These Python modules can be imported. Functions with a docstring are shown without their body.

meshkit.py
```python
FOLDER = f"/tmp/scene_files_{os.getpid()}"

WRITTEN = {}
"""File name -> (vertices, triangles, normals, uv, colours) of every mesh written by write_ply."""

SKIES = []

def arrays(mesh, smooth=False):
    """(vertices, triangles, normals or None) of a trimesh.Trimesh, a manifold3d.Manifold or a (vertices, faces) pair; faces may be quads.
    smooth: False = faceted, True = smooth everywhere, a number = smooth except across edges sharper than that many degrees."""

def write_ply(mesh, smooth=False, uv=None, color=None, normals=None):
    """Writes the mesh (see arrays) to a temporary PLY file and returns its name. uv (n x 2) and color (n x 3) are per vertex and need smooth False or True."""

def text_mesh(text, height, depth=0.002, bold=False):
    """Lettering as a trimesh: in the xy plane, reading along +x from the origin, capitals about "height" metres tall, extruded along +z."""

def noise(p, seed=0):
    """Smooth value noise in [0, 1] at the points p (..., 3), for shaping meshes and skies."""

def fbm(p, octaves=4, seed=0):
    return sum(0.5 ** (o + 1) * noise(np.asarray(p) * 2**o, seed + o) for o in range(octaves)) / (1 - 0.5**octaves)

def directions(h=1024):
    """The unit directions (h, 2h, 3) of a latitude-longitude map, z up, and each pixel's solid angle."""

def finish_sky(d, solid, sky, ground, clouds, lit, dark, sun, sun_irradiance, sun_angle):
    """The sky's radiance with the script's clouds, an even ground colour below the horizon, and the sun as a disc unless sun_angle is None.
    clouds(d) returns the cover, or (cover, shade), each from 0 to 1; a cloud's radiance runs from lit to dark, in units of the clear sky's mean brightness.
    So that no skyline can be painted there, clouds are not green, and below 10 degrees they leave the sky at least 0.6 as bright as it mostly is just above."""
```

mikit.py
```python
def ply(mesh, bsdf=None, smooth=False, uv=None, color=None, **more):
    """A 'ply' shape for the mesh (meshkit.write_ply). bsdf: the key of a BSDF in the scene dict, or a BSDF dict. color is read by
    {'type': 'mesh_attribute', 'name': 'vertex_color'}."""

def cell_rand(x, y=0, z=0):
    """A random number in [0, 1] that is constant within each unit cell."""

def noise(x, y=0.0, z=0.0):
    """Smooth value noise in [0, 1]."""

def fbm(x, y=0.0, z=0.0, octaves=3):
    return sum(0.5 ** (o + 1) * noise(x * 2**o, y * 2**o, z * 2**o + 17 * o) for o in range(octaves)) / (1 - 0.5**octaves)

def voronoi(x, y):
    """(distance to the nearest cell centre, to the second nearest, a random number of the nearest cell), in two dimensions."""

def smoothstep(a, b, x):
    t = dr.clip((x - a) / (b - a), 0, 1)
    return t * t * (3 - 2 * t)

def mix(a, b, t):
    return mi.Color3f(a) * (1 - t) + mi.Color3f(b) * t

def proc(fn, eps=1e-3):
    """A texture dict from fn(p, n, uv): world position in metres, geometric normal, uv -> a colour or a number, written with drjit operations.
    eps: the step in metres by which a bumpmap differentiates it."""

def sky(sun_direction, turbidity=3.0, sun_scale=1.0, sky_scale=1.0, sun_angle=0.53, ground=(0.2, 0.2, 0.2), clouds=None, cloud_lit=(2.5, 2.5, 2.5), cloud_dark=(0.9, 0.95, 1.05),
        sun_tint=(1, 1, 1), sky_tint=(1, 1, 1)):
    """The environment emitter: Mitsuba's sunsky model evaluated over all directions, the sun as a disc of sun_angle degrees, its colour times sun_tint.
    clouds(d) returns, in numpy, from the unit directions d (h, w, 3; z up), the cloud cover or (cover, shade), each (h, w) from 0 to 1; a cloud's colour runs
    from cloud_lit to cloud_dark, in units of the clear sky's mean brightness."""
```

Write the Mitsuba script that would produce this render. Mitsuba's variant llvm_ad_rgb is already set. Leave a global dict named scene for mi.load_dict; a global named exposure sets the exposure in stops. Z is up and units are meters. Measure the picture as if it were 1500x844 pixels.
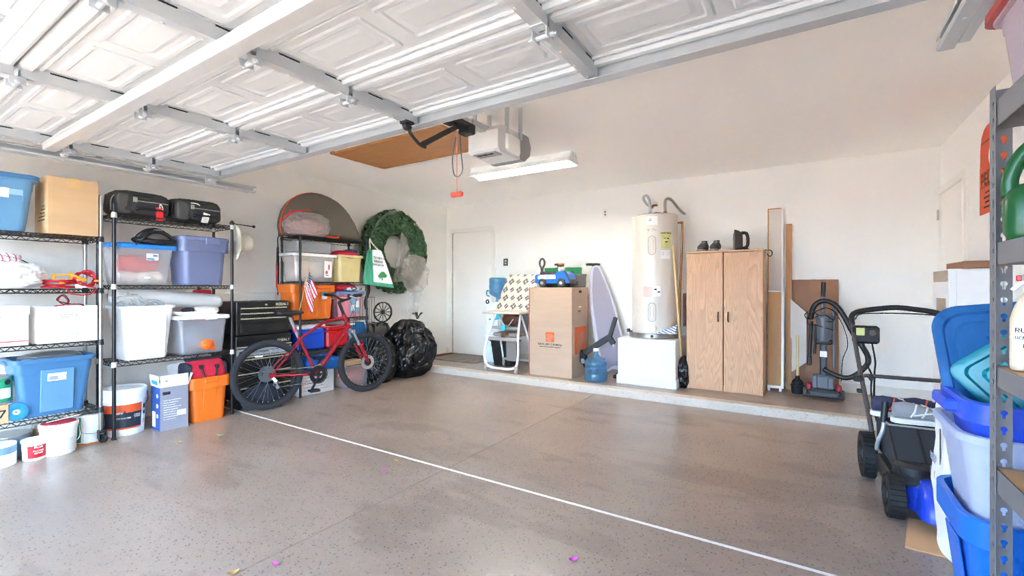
import math, random
import numpy as np
import drjit as dr
import mitsuba as mi
import trimesh, manifold3d
import shapely.geometry as sg
from shapely import affinity
import mikit, meshkit
from mikit import proc, noise, fbm, voronoi, smoothstep, mix, cell_rand

random.seed(7)
rng = np.random.default_rng(11)
T4 = mi.ScalarTransform4f
PI = math.pi
scene, labels = {}, {}

# ------------------------------------------------------------------ camera, light, exposure
YAW = 32.68
fwd = np.array([-math.sin(math.radians(YAW)), math.cos(math.radians(YAW)), 0.0])
cam = np.array([0.0, 0.0, 1.205])
scene['camera'] = {'type': 'perspective', 'fov': 2 * math.degrees(math.atan(750 / 675.0)), 'fov_axis': 'x', 'near_clip': 0.02, 'far_clip': 300.0,
                   'to_world': T4().look_at(origin=cam.tolist(), target=(cam + fwd).tolist(), up=[0, 0, 1])}
exposure = 5.25
scene['sky'] = mikit.sky([0.35, -0.42, 0.84], turbidity=4.0, sun_scale=0.4, sky_scale=1.4, ground=(0.42, 0.39, 0.36),
                         sky_tint=(0.90, 1.02, 1.05))
LAMP = 2.3

# ------------------------------------------------------------------ helpers
def lin(c):
    if isinstance(c, str):
        c = tuple(int(c[i:i + 2], 16) for i in (0, 2, 4))
    c = np.asarray(c, float) / 255.0
    return np.where(c < 0.04045, c / 12.92, ((c + 0.055) / 1.055) ** 2.4).tolist()

def RGB(c): return {'type': 'rgb', 'value': [float(x) for x in (lin(c) if isinstance(c, str) else c)]}

def M(name, col, rough=0.5, two=True, **kw):
    base = col if isinstance(col, dict) else RGB(col)
    b = {'type': 'principled', 'base_color': base, 'roughness': rough, **kw}
    if kw.get('spec_trans'): two = False
    scene['m_' + name] = {'type': 'twosided', 'bsdf': b} if two else b
    return 'm_' + name

def Mbump(name, col, rough, fn, scale, eps=1e-3, **kw):
    base = col if isinstance(col, dict) else RGB(col)
    scene['m_' + name] = {'type': 'twosided', 'bsdf': {'type': 'bumpmap', 'arbitrary': proc(fn, eps), 'scale': scale,
                          'bsdf': {'type': 'principled', 'base_color': base, 'roughness': rough, **kw}}}
    return 'm_' + name

def Mclear(name, col, w=0.5, rough=0.3):
    """thin see-through plastic: part clear sheet, part milky"""
    scene['m_' + name] = {'type': 'blendbsdf', 'weight': w, 'a': {'type': 'thindielectric', 'int_ior': 1.45},
                          'b': {'type': 'principledthin', 'base_color': RGB(col), 'roughness': rough, 'diff_trans': 0.7, 'spec_trans': 0.0}}
    return 'm_' + name

def num(k):
    if k not in scene and k not in labels: return k
    i = 1
    while f'{k}_{i:03d}' in scene or f'{k}_{i:03d}' in labels: i += 1
    return f'{k}_{i:03d}'

def frac(x): return x - dr.floor(x)

def thing(name, label, cat, group=None):
    k = num(name)
    labels[k] = {'label': label, 'category': cat}
    if group: labels[k]['group'] = group
    return k

def ad(par, part, mesh, mat, sm=False, label=None, **kw):
    k = num(par + '__' + part)
    scene[k] = mikit.ply(mesh, mat, smooth=sm, **kw)
    labels.setdefault(k, {})
    if label: labels[k]['label'] = label
    return k

def one(name, label, cat, mesh, mat, sm=False, group=None, **kw):
    k = thing(name, label, cat, group)
    scene[k] = mikit.ply(mesh, mat, smooth=sm, **kw)
    return k

def struct(name, mesh, mat, par=None, label=None, sm=False, **kw):
    k = num(par + '__' + name if par else name)
    scene[k] = mikit.ply(mesh, mat, smooth=sm, **kw)
    labels[k] = {} if par else {'kind': 'structure'}
    if label: labels[k]['label'] = label
    return k

def tm(v, f): return trimesh.Trimesh(np.asarray(v, float), np.asarray(f, int), process=False)

def man(m):
    q = m.to_mesh()
    return tm(q.vert_properties[:, :3], q.tri_verts)

def toman(m):
    m = m.copy(); m.merge_vertices()
    return manifold3d.Manifold(manifold3d.Mesh(np.asarray(m.vertices, np.float32), np.asarray(m.faces, np.uint32)))

def cat(*ms):
    ms = [m for g in ms for m in (g if isinstance(g, (list, tuple)) else [g])]
    return trimesh.util.concatenate(ms) if len(ms) > 1 else ms[0]

def mv(m, x=0, y=0, z=0, rz=0, rx=0, ry=0, s=None):
    m = m.copy()
    if s is not None: m.apply_scale(s)
    R = trimesh.transformations.euler_matrix(rx, ry, rz, 'sxyz')
    R[:3, 3] = (x, y, z)
    m.apply_transform(R)
    return m

def xf(m, mat):
    m = m.copy(); m.apply_transform(mat); return m

def frame(o, u, v):
    """4x4 with local x along u, y along v (made square), z = u x v, at o"""
    u = np.asarray(u, float); u = u / np.linalg.norm(u)
    v = np.asarray(v, float); v = v - u * (u @ v); v = v / np.linalg.norm(v)
    m = np.eye(4); m[:3, 0], m[:3, 1], m[:3, 2], m[:3, 3] = u, v, np.cross(u, v), o
    return m

_BOXF = trimesh.creation.box((1, 1, 1)).faces
def bx(x0, x1, y0, y1, z0, z1, r=0.0):
    """axis-aligned box, edges chamfered by r"""
    x0, x1 = sorted((x0, x1)); y0, y1 = sorted((y0, y1)); z0, z1 = sorted((z0, z1))
    if r <= 0:
        m = trimesh.creation.box((x1 - x0, y1 - y0, z1 - z0)); m.apply_translation(((x0 + x1) / 2, (y0 + y1) / 2, (z0 + z1) / 2)); return m
    r = min(r, (x1 - x0) * .49, (y1 - y0) * .49, (z1 - z0) * .49)
    p = []
    for x, sx in ((x0, 1), (x1, -1)):
        for y, sy in ((y0, 1), (y1, -1)):
            for z, sz in ((z0, 1), (z1, -1)):
                p += [(x + sx * r, y + sy * r, z), (x + sx * r, y, z + sz * r), (x, y + sy * r, z + sz * r)]
    return man(manifold3d.Manifold.hull_points(np.array(p)))

def cb(sx, sy, sz, r=0.0):
    return bx(-sx / 2, sx / 2, -sy / 2, sy / 2, 0, sz, r)

def spline(pts, n=8):
    p = np.asarray(pts, float)
    if len(p) < 3: return p
    q = np.vstack([2 * p[0] - p[1], p, 2 * p[-1] - p[-2]])
    out = []
    for i in range(1, len(q) - 2):
        for t in np.linspace(0, 1, n, endpoint=False):
            a, b, c, d = q[i - 1:i + 3]
            out.append(0.5 * (2 * b + (c - a) * t + (2 * a - 5 * b + 4 * c - d) * t * t + (3 * b - a - 3 * c + d) * t ** 3))
    return np.vstack([out, p[-1]])

def frames(p, closed=False):
    p = np.asarray(p, float)
    t = (np.roll(p, -1, 0) - np.roll(p, 1, 0)) if closed else np.gradient(p, axis=0)
    t /= np.linalg.norm(t, axis=1, keepdims=True) + 1e-12
    a = np.cross(t[0], [0, 0, 1.0] if abs(t[0][2]) < 0.9 else [1.0, 0, 0]); a /= np.linalg.norm(a)
    A = [a]
    for i in range(1, len(p)):
        a = A[-1] - t[i] * (A[-1] @ t[i]); A.append(a / (np.linalg.norm(a) + 1e-12))
    A = np.array(A)
    return t, A, np.cross(t, A)

def tube(pts, r, n=8, sm=0, closed=False, flat=1.0):
    """tube along pts; r a number or one per point (before smoothing if sm == 0)"""
    p = np.asarray(pts, float)
    if sm:
        if np.ndim(r): r = np.interp(np.linspace(0, 1, (len(p) - 1) * sm + 1), np.linspace(0, 1, len(p)), r)
        p = spline(p, sm)
    t, A, B = frames(p, closed)
    r = np.broadcast_to(r, (len(p),))[:, None, None]
    ang = np.arange(n) * 2 * PI / n
    v = p[:, None] + r * (np.cos(ang)[None, :, None] * A[:, None] + flat * np.sin(ang)[None, :, None] * B[:, None])
    m = len(p)
    f = []
    last = m if closed else m - 1
    for i in range(last):
        j = (i + 1) % m
        for k in range(n):
            l = (k + 1) % n
            f += [(i * n + k, i * n + l, j * n + l), (i * n + k, j * n + l, j * n + k)]
    v = v.reshape(-1, 3)
    if not closed:
        v = np.vstack([v, p[0], p[-1]])
        for k in range(n):
            l = (k + 1) % n
            f += [(len(v) - 2, l, k), (len(v) - 1, (m - 1) * n + k, (m - 1) * n + l)]
    return tm(v, f)

def rod(a, b, r, n=6): return tube([a, b], r, n)

def bar(a, b, w, h, up=(0, 0, 1)):
    """rectangular bar from a to b: w sideways, h along up"""
    a, b = np.asarray(a, float), np.asarray(b, float)
    L = np.linalg.norm(b - a)
    if abs(np.dot((b - a) / L, up)) > 0.98: up = (1, 0, 0)
    m = bx(0, L, -h / 2, h / 2, -w / 2, w / 2, min(w, h) * .12)
    return xf(m, frame(a, b - a, up))

def lathe(prof, n=32):
    """profile [(r, z)] turned about z"""
    p = np.asarray(prof, float)
    ang = np.arange(n) * 2 * PI / n
    v = np.stack([p[:, None, 0] * np.cos(ang), p[:, None, 0] * np.sin(ang), np.broadcast_to(p[:, None, 1], (len(p), n))], -1).reshape(-1, 3)
    f = []
    for i in range(len(p) - 1):
        for k in range(n):
            l = (k + 1) % n
            if p[i, 0] > 1e-9: f.append((i * n + k, i * n + l, (i + 1) * n + l))
            if p[i + 1, 0] > 1e-9: f.append((i * n + k, (i + 1) * n + l, (i + 1) * n + k))
    m = tm(v, f); m.merge_vertices(); m.remove_unreferenced_vertices()
    return m

def cyl(r, z0, z1, n=24, c=0.0, r1=None):
    r1 = r if r1 is None else r1
    if c: return lathe([(0, z0), (r - c, z0), (r, z0 + c), (r1, z1 - c), (r1 - c, z1), (0, z1)], n)
    return lathe([(0, z0), (r, z0), (r1, z1), (0, z1)], n)

def rrect(w, d, r, k=5):
    r = min(r, w * .499, d * .499)
    out = []
    for cx, cy, a0 in ((w / 2 - r, d / 2 - r, 0), (-w / 2 + r, d / 2 - r, 90), (-w / 2 + r, -d / 2 + r, 180), (w / 2 - r, -d / 2 + r, 270)):
        for a in np.linspace(a0, a0 + 90, k):
            out.append((cx + r * math.cos(math.radians(a)), cy + r * math.sin(math.radians(a))))
    return np.array(out)

def loft(rings, cap0=True, cap1=True):
    """rings: list of (n, 3), counter-clockwise from above, going up the outside"""
    n = len(rings[0]); v = np.vstack(rings); f = []
    for i in range(len(rings) - 1):
        for k in range(n):
            l = (k + 1) % n
            f += [(i * n + k, i * n + l, (i + 1) * n + l), (i * n + k, (i + 1) * n + l, (i + 1) * n + k)]
    v = list(v)
    if cap0:
        v.append(np.mean(rings[0], 0)); f += [(len(v) - 1, (k + 1) % n, k) for k in range(n)]
    if cap1:
        v.append(np.mean(rings[-1], 0)); b = (len(rings) - 1) * n
        f += [(len(v) - 1, b + k, b + (k + 1) % n) for k in range(n)]
    return tm(v, f)

def rr3(w, d, r, z, k=5):
    q = rrect(w, d, r, k); return np.column_stack([q, np.full(len(q), z)])

def ext(poly, h):
    """shapely polygon (or points) extruded along +z"""
    if not hasattr(poly, 'exterior') and not hasattr(poly, 'geoms'): poly = sg.Polygon(poly)
    gs = list(getattr(poly, 'geoms', [poly]))
    return cat([trimesh.creation.extrude_polygon(g, h, engine='earcut') for g in gs])

def lump(sx, sy, sz, amp=0.12, fr=3.0, seed=0, sub=4, flat=0.0, sharp=False):
    """a crumpled soft body centred over the origin, standing on z = 0"""
    m = trimesh.creation.icosphere(subdivisions=sub)
    v = m.vertices.copy()
    nz = meshkit.fbm(v * fr + seed * 7.3, 4, seed)
    if sharp: nz = 1 - 2 * np.abs(nz - 0.5) * 1.6
    v = v * (1 + amp * 2 * (nz - 0.5))[:, None]
    v = np.sign(v) * np.abs(v) ** (0.8 if flat else 1.0)
    v *= np.array([sx, sy, sz]) / 2
    v[:, 2] = np.maximum(v[:, 2], -sz / 2 * (1 - flat))
    v[:, 2] -= v[:, 2].min()
    m.vertices = v
    return m

def text(s, h, depth=0.0012, bold=False, center=False):
    m = meshkit.text_mesh(s, h, depth, bold)
    if center: m.apply_translation((-m.bounds[:, 0].mean(), -m.bounds[:, 1].mean(), 0))
    return m

NX = (0, 1, 0)          # faces towards +x : text runs along +y (seen from +x, left to right)
def on_px(m, x, y, z): return xf(m, frame((x, y, z), (0, 1, 0), (0, 0, 1)))      # onto a face that looks towards +x
def on_ny(m, x, y, z): return xf(m, frame((x, y, z), (1, 0, 0), (0, 0, 1)))      # onto a face that looks towards -y
# ------------------------------------------------------------------ the setting
XL, XR, YB, YF, ZC, PZ, PY = -5.26, 1.10, 6.10, -0.45, 2.60, 0.085, 4.93
def plaster(p, n, uv): return mix((0.88, 0.85, 0.79), (0.90, 0.873, 0.82), fbm(p.x * 1.1, p.y * 1.1, p.z * 1.1, 3))
def tex(p, n, uv): return fbm(p.x * 55, p.y * 55, p.z * 55, 3)
Mbump('wall', proc(plaster), 0.75, tex, 0.0035, 2e-3)
M('trimwhite', 'efe9e0', 0.35)
M('doorwhite', 'f5efe6', 0.32)
def slabcol(p, n, uv):
    d, _, w = voronoi(p.x * 52, p.y * 52)
    d2, _, w2 = voronoi(p.x * 110 + 9, p.y * 110)
    base = mix((0.262, 0.192, 0.145), (0.34, 0.262, 0.208), fbm(p.x * 1.6 + 3, p.y * 2.2, 0.0, 4))
    st = smoothstep(0.56, 0.72, fbm(p.x * 2.3 + 40, p.y * 5.5 + 7, 0.0, 5))
    base = mix(base, (0.20, 0.145, 0.11), st * 0.40)
    base = mix(base, (0.05, 0.05, 0.055), dr.select((w > 0.80) & (d < 0.10 + 0.13 * w), 0.6, 0.0))
    base = mix(base, (0.12, 0.10, 0.09), dr.select((w2 > 0.80) & (d2 < 0.22), 0.6, 0.0))
    return mix(base, (0.62, 0.58, 0.53), dr.select((w2 < 0.05) & (d2 < 0.2), 0.4, 0.0))
def slabbump(p, n, uv): return fbm(p.x * 26, p.y * 26, p.z * 26, 2)
Mbump('floor', proc(slabcol), 0.30, slabbump, 0.0012, 2e-3, specular=0.38)
def curbcol(p, n, uv):
    d, _, w = voronoi((p.x + p.z * 0.7) * 60, (p.y - p.z) * 60)
    b = mix((0.50, 0.42, 0.345), (0.58, 0.50, 0.42), fbm(p.x * 3, p.y * 3, p.z * 9, 3))
    return mix(b, (0.2, 0.18, 0.16), dr.select((w > 0.8) & (d < 0.25), 0.7, 0.0))
M('curb', proc(curbcol), 0.5)
M('caulk_white', 'e6dfd6', 0.6)
M('caulk_brown', '8a7563', 0.7)
M('concrete_out', 'b5aca0', 0.8)
M('stucco', 'c9b9a2', 0.9)
M('roofing', '7d6a5c', 0.9)

# floor: four slabs with joints at x = -2.03 and y = 2.35
JX, JY = -2.03, 2.352
struct('floor', bx(XL - .1, XR + .1, YF - .2, YB + .1, -0.25, -0.055), 'm_concrete_out', label='grey beige epoxy coated garage floor slab')
for x0, x1 in ((XL, JX - .004), (JX + .004, XR)):
    for y0, y1 in ((YF, JY - .011), (JY + .011, PY)):
        struct('slab', bx(x0, x1, y0, y1, -0.055, 0.0, .003), 'm_floor', 'floor')
struct('joint_filler', bx(XL, XR, JY - .011, JY + .011, -0.05, -0.0012), 'm_caulk_white', 'floor', 'white filled expansion joint')
struct('joint_filler', bx(JX - .004, JX + .004, YF, PY, -0.05, -0.0035), 'm_caulk_brown', 'floor')
# raised platform along the back wall with a pale rounded curb
struct('floor_platform', bx(XL, XR, PY + .12, YB, -.25, PZ), 'm_floor', label='raised concrete step along the back wall with pale curb')
cp = [(0, 0), (0, PZ - .018), (.006, PZ - .006), (.018, PZ), (.12, PZ), (.12, 0)]
cm = ext(sg.Polygon([(a, b) for a, b in cp]), XR - XL)
struct('curb', xf(cm, np.array([[0, 0, 1, XL], [1, 0, 0, PY], [0, 1, 0, 0], [0, 0, 0, 1.0]])), 'm_curb', 'floor_platform', 'pale speckled curb')

# walls (with a doorway each in the back and the right wall left solid; doors sit in frames on them)
struct('wall_back', bx(XL - .15, XR + .15, YB, YB + .15, -.25, ZC + .2), 'm_wall', label='cream painted back wall')
struct('wall_left', bx(XL - .15, XL, YF - .2, YB + .15, -.25, ZC + .2), 'm_wall', label='cream painted left wall')
struct('ledge', bx(XL, XL + .06, YF, 3.02, 0, 1.15, .006), 'm_wall', 'wall_left')
struct('wall_right', bx(XR, XR + .15, YF - .2, YB + .15, -.25, ZC + .2), 'm_wall', label='cream painted right wall')
OX0, OX1, OZ = -4.50, 0.40, 2.16
fw = [bx(XL - .15, OX0, YF - .2, YF, -.25, ZC + .2), bx(OX1, XR + .15, YF - .2, YF, -.25, ZC + .2), bx(OX0, OX1, YF - .2, YF, OZ, ZC + .2)]
struct('wall_front', cat(fw), 'm_wall', label='front wall around the open garage doorway')
struct('ceiling', bx(XL - .15, XR + .15, YF - .2, YB + .15, ZC, ZC + .2), 'm_wall', label='flat cream painted ceiling')
struct('roof', cat(bx(XL - .7, XR + 8, YF - .7, YB + 6, ZC + .2, ZC + .35), bx(XL - .7, XR + 8, YF - .72, YF - .68, ZC + .1, ZC + .35)), 'm_roofing')
struct('driveway', bx(-14, 10, -30, YF, -.3, -.015), 'm_concrete_out', label='concrete driveway outside the garage opening')

# baseboards
M('base', 'e6ded2', 0.4)
for x0, x1 in ((XL, -5.17), (-4.13, XR)):
    struct('baseboard_back', bx(x0, x1, YB - .014, YB, PZ, PZ + .10, .004), 'm_base')
struct('baseboard_right', bx(XR - .014, XR, 2.2, 5.2, 0, .10, .004), 'm_base')

def wall_door(name, w, h, label):
    """leaf with frame in local coords: x along the wall 0..w, y = 0 the wall, room at -y"""
    fr = cat(bx(-.075, 0, -.018, 0, 0, h + .075, .004), bx(w, w + .075, -.018, 0, 0, h + .075, .004), bx(-.075, w + .075, -.0175, 0, h, h + .075, .004),
             bx(-.006, .0, -.028, 0, 0, h), bx(w, w + .006, -.028, 0, 0, h), bx(0, w, -.028, 0, h, h + .006))
    return bx(.006, w - .003, -.009, 0, .012, h - .005, .002), fr
M('darkgap', '4a4038', 0.8)
M('steel', 'b9b7b2', 0.3, metallic=0.85)
leaf, fr = wall_door('', .82, 2.05, '')
struct('door_1', mv(leaf, -5.115, YB, PZ), 'm_doorwhite', label='plain white flush door in the back left corner')
struct('frame', mv(fr, -5.115, YB, PZ), 'm_trimwhite', 'door_1')
struct('reveal', bx(-5.115, -5.108, YB - .0135, YB, PZ, PZ + 2.05), 'm_darkgap', 'door_1')
struct('threshold', bx(-5.115, -4.295, YB - .05, YB, PZ, PZ + .012), 'm_darkgap', 'door_1')
leaf, fr = wall_door('', .80, 2.03, '')
R90 = trimesh.transformations.rotation_matrix(-PI / 2, (0, 0, 1))
def onright(m, y, z): return mv(m, XR, y, z, rz=-PI / 2)
struct('door_2', onright(leaf, 6.02, PZ), 'm_doorwhite', label='plain white flush door in the right wall')
struct('frame', onright(fr, 6.02, PZ), 'm_trimwhite', 'door_2')
for zz in (.25, 1.05, 1.78):
    struct('hinge', cat(bx(XR - .034, XR - .027, 5.985, 6.03, PZ + zz, PZ + zz + .10, .002), mv(cyl(.007, 0, .10, 10), XR - .035, 6.01, PZ + zz)), 'm_steel', 'door_2', 'metal hinge')

# light switches on the back wall
def plate(name, label, x, z, y=YB, w=.07, h=.115, mat='m_trimwhite', ins='m_darkgap'):
    k = thing(name, label, 'switch')
    ad(k, 'plate', bx(x - w / 2, x + w / 2, y - .006, y, z - h / 2, z + h / 2, .002), mat)
    for dz in (-.02, .02): ad(k, 'socket', bx(x - .012, x + .012, y - .0085, y - .005, z + dz - .011, z + dz + .011, .002), ins)
M('plate_dark', '5b5246', 0.5)
M('beige_pl', 'd8cbb4', 0.5)
plate('wall_switch', 'dark brown switch plate on the back wall right of the white door', -4.03, 1.615, mat='m_plate_dark', ins='m_beige_pl', w=.085)
plate('power_outlet', 'small white outlet plate high on the back wall left of the water heater', -2.37, 2.245)

# ------------------------------------------------------------------ overhead garage door
M('doorsteel', 'c2c4c4', 0.42)
M('galv', 'bcbfc0', 0.36, metallic=0.35)
M('galvdark', '6d6f70', 0.4, metallic=0.5)
M('galvlight', 'c9c9c6', 0.36, metallic=0.4)
M('black', '1b1b1c', 0.45)
M('rubberblack', '141414', 0.7)
M('nylon', 'e2ded4', 0.5)
DX0, DX1, DZ = -4.49, 0.37, 2.265
GD = thing('garage_door', 'white sectional garage door rolled up under the ceiling, seen from below', 'garage door')
JYS = [0.07, 0.567, 1.062, 1.56, 2.06]
SX = [-4.45, -3.15, -2.02, -0.86, 0.33]
for i in range(4):
    y0, y1 = JYS[i] + .004, JYS[i + 1] - .004
    rail = [(0, 0), (.010, -.020), (.022, -.024), (.046, -.024), (.056, -.008), (.068, -.003), (.068, .045), (0, .045)]
    def railmesh(y, s): return xf(ext(sg.Polygon(rail), DX1 - DX0), np.array([[0, 0, 1, DX0], [s, 0, 0, y], [0, 1, 0, DZ], [0, 0, 0, 1.0]]))
    r1, r2 = railmesh(y0, 1), railmesh(y1, -1); r2.invert()
    pan = bx(DX0, DX1, y0 + .06, y1 - .06, DZ, DZ + .04)
    s = ad(GD, 'section', cat(pan, r1, r2, bx(DX0, DX1, y0 + .0681, y0 + .085, DZ - .012, DZ + .01, .004), bx(DX0, DX1, y1 - .085, y1 - .0681, DZ - .012, DZ + .01, .004)), 'm_doorsteel')
    for b in range(4):
        a0, a1 = SX[b] + .05, SX[b + 1] - .05
        w = (a1 - a0 - .10) / 2
        for q in range(2):
            c0 = a0 + .02 + q * (w + .06); c1 = c0 + w
            yy0, yy1 = y0 + .115, y1 - .115
            rg = []
            for (ins, zz) in ((0, .001), (.010, -.006), (.028, -.006), (.038, -.001), (.062, -.001), (.080, -.005)):
                pts = rrect(c1 - c0 - 2 * ins, yy1 - yy0 - 2 * ins, .012, 2)
                rg.append(np.column_stack([pts[:, 0] + (c0 + c1) / 2, pts[:, 1] + (yy0 + yy1) / 2, np.full(len(pts), DZ + zz)]))
            m = loft(rg); m.invert()
            ad(s, 'panel', m, 'm_doorsteel')
for i in range(4):
    y0, y1 = JYS[i] + .012, JYS[i + 1] - .012
    for b, x in enumerate(SX):
        w = .04 if b in (0, 4) else .027
        ch = cat(bx(x - w, x - w + .004, y0, y1, DZ - .062, DZ - .002), bx(x - w, x + w, y0, y1, DZ - .066, DZ - .061, .001), bx(x + w - .004, x + w, y0, y1, DZ - .062, DZ - .002),
                 bx(x - w - .014, x - w, y0 + .06, y1 - .06, DZ - .004, DZ + .001), bx(x + w, x + w + .014, y0 + .06, y1 - .06, DZ - .004, DZ + .001))
        s = ad(GD, 'stile', ch, 'm_galv', label='galvanized stile')
        for yy in (y0 + .10, y1 - .14):
            ad(s, 'slot', bx(x + w + .0002, x + w + .0012, yy, yy + .10, DZ - .012, DZ - .005), 'm_black')
            ad(s, 'slot', bx(x - w - .0012, x - w - .0002, yy, yy + .10, DZ - .012, DZ - .005), 'm_black')
        for yy in np.linspace(y0 + .03, y1 - .03, 4):
            ad(s, 'bolt', mv(cyl(.007, -.006, 0, 8, .002), x + .5 * w * (1 if b < 2 else -1), yy, DZ - .066), 'm_galvlight')
    if i < 3:
        for b, x in enumerate(SX):
            y = JYS[i + 1]
            h = cat(bx(x - .03, x + .03, y - .055, y - .006, DZ - .072, DZ - .066, .002), bx(x - .022, x + .022, y + .006, y + .055, DZ - .072, DZ - .066, .002),
                    bx(x - .034, x - .028, y - .03, y + .03, DZ - .105, DZ - .066, .002), bx(x + .028, x + .034, y - .03, y + .03, DZ - .105, DZ - .066, .002),
                    tube([(x - .05, y, DZ - .092), (x + .05, y, DZ - .092)], .011, 10), tube([(x - .06, y, DZ - .092), (x + .06, y, DZ - .092)], .006, 8))
            h = ad(GD, 'hinge', h, 'm_galv', label='steel hinge')
            if b in (0, 4):
                s = -1 if b == 0 else 1
                ad(h, 'roller', cat(rod((x, y, DZ - .092), (x + s * .105, y, DZ - .092), .006, 8), mv(cyl(.023, -.006, .006, 18), x + s * .10, y, DZ - .092, ry=PI / 2)), 'm_nylon')
def hat(y, w=.055, dz=.0):
    z = DZ - .066 - dz
    return cat(bx(DX0 + .02, DX1 - .02, y - w, y + w, z - .036, z - .032, .001), bx(DX0 + .02, DX1 - .02, y - w, y - w + .004, z - .033, z), bx(DX0 + .02, DX1 - .02, y + w - .004, y + w, z - .033, z),
               bx(DX0 + .02, DX1 - .02, y - w - .02, y - w, z - .003, z, .001), bx(DX0 + .02, DX1 - .02, y + w, y + w + .02, z - .003, z, .001))
st1 = ad(GD, 'strut', hat(.965, .032), 'm_galvlight', label='long galvanized reinforcing strut')
st2 = ad(GD, 'strut', cat(bx(DX0 + .02, DX1 - .02, 2.062, 2.066, DZ - .085, DZ + .05), bx(DX0 + .02, DX1 - .02, 2.0, 2.066, DZ - .089, DZ - .085, .001), bx(DX0 + .02, DX1 - .02, 2.062, 2.10, DZ + .046, DZ + .05)), 'm_galv', label='top edge strut')
tb = cat(bx(-4.50, -4.39, 1.99, 2.06, DZ - .10, DZ - .092, .002), bx(-4.50, -4.495, 1.97, 2.06, DZ - .14, DZ - .06, .002), rod((-4.44, 2.0, DZ - .1), (-4.55, 2.0, DZ - .1), .007))
ad(GD, 'top_bracket', tb, 'm_galv')

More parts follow.
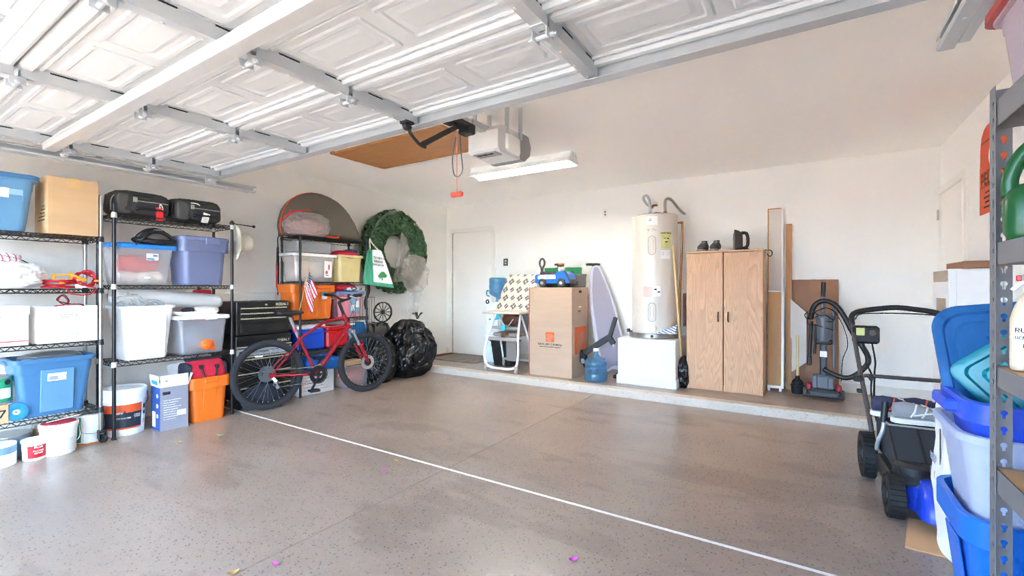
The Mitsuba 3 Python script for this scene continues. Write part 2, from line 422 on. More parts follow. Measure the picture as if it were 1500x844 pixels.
# tracks
def track(x, s, label):
    k = thing('door_track', label, 'door track')
    y0, y1 = -.1, 2.44
    z = DZ - .10
    pr = [(-.025, -.028), (.022, -.028), (.027, -.02), (.027, -.012), (.024, -.012), (.020, -.025), (-.022, -.025), (-.022, .025), (.020, .025), (.024, .012), (.027, .012), (.027, .02), (.022, .028), (-.025, .028)]
    m = ext(sg.Polygon([(a * s, b) for a, b in pr]), y1 - y0)
    ad(k, 'channel', xf(m, np.array([[1, 0, 0, x], [0, 0, 1, y0], [0, 1, 0, z], [0, 0, 0, 1.0]])), 'm_galv')
    ad(k, 'angle_iron', cat(bx(x - s * .06, x - s * .026, y0, y1 - .05, z - .03, z - .026), bx(x - s * .03, x - s * .026, y0, y1 - .05, z - .03, z + .03)), 'm_galv')
    for yy in np.arange(.5, 2.4, .28): ad(k, 'bolt', mv(cyl(.007, -.005, 0, 8, .001), x, yy, z - .028), 'm_galvlight')
    ad(k, 'hanger', cat(bx(x - s * .033, x - s * .03, 1.25, 1.29, z - .02, ZC), bx(x - s * .033, x - s * .07, 1.25, 1.29, ZC - .003, ZC)), 'm_galv')
    ad(k, 'bracket', cat(bx(x - s * .06, x - s * .03, YF, y0 + .02, z - .03, z + .03)), 'm_galv')
track(-4.56, 1, 'galvanized door track along the left wall above the shelves')
track(.455, -1, 'galvanized door track on the right, its end below the ceiling')

# opener
OXC = -2.02
K = thing('door_opener', 'grey white ceiling mounted garage door opener motor with black rail and arm', 'opener')
M('op_white', 'd9d6d0', 0.35); M('op_grey', '8d8a87', 0.4); M('op_lens', 'f2efe8', 0.3)
zb = 2.205
side = [(-.05, .02), (-.02, .0), (.30, .0), (.38, .06), (.40, .13), (.36, .20), (.0, .20), (-.05, .16)]
body = ext(sg.Polygon(side).buffer(-.008).buffer(.008), .27)
body = xf(body, np.array([[0, 0, 1, OXC - .135], [1, 0, 0, 2.80], [0, 1, 0, zb], [0, 0, 0, 1.0]]))
ad(K, 'housing', body, 'm_op_white')
sh = xf(ext(sg.Polygon([(.25, -.004), (.31, -.004), (.39, .055), (.41, .13), (.37, .206), (.25, .206)]), .285), np.array([[0, 0, 1, OXC - .1425], [1, 0, 0, 2.80], [0, 1, 0, zb], [0, 0, 0, 1.0]]))
ad(K, 'light_cover', sh, 'm_op_grey')
ad(K, 'light_lens', bx(OXC - .15, OXC - .1, 2.84, 3.06, zb + .01, zb + .17, .03), 'm_op_lens')
ad(K, 'light_lens', bx(OXC + .1, OXC + .15, 2.84, 3.06, zb + .01, zb + .17, .03), 'm_op_lens')
pan = ad(K, 'control_panel', bx(OXC - .10, OXC + .10, 2.765, 2.86, zb - .006, zb + .004, .002), 'm_op_grey')
for i, dx in enumerate((-.07, -.02, .03)): ad(pan, 'terminal', bx(OXC + dx, OXC + dx + .035, 2.775, 2.80, zb - .009, zb - .005), 'm_black')
ad(K, 'rail', cat(bx(OXC - .016, OXC + .016, YF, 2.80, DZ + .10, DZ + .135, .004), bx(OXC - .03, OXC + .03, 2.60, 2.84, DZ + .09, DZ + .14, .004)), 'm_galv')
tr = ad(K, 'trolley', cat(bx(OXC - .035, OXC + .035, 2.38, 2.62, DZ + .055, DZ + .10, .008), bx(OXC - .022, OXC + .022, 2.30, 2.40, DZ + .03, DZ + .09, .008), bx(OXC - .05, OXC + .05, 2.52, 2.60, DZ + .02, DZ + .07, .008)), 'm_black', label='black trolley')
ad(K, 'door_arm', cat(tube([(OXC, 1.99, DZ - .09), (OXC + .0, 2.02, DZ - .13), (OXC, 2.09, DZ - .17), (OXC, 2.14, DZ - .178)], .014, 6, 6, flat=.5), bar((OXC, 2.10, DZ - .175), (OXC, 2.46, DZ + .05), .012, .032),
                    mv(cyl(.028, -.015, .015, 14), OXC, 1.985, DZ - .085, ry=PI / 2), bx(OXC - .03, OXC + .03, 1.95, 2.02, DZ - .08, DZ - .062, .004)), 'm_black', label='black bent door arm')
for x in (OXC - .15, OXC + .148):
    for yy in (2.86, 3.05):
        st = ad(K, 'hanger_strap', cat(bx(x - .002, x + .002, yy - .016, yy + .016, zb + .15, ZC), bx(x - .016, x + .016, yy - .016, yy - .013, zb + .20, ZC)), 'm_galv', label='perforated steel hanger strap')
        for zz in np.arange(zb + .22, ZC - .01, .03): ad(st, 'hole', mv(cyl(.0045, -.0028, .0028, 8), x, yy, zz, ry=PI / 2), 'm_black')
M('redplastic', 'e0503c', 0.4)
M('redcord', 'd98a78', 0.6)
K = thing('release_cord', 'red pull handle on a thin cord hanging from the opener trolley', 'cord')
ad(K, 'cord', rod((OXC, 2.45, DZ + .06), (OXC, 2.45, 1.86), .0025), 'm_redcord')
ad(K, 'handle', bx(OXC - .05, OXC + .05, 2.435, 2.465, 1.828, 1.862, .008), 'm_redplastic')
one('wire_loop', 'thin grey wire loop hanging below the opener', 'wire', tube([(OXC - .10, 2.56, DZ + .02), (OXC - .13, 2.56, 2.15), (OXC - .12, 2.56, 2.03), (OXC - .08, 2.56, 2.0), (OXC - .04, 2.56, 2.04), (OXC - .05, 2.56, 2.16), (OXC - .06, 2.56, DZ + .02), (OXC - .02, 2.56, DZ + .07)], .004, 6, 6), 'm_galvdark')

# attic hatch
M('hatchwood', proc(lambda p, n, uv: mix((0.42, 0.185, 0.06), (0.52, 0.25, 0.09), fbm(p.x * 6, p.y * 60, p.z * 6, 3))), 0.5)
K = thing('attic_hatch', 'brown plywood attic hatch set in the ceiling beside the door opener', 'hatch')
ad(K, 'panel', bx(-4.06, -2.62, 2.98, 3.63, ZC - .022, ZC - .002), 'm_hatchwood')
ad(K, 'border', cat(bx(-4.10, -2.6, 3.63, 3.66, ZC - .032, ZC - .001, .003), bx(-4.10, -4.06, 2.95, 3.66, ZC - .032, ZC - .001, .003)), 'm_hatchwood')
ad(K, 'flap', mv(bx(0, .78, -.035, .01, -.008, -.002), -3.86, 3.70, ZC - .03, rz=.03, rx=.10), 'm_trimwhite', label='white painted edge strip')

# fluorescent lamp
scene['m_tube'] = {'type': 'diffuse', 'reflectance': RGB('ffffff')}
M('enamel', 'f4f2ee', 0.3)
K = thing('ceiling_lamp', 'white two tube fluorescent shop light on the ceiling, switched on', 'lamp')
LY, LX0, LX1, LZ = 4.30, -3.30, -2.02, ZC
ad(K, 'housing', bx(LX0, LX1, LY - .055, LY + .055, LZ - .055, LZ, .006), 'm_enamel')
rf = sg.Polygon([(-.05, -.05), (-.125, -.115), (-.125, -.119), (-.045, -.055), (.045, -.055), (.125, -.119), (.125, -.115), (.05, -.05)])
ad(K, 'reflector', xf(ext(rf, LX1 - LX0 + .02), np.array([[0, 0, 1, LX0 - .01], [1, 0, 0, LY], [0, 1, 0, LZ], [0, 0, 0, 1.0]])), 'm_enamel')
for s in (-1, 1):
    t = rod((LX0 + .03, LY + s * .045, LZ - .085), (LX1 - .03, LY + s * .045, LZ - .085), .014, 14)
    ad(K, 'tube', t, 'm_tube', emitter={'type': 'area', 'radiance': {'type': 'rgb', 'value': [LAMP, LAMP * .97, LAMP * .88]}})
    for xe in (LX0 + .005, LX1 - .035):
        ad(K, 'socket', bx(xe, xe + .03, LY + s * .045 - .014, LY + s * .045 + .014, LZ - .105, LZ - .055, .003), 'm_enamel')
ad(K, 'end_plate', xf(ext(sg.Polygon([(-.055, 0), (-.125, -.117), (.125, -.117), (.055, 0)]), .004), np.array([[0, 0, 1, LX1 + .006], [1, 0, 0, LY], [0, 1, 0, LZ], [0, 0, 0, 1.0]])), 'm_enamel')
for s in (-1, 1): ad(K, 'hook', tube([(LX1 + .012, LY + s * .03, LZ - .02), (LX1 + .02, LY + s * .03, LZ - .05), (LX1 + .02, LY + s * .03 + .012, LZ - .065), (LX1 + .02, LY + s * .03 + .02, LZ - .05)], .003, 6, 4), 'm_galv')
# ------------------------------------------------------------------ builders for loose things
def pieces(p):
    """a part whose mesh holds a few separate pieces becomes as many parts; many tiny ones stay together"""
    nm = p[0].split('/')[-1]
    if any(w in nm for w in ('lettering', 'emblem', 'mark', 'logo', 'wheel', 'leaves')): return [p]
    q = p[1].copy(); q.merge_vertices()
    lab = trimesh.graph.connected_component_labels(q.face_adjacency, node_count=len(q.faces)) if len(q.faces) < 60000 else np.zeros(len(q.faces), int)
    n = lab.max() + 1
    if n < 2 or n > 60: return [p]
    bb = [(q.vertices[q.faces[lab == i]].reshape(-1, 3).min(0) - .002, q.vertices[q.faces[lab == i]].reshape(-1, 3).max(0) + .002) for i in range(n)]
    grp = list(range(n))
    for i in range(n):
        for j in range(i):
            if np.all(bb[i][0] < bb[j][1]) and np.all(bb[j][0] < bb[i][1]):
                a, b = grp[i], grp[j]; grp = [b if x == a else x for x in grp]
    ids = sorted(set(grp))
    if len(ids) < 2 or len(ids) > (4 if 'print' in nm else 8): return [p]
    out = []
    for g in ids:
        m = q.submesh([np.nonzero(np.isin(lab, [i for i in range(n) if grp[i] == g]))[0]], append=True, repair=False)
        out.append((p[0], m) + tuple(p[2:]))
    return out

def put(name, label, cat, parts, x=0, y=0, z=0, rz=0, group=None, rx=0, ry=0):
    """parts: (path, mesh, material[, smooth[, label]]); a path 'door/handle' hangs under the part named door made last"""
    k = thing(name, label, cat, group)
    if len(parts) > 1: parts = [q for p in parts for q in pieces(p)]
    if len(parts) == 1:
        p = parts[0]
        scene[k] = mikit.ply(mv(p[1], x, y, z, rz, rx, ry), p[2], smooth=p[3] if len(p) > 3 else 35)
        return k
    last = {}
    for p in parts:
        segs = p[0].split('/')
        par = last['/'.join(segs[:-1])] if len(segs) > 1 else k
        last[p[0]] = ad(par, segs[-1], mv(p[1], x, y, z, rz, rx, ry), p[2], p[3] if len(p) > 3 and p[3] is not None else 35, p[4] if len(p) > 4 else None)
        if segs[-1] in ('spokes', 'nipples', 'laces'): labels[last[p[0]]]['kind'] = 'stuff'
    return k

LEFT = PI / 2       # a thing whose front (local -y) looks towards +x: things on the left wall

def tub(L, W, H, t=.004, tap=.86, r=.05, rim=.018, k=5, skirt=.03, ribs=0):
    """open tapered bin standing on z = 0: L along x, W along y at the rim"""
    def R(f, z, ins=0): return rr3(L * f - 2 * ins, W * (1 - (1 - f) * L / W * .8) - 2 * ins, max(r - ins, .005), z, k)
    f = lambda z: tap + (1 - tap) * z / H
    fi = 1.0 - 2 * rim / L
    rings = [R(tap * fi * .97, 0), R(tap * fi, .012)]
    for q in (.25, .5, .7): rings.append(R(f(H * q) * fi, H * q))
    rings += [R(f(H * .74) * fi, H * .74), R(f(H * .76) * fi * 1.012, H * .755), R(f(H - skirt) * fi * 1.012, H - skirt), R(1.0, H - skirt), R(1.0, H - .004), R(1.0, H, .004), R(fi, H, .002), R(f(H * .7) * fi, H * .7, t), R(tap * fi, .02, t), R(tap * fi * .97, .016, t)]
    return loft(rings)

def tublid(L, W, h=.028, r=.05, k=5):
    q = [rr3(L + .006, W + .006, r, -.014, k), rr3(L + .012, W + .012, r, -.012, k), rr3(L + .012, W + .012, r, h * .55, k), rr3(L - .01, W - .01, r, h * .75, k), rr3(L - .05, W - .05, r * .7, h * .75, k),
         rr3(L - .065, W - .065, r * .6, h * .45, k), rr3(L - .12, W - .12, r * .5, h * .45, k), rr3(L - .14, W - .14, r * .5, h, k)]
    return loft(q)

def ribbed(L, W, H, tap, xs, w=.012, d=.006, y0=.1, y1=.72, rim=.018):
    """vertical ribs on the front (-y) face of a tub"""
    out = []
    for x in xs:
        def yy(z): return -(W / 2 - rim * .9 - (1 - (tap + (1 - tap) * z / H)) * L * .8 / 2)
        a, b = H * y0, H * y1
        out.append(bar((x, yy(a) + .002, a), (x, yy(b) + .002, b), d, w, (1, 0, 0)))
    return cat(out)

def sticker(w, h, x, z, y, tilt=0.0, d=.0012):
    return mv(bx(-w / 2, w / 2, -d, 0, -h / 2, h / 2), x, y, z, rx=tilt)

def can(r, h, lid=.004, n=28):
    return lathe([(0, 0), (r, 0), (r + .002, .003), (r, .008), (r, h - .008), (r + .002, h - .004), (r + .001, h), (r - .006, h), (r - .008, h - lid), (0, h - lid)], n)

def band(r, z0, z1, n=28, a0=0, a1=2 * PI):
    """a label wrapped round a can"""
    m = max(3, int(n * (a1 - a0) / (2 * PI)))
    a = np.linspace(a0, a1, m + 1)
    v = np.vstack([np.column_stack([r * np.cos(a), r * np.sin(a), np.full(m + 1, z)]) for z in (z0, z1)])
    f = []
    for i in range(m): f += [(i, i + 1, m + 2 + i), (i, m + 2 + i, m + 1 + i)]
    return tm(v, f)

def wrap(m, r, a0):
    """bends a flat mesh (x along, y up, z out) round a can: x = 0 at angle a0"""
    v = m.vertices.copy(); a = a0 + v[:, 0] / r
    m = m.copy(); m.vertices = np.column_stack([(r + v[:, 2]) * np.cos(a), (r + v[:, 2]) * np.sin(a), v[:, 1]]); return m

def carton(L, W, H, open_=False):
    """cardboard box: walls with seams; flaps closed"""
    g = .0015
    m = [bx(-L / 2, L / 2, -W / 2, W / 2, 0, H - .004, .003), bx(-L / 2 + g, L / 2 - g, -W / 2 + g, -.001, H - .006, H, .001), bx(-L / 2 + g, L / 2 - g, .001, W / 2 - g, H - .006, H, .001)]
    return cat(m)

def obox(L, W, H, t=.004):
    """open-topped box"""
    return cat(bx(-L / 2, L / 2, -W / 2, W / 2, 0, t), bx(-L / 2, L / 2, -W / 2, -W / 2 + t, 0, H), bx(-L / 2, L / 2, W / 2 - t, W / 2, 0, H), bx(-L / 2, -L / 2 + t, -W / 2, W / 2, 0, H), bx(L / 2 - t, L / 2, -W / 2, W / 2, 0, H))

def heap(L, W, H, n, seed, s=.08):
    """a jumble of small soft bits filling a bin"""
    r = np.random.default_rng(seed); out = []
    for i in range(n):
        a = s * r.uniform(.7, 1.5)
        m = lump(a, a * r.uniform(.6, 1), a * r.uniform(.4, .8), .2, 2.2, int(r.integers(1e4)), 2)
        out.append(mv(m, r.uniform(-.5, .5) * (L - a), r.uniform(-.5, .5) * (W - a), r.uniform(0, 1) * max(H - a * .7, .001), r.uniform(0, 6), r.uniform(-.5, .5)))
    return cat(out)

def coil(r, n, w, tr, seed=0, seg=26):
    """a loosely wound coil of cord lying flat; one continuous tube"""
    g = np.random.default_rng(seed); p = []
    for i in range(n * seg + 1):
        a = 2 * PI * i / seg; k = i // seg
        rr = r * (1 + .10 * math.sin(k * 2.4 + seed)) + .008 * math.sin(3 * a + k)
        p.append((rr * math.cos(a) * 1.15, rr * math.sin(a), tr + w * (.5 + .5 * math.sin(k * 1.9 + a * .5))))
    return tube(p, tr, 6)

def loop(pts, r, n=7, sm=6): return tube(pts, r, n, sm)

# materials of loose things
M('wire_dark', '3a3836', 0.32, metallic=0.75)
M('post_silver', 'a8a6a2', 0.22, metallic=0.85)
M('post_dark', '232224', 0.25, metallic=0.4)
M('collar', '1d1d1d', 0.4)
M('collar_white', 'c9c6c0', 0.4)
def kraft(p, n, uv): return mix((0.50, 0.315, 0.165), (0.57, 0.37, 0.20), fbm(p.x * 3, p.y * 3, p.z * 22, 3))
M('kraft', proc(kraft), 0.75)
def kraft2(p, n, uv): return mix((0.45, 0.31, 0.215), (0.51, 0.355, 0.25), fbm(p.x * 3, p.y * 3, p.z * 16, 3))
M('kraft_big', proc(kraft2), 0.75)
M('tape', 'c9a26a', 0.3)
M('blue_tote', '44739c', 0.32); M('blue_tote2', '5e8bac', 0.32); M('blue_panel', '8db2ca', 0.35)
M('paper', 'efece8', 0.7); M('paper_print', '8d93a0', 0.7); M('red_print', 'c04a48', 0.6)
M('ink', '26262a', 0.7)
M('orange', 'e26f20', 0.38); M('orange2', 'ee6c1c', 0.38)
M('slate', '6d7596', 0.30); M('slate_lid', '767ea2', 0.32)
M('whiteplastic', 'f1efec', 0.35); M('offwhite', 'd9d6d2', 0.45)
M('red', 'c8232c', 0.4); M('redcloth', 'c0203a', 0.85); M('darkcloth', '2a2a34', 0.85)
M('blue_lid', '2f86d0', 0.3)
M('black_fabric', '2d2c2d', 0.8, sheen=0.3); M('grey_fabric', '55524f', 0.8, sheen=0.3)
M('strap_grey', '8c8882', 0.6)
M('cord_red', 'b81f2d', 0.4)
M('orange_clip', 'f29a2e', 0.4)
M('greenlabel', '2f9a6a', 0.5); M('navy', '1f2f5c', 0.5)
Mclear('clear_bin', 'f4f0f0', 0.17); Mclear('clear_grey', 'd3d5dc', 0.27); Mclear('film', 'eef0f2', 0.2, .15); Mclear('milky', 'f6f3ee', 0.82)

def wire_shelf(label, xf_, xb, y0, y1, levels, ztop, posts, deck='m_wire_dark', casters=(), ztops=None, collar='m_collar'):
    k = thing('wire_shelf', label, 'shelf')
    for i, (x, y) in enumerate(((xf_, y0), (xf_, y1), (xb, y0), (xb, y1))):
        zt = (ztops or [ztop] * 4)[i]; z0 = .10 if i in casters else .012
        p = ad(k, 'post', cat(mv(cyl(.0127, z0, zt, 14, .002), x, y), mv(cyl(.0135, zt, zt + .008, 14, .003), x, y)), posts[i], 40)
        for l in levels: ad(p, 'collar', mv(lathe([(.0127, l - .036), (.021, l - .036), (.017, l + .006), (.0127, l + .006)], 14), x, y), collar, 40)
        if i in casters:
            ad(p, 'caster', cat(mv(cyl(.034, -.011, .011, 20, .003), x + .012, y + .01, .036, rx=PI / 2, rz=.5), bx(x - .02, x + .03, y - .018, y - .012, .03, .085, .004), bx(x - .02, x + .03, y + .026, y + .032, .03, .085, .004), bx(x - .024, x + .03, y - .018, y + .032, .08, .1, .004)), 'm_black')
        else:
            ad(p, 'foot', mv(cyl(.017, 0, .014, 12, .003), x, y), 'm_black')
    for l in levels:
        d = []
        for zz in (l - .004, l - .032):
            for a, b in (((xf_, y0), (xf_, y1)), ((xb, y0), (xb, y1)), ((xf_, y0), (xb, y0)), ((xf_, y1), (xb, y1))):
                d.append(rod((a[0], a[1], zz), (b[0], b[1], zz), .0036, 5))
        def zig(a, b, n):
            out = []
            for i in range(n):
                p = np.array(a) + (np.array(b) - a) * i / n; q = np.array(a) + (np.array(b) - a) * (i + 1) / n; h = (p + q) / 2
                out += [rod((p[0], p[1], l - .032), (h[0], h[1], l - .004), .0026, 4), rod((h[0], h[1], l - .004), (q[0], q[1], l - .032), .0026, 4)]
            return out
        n = int((y1 - y0) / .055)
        d += zig((xf_, y0), (xf_, y1), n) + zig((xb, y0), (xb, y1), n) + zig((xf_, y0), (xb, y0), 6) + zig((xf_, y1), (xb, y1), 6)
        for y in np.arange(y0 + .02, y1 - .01, .024): d.append(bx(xb, xf_, y - .0016, y + .0016, l - .0035, l))
        for x in (xb + (xf_ - xb) / 3, xb + (xf_ - xb) * 2 / 3): d.append(rod((x, y0, l - .006), (x, y1, l - .006), .003, 5))
        labels[ad(k, 'wire_deck', cat(d), deck)]['kind'] = 'stuff'
    return k
AX, AB = -4.63, -4.985
wire_shelf('dark wire shelving unit at the far left holding the brown carton and white file boxes', AX, AB, .33, 1.29, (1.60, 1.20, .80, .275), 1.92, ['m_post_silver', 'm_post_silver', 'm_post_silver', 'm_post_silver'], casters=(0, 1))
wire_shelf('black wire shelving unit holding two black bags, next to the tool chest', AX, AB, 1.372, 2.262, (1.80, 1.23, .61), 1.87, ['m_post_dark'] * 4, ztops=[1.875, 1.84, 1.83, 1.83], collar='m_collar_white')
wire_shelf('black wire shelving unit behind the bicycle with the orange tote', -4.685, -5.035, 3.0, 3.905, (1.785, 1.275, .845, .50), 1.83, ['m_post_dark'] * 4)

# ---------------- far left unit
z = 1.602
L, W, H = .50, .40, .385
put('storage_tote', 'light blue lidded tote on the top shelf at the left edge, beside the brown carton', 'tote', [
    ('body', tub(L, W, H, tap=.84), 'm_blue_tote2'), ('lid', mv(tublid(L, W), 0, 0, H - .01), 'm_blue_tote'), ('panel', sticker(.20, .26, .07, .17, -.166, .10), 'm_blue_panel', False, 'paler blue front panel'), ('label', sticker(.085, .07, .06, .26, -.176, .10), 'm_paper', False, 'white label')], -4.79, .695, z, LEFT, 'lidded storage totes')
L, W, H = .285, .33, .42
put('cardboard_box', 'plain brown cardboard carton on the top left shelf beside the light blue tote', 'box', [
    ('carton', carton(L, W, H), 'm_kraft', False), ('tape', cat(bx(-.03, .03, -W / 2 - .001, -W / 2, H - .07, H), bx(-.03, .03, -W / 2 - .001, W / 2, H - .0005, H + .0008)), 'm_tape', False),
    ('fold', bx(-L / 2 + .02, -L / 2 + .024, -W / 2 - .0008, -W / 2, 0, H), 'm_tape', False), ('print', cat([bx(-L / 2 - .0008, -L / 2, -.10, .08 - .03 * i, .10 + .025 * i, .106 + .025 * i) for i in range(5)]), 'm_ink', False)], -4.775, 1.13, z, LEFT)
z = 1.202
put('plastic_bag', 'stuffed white plastic bag on the second shelf at the left edge under striped cloth', 'bag', [('bag', mv(lump(.52, .36, .22, .24, 4.2, 3, 5, .15), 0, 0, 0), 'm_whiteplastic', True)], -4.80, .75, z, LEFT)
def stripes(p, n, uv):
    s = dr.abs(frac((p.y + 0.3 * p.z) * 28) - 0.5); t = dr.abs(frac(p.z * 30 + p.y * 6) - 0.5)
    return mix(mix((0.86, 0.83, 0.83), (0.70, 0.12, 0.17), dr.select(s < 0.12, 1.0, 0.0)), (0.10, 0.13, 0.30), dr.select(t < 0.05, 1.0, 0.0))
M('stripes', proc(stripes), 0.9)
put('striped_cloth', 'crumpled red and white striped cloth lying on the stuffed white bag', 'cloth', [('cloth', lump(.30, .26, .075, .16, 3.0, 9, 4, .2), 'm_stripes', True)], -4.78, .735, z + .185, LEFT)
put('strap', 'short black strap lying over the stuffed white bag', 'strap', [('strap', tube([(-.02, -.05, .213), (.05, -.05, .216), (.11, -.05, .203), (.16, -.05, .165)], .011, 6, 6, flat=.35), 'm_black', True)], -4.80, .775, z, LEFT)
put('extension_cord', 'red extension cord coiled flat beside the white bag with orange clip', 'cord', [('cable', coil(.085, 7, .055, .0055, 1), 'm_cord_red', True), ('clip', cat(bx(-.06, .05, -.07, -.056, .055, .064), bx(-.06, -.046, -.07, -.056, .05, .10), bx(.036, .05, -.07, -.056, .05, .10), bx(-.06, .05, -.07, -.056, .096, .106), bx(-.02, .01, -.075, -.05, .03, .07, .004)), 'm_orange_clip', False, 'orange cord clip'),
    ('tag', mv(bx(0, .07, -.001, .0, 0, .03), .06, -.10, .005, rx=-.5), 'm_paper', False), ('tail', loop([(-.1, -.04, .01), (-.02, -.172, .006), (.02, -.178, -.04), (.12, -.178, -.045), (.16, -.172, .0), (.11, -.06, .02)], .0045), 'm_cord_red')], -4.76, 1.09, z, LEFT, 'coiled red extension cords')
put('extension_cord', 'red extension cord coiled upright against the post at the shelf end', 'cord', [('cable', mv(coil(.052, 6, .07, .0055, 4), 0, 0, .062, rx=PI / 2 - .25), 'm_cord_red', True), ('plug', cat(bx(-.06, .0, -.10, -.08, .055, .075, .005), bx(.04, .10, -.10, -.082, .05, .066, .005), mv(bx(-.05, .05, -.01, .01, 0, .016, .004), -.07, -.10, .085, ry=.5)), 'm_orange_clip', False, 'orange plug')], -4.74, 1.215, z, LEFT, 'coiled red extension cords')
# file boxes on the third shelf
z = .802
def filebox(label, L, W, H, y, redline=False, lid=True):
    ps = [('carton', obox(L, W, H, .005) if not lid else bx(-L / 2, L / 2, -W / 2, W / 2, 0, H, .003), 'm_paper', False)]
    f = -W / 2
    hp = sg.LineString([(-.035, 0), (.035, 0)]).buffer(.012)
    ps.append(('handle_slot', on_ny(ext(hp.difference(hp.buffer(-.004)), .001), 0.0, f, H * .74), 'm_strap_grey', False))
    ps.append(('handle_slot', on_ny(ext(hp.buffer(-.004), .0006), 0.0, f, H * .74), 'm_offwhite', False))
    lines = [bx(-L / 2 + .03, L / 2 - .01, f - .0007, f, H * q, H * q + .0015) for q in (.25, .36, .45)]
    lines += [bx(-.05, .05, f - .0009, f, H * .17, H * .17 + .003), bx(-.05, .05, f - .0009, f, H * .25, H * .25 + .003), bx(-.05, -.047, f - .0009, f, H * .17, H * .26), bx(.047, .05, f - .0009, f, H * .17, H * .26), bx(.08, .11, f - .0009, f, H * .7, H * .7 + .003)]
    ps.append(('print', cat(lines), 'm_paper_print', False))
    if redline: ps.append(('stripe', bx(-L / 2, L / 2, f - .001, f, .028, .036), 'm_red_print', False))
    if lid: ps.append(('lid', cat(bx(-L / 2 - .006, L / 2 + .006, -W / 2 - .006, W / 2 + .006, H - .06, H + .003, .003)), 'm_paper', False))
    return put('file_box', label, 'box', ps, -4.79, y, z, LEFT, 'white cardboard file boxes')
filebox('white cardboard file box with red line at the left edge, third shelf', .36, .33, .275, .715, True)
filebox('open white cardboard file box on the third shelf holding a red cable loop', .33, .33, .268, 1.105, lid=False)
put('speaker_wire', 'red and black wire loop sticking up from the open file box', 'wire', [('red_wire', tube([(-.08, 0, .20), (-.05, 0, .262), (0, -.02, .275), (.03, 0, .30), (.0, .01, .345), (-.025, 0, .31), (.0, -.02, .28), (.08, 0, .278), (.13, .02, .26), (.14, .02, .15)], .004, 6, 6), 'm_cord_red', True), ('black_wire', tube([(.0, .012, .27), (.038, .008, .30), (.008, .018, .352), (-.03, .01, .31), (.05, .02, .28), (.12, .04, .27), (.15, .02, .2), (-.1, .0, .1)], .0035, 6, 6), 'm_black', True), ('bundle', mv(coil(.07, 3, .02, .004, 3), .03, .02, .23), 'm_cord_red', True)], -4.79, 1.11, z + .0, LEFT)
# bottom shelf
z = .277
L, W, H = .46, .36, .42
put('storage_tote', 'open bright blue tote on the bottom left shelf, folded bagged hose on top', 'tote', [('body', tub(L, W, H, tap=.80, r=.04), 'm_blue_tote'), ('panel', mv(bx(-.08, .10, -.008, .0, .03, .34, .003), 0, -.135, 0, rx=.10), 'm_blue_tote2', False, 'raised front panel'),
    ('label', mv(bx(-.045, .055, -.0095, -.0085, .255, .31), 0, -.135, 0, rx=.10), 'm_paper', False, 'white label'), ('label', mv(bx(-.035, .01, -.0105, -.0096, .262, .29), 0, -.135, 0, rx=.10), 'm_paper_print', False), ('handle', cat(bx(-L / 2 - .012, -L / 2 + .01, -.06, .06, H - .04, H - .012, .006), bx(L / 2 - .01, L / 2 + .012, -.06, .06, H - .04, H - .012, .006)), 'm_blue_tote')], -4.79, 1.035, z, LEFT)
hb = tube([(-.14, .02, .02), (-.10, -.06, .035), (0, -.08, .03), (.12, -.06, .03), (.10, .0, .045), (-.02, .03, .05), (-.12, .06, .03), (.0, .09, .03), (.13, .05, .03)], .016, 8, 6)
put('bagged_hose', 'dark hose folded in clear plastic wrap on the open blue tote', 'hose', [('hose', hb, 'm_darkcloth', True), ('wrap', lump(.34, .26, .075, .2, 2.5, 21, 4, .2), 'm_film', True)], -4.79, 1.045, z + .385, LEFT)
put('cardboard_box', 'small brown cardboard box on the bottom left shelf under the green paint can', 'box', [('carton', carton(.20, .20, .125), 'm_kraft', False), ('print', on_ny(text('7', .05, .001, True), .045, -.10, .04), 'm_ink', False)], -4.73, .70, z, LEFT)
def paint_can(name, label, r, h, x, y, z, wrap_, body='m_steelcan', extra=(), rz=0.0, lid=None, catg='can', group=None):
    ps = [('can', can(r, h), body, 40)]
    if wrap_: ps.append(('label', band(r + .0012, h * wrap_[0], h * wrap_[1]), wrap_[2], True))
    ps += list(extra)
    if lid: ps.append(('lid', mv(cyl(r - .006, 0, .006, 28, .002), 0, 0, h - .005), lid, 40))
    return put(name, label, catg, ps, x, y, z, rz, group)
M('steelcan', 'b5b4b2', 0.28, metallic=0.7)
M('greencan', '2a9a72', 0.45); M('bluelab', '7ea3bd', 0.5); M('terracotta', 'c9743c', 0.5)
def bail(r, h, drop=.6): return tube([(0, -r - .003, h * .85), (r * 1.0, -r * .8, h * .85 - r * drop), (r * 1.22, 0, h * .8 - r * drop * 1.2), (r * 1.0, r * .8, h * .85 - r * drop), (0, r + .003, h * .85)], .0018, 5, 6)
def pt(s, r, z, hgt, a=0.0, bold=True): # printed words round a can, centred at angle a
    t = text(s, hgt, .0008, bold); w = t.bounds[1][0]
    t = mv(t, -w / 2); return wrap(mv(t, 0, z, .0014), r, a)
paint_can('paint_can', 'green labelled paint can standing on the small brown box, left edge', .082, .19, -4.73, .752, z + .127, (.08, .93, 'm_greencan'), extra=[('panel', band(.0838, .04, .11, 28, -.5, .9), 'm_paper', True), ('mark', wrap(mv(ext(sg.Point(0, 0).buffer(.018), .001), 0, .15, .002), .083, .6), 'm_ink', False)], lid='m_steelcan', group=None)
put('tape_roll', 'bright blue round tape roll standing on edge before the blue tote', 'tape roll', [('roll', mv(lathe([(.018, -.02), (.05, -.024), (.062, -.02), (.062, .02), (.05, .024), (.018, .02), (.018, -.02)], 32), 0, 0, .062, rx=PI / 2), 'm_blue_lid'), ('core', mv(lathe([(.008, -.021), (.018, -.021), (.018, .021), (.008, .021), (.008, -.021)], 20), 0, 0, .062, rx=PI / 2), 'm_whiteplastic')], -4.66, .838, z, LEFT)
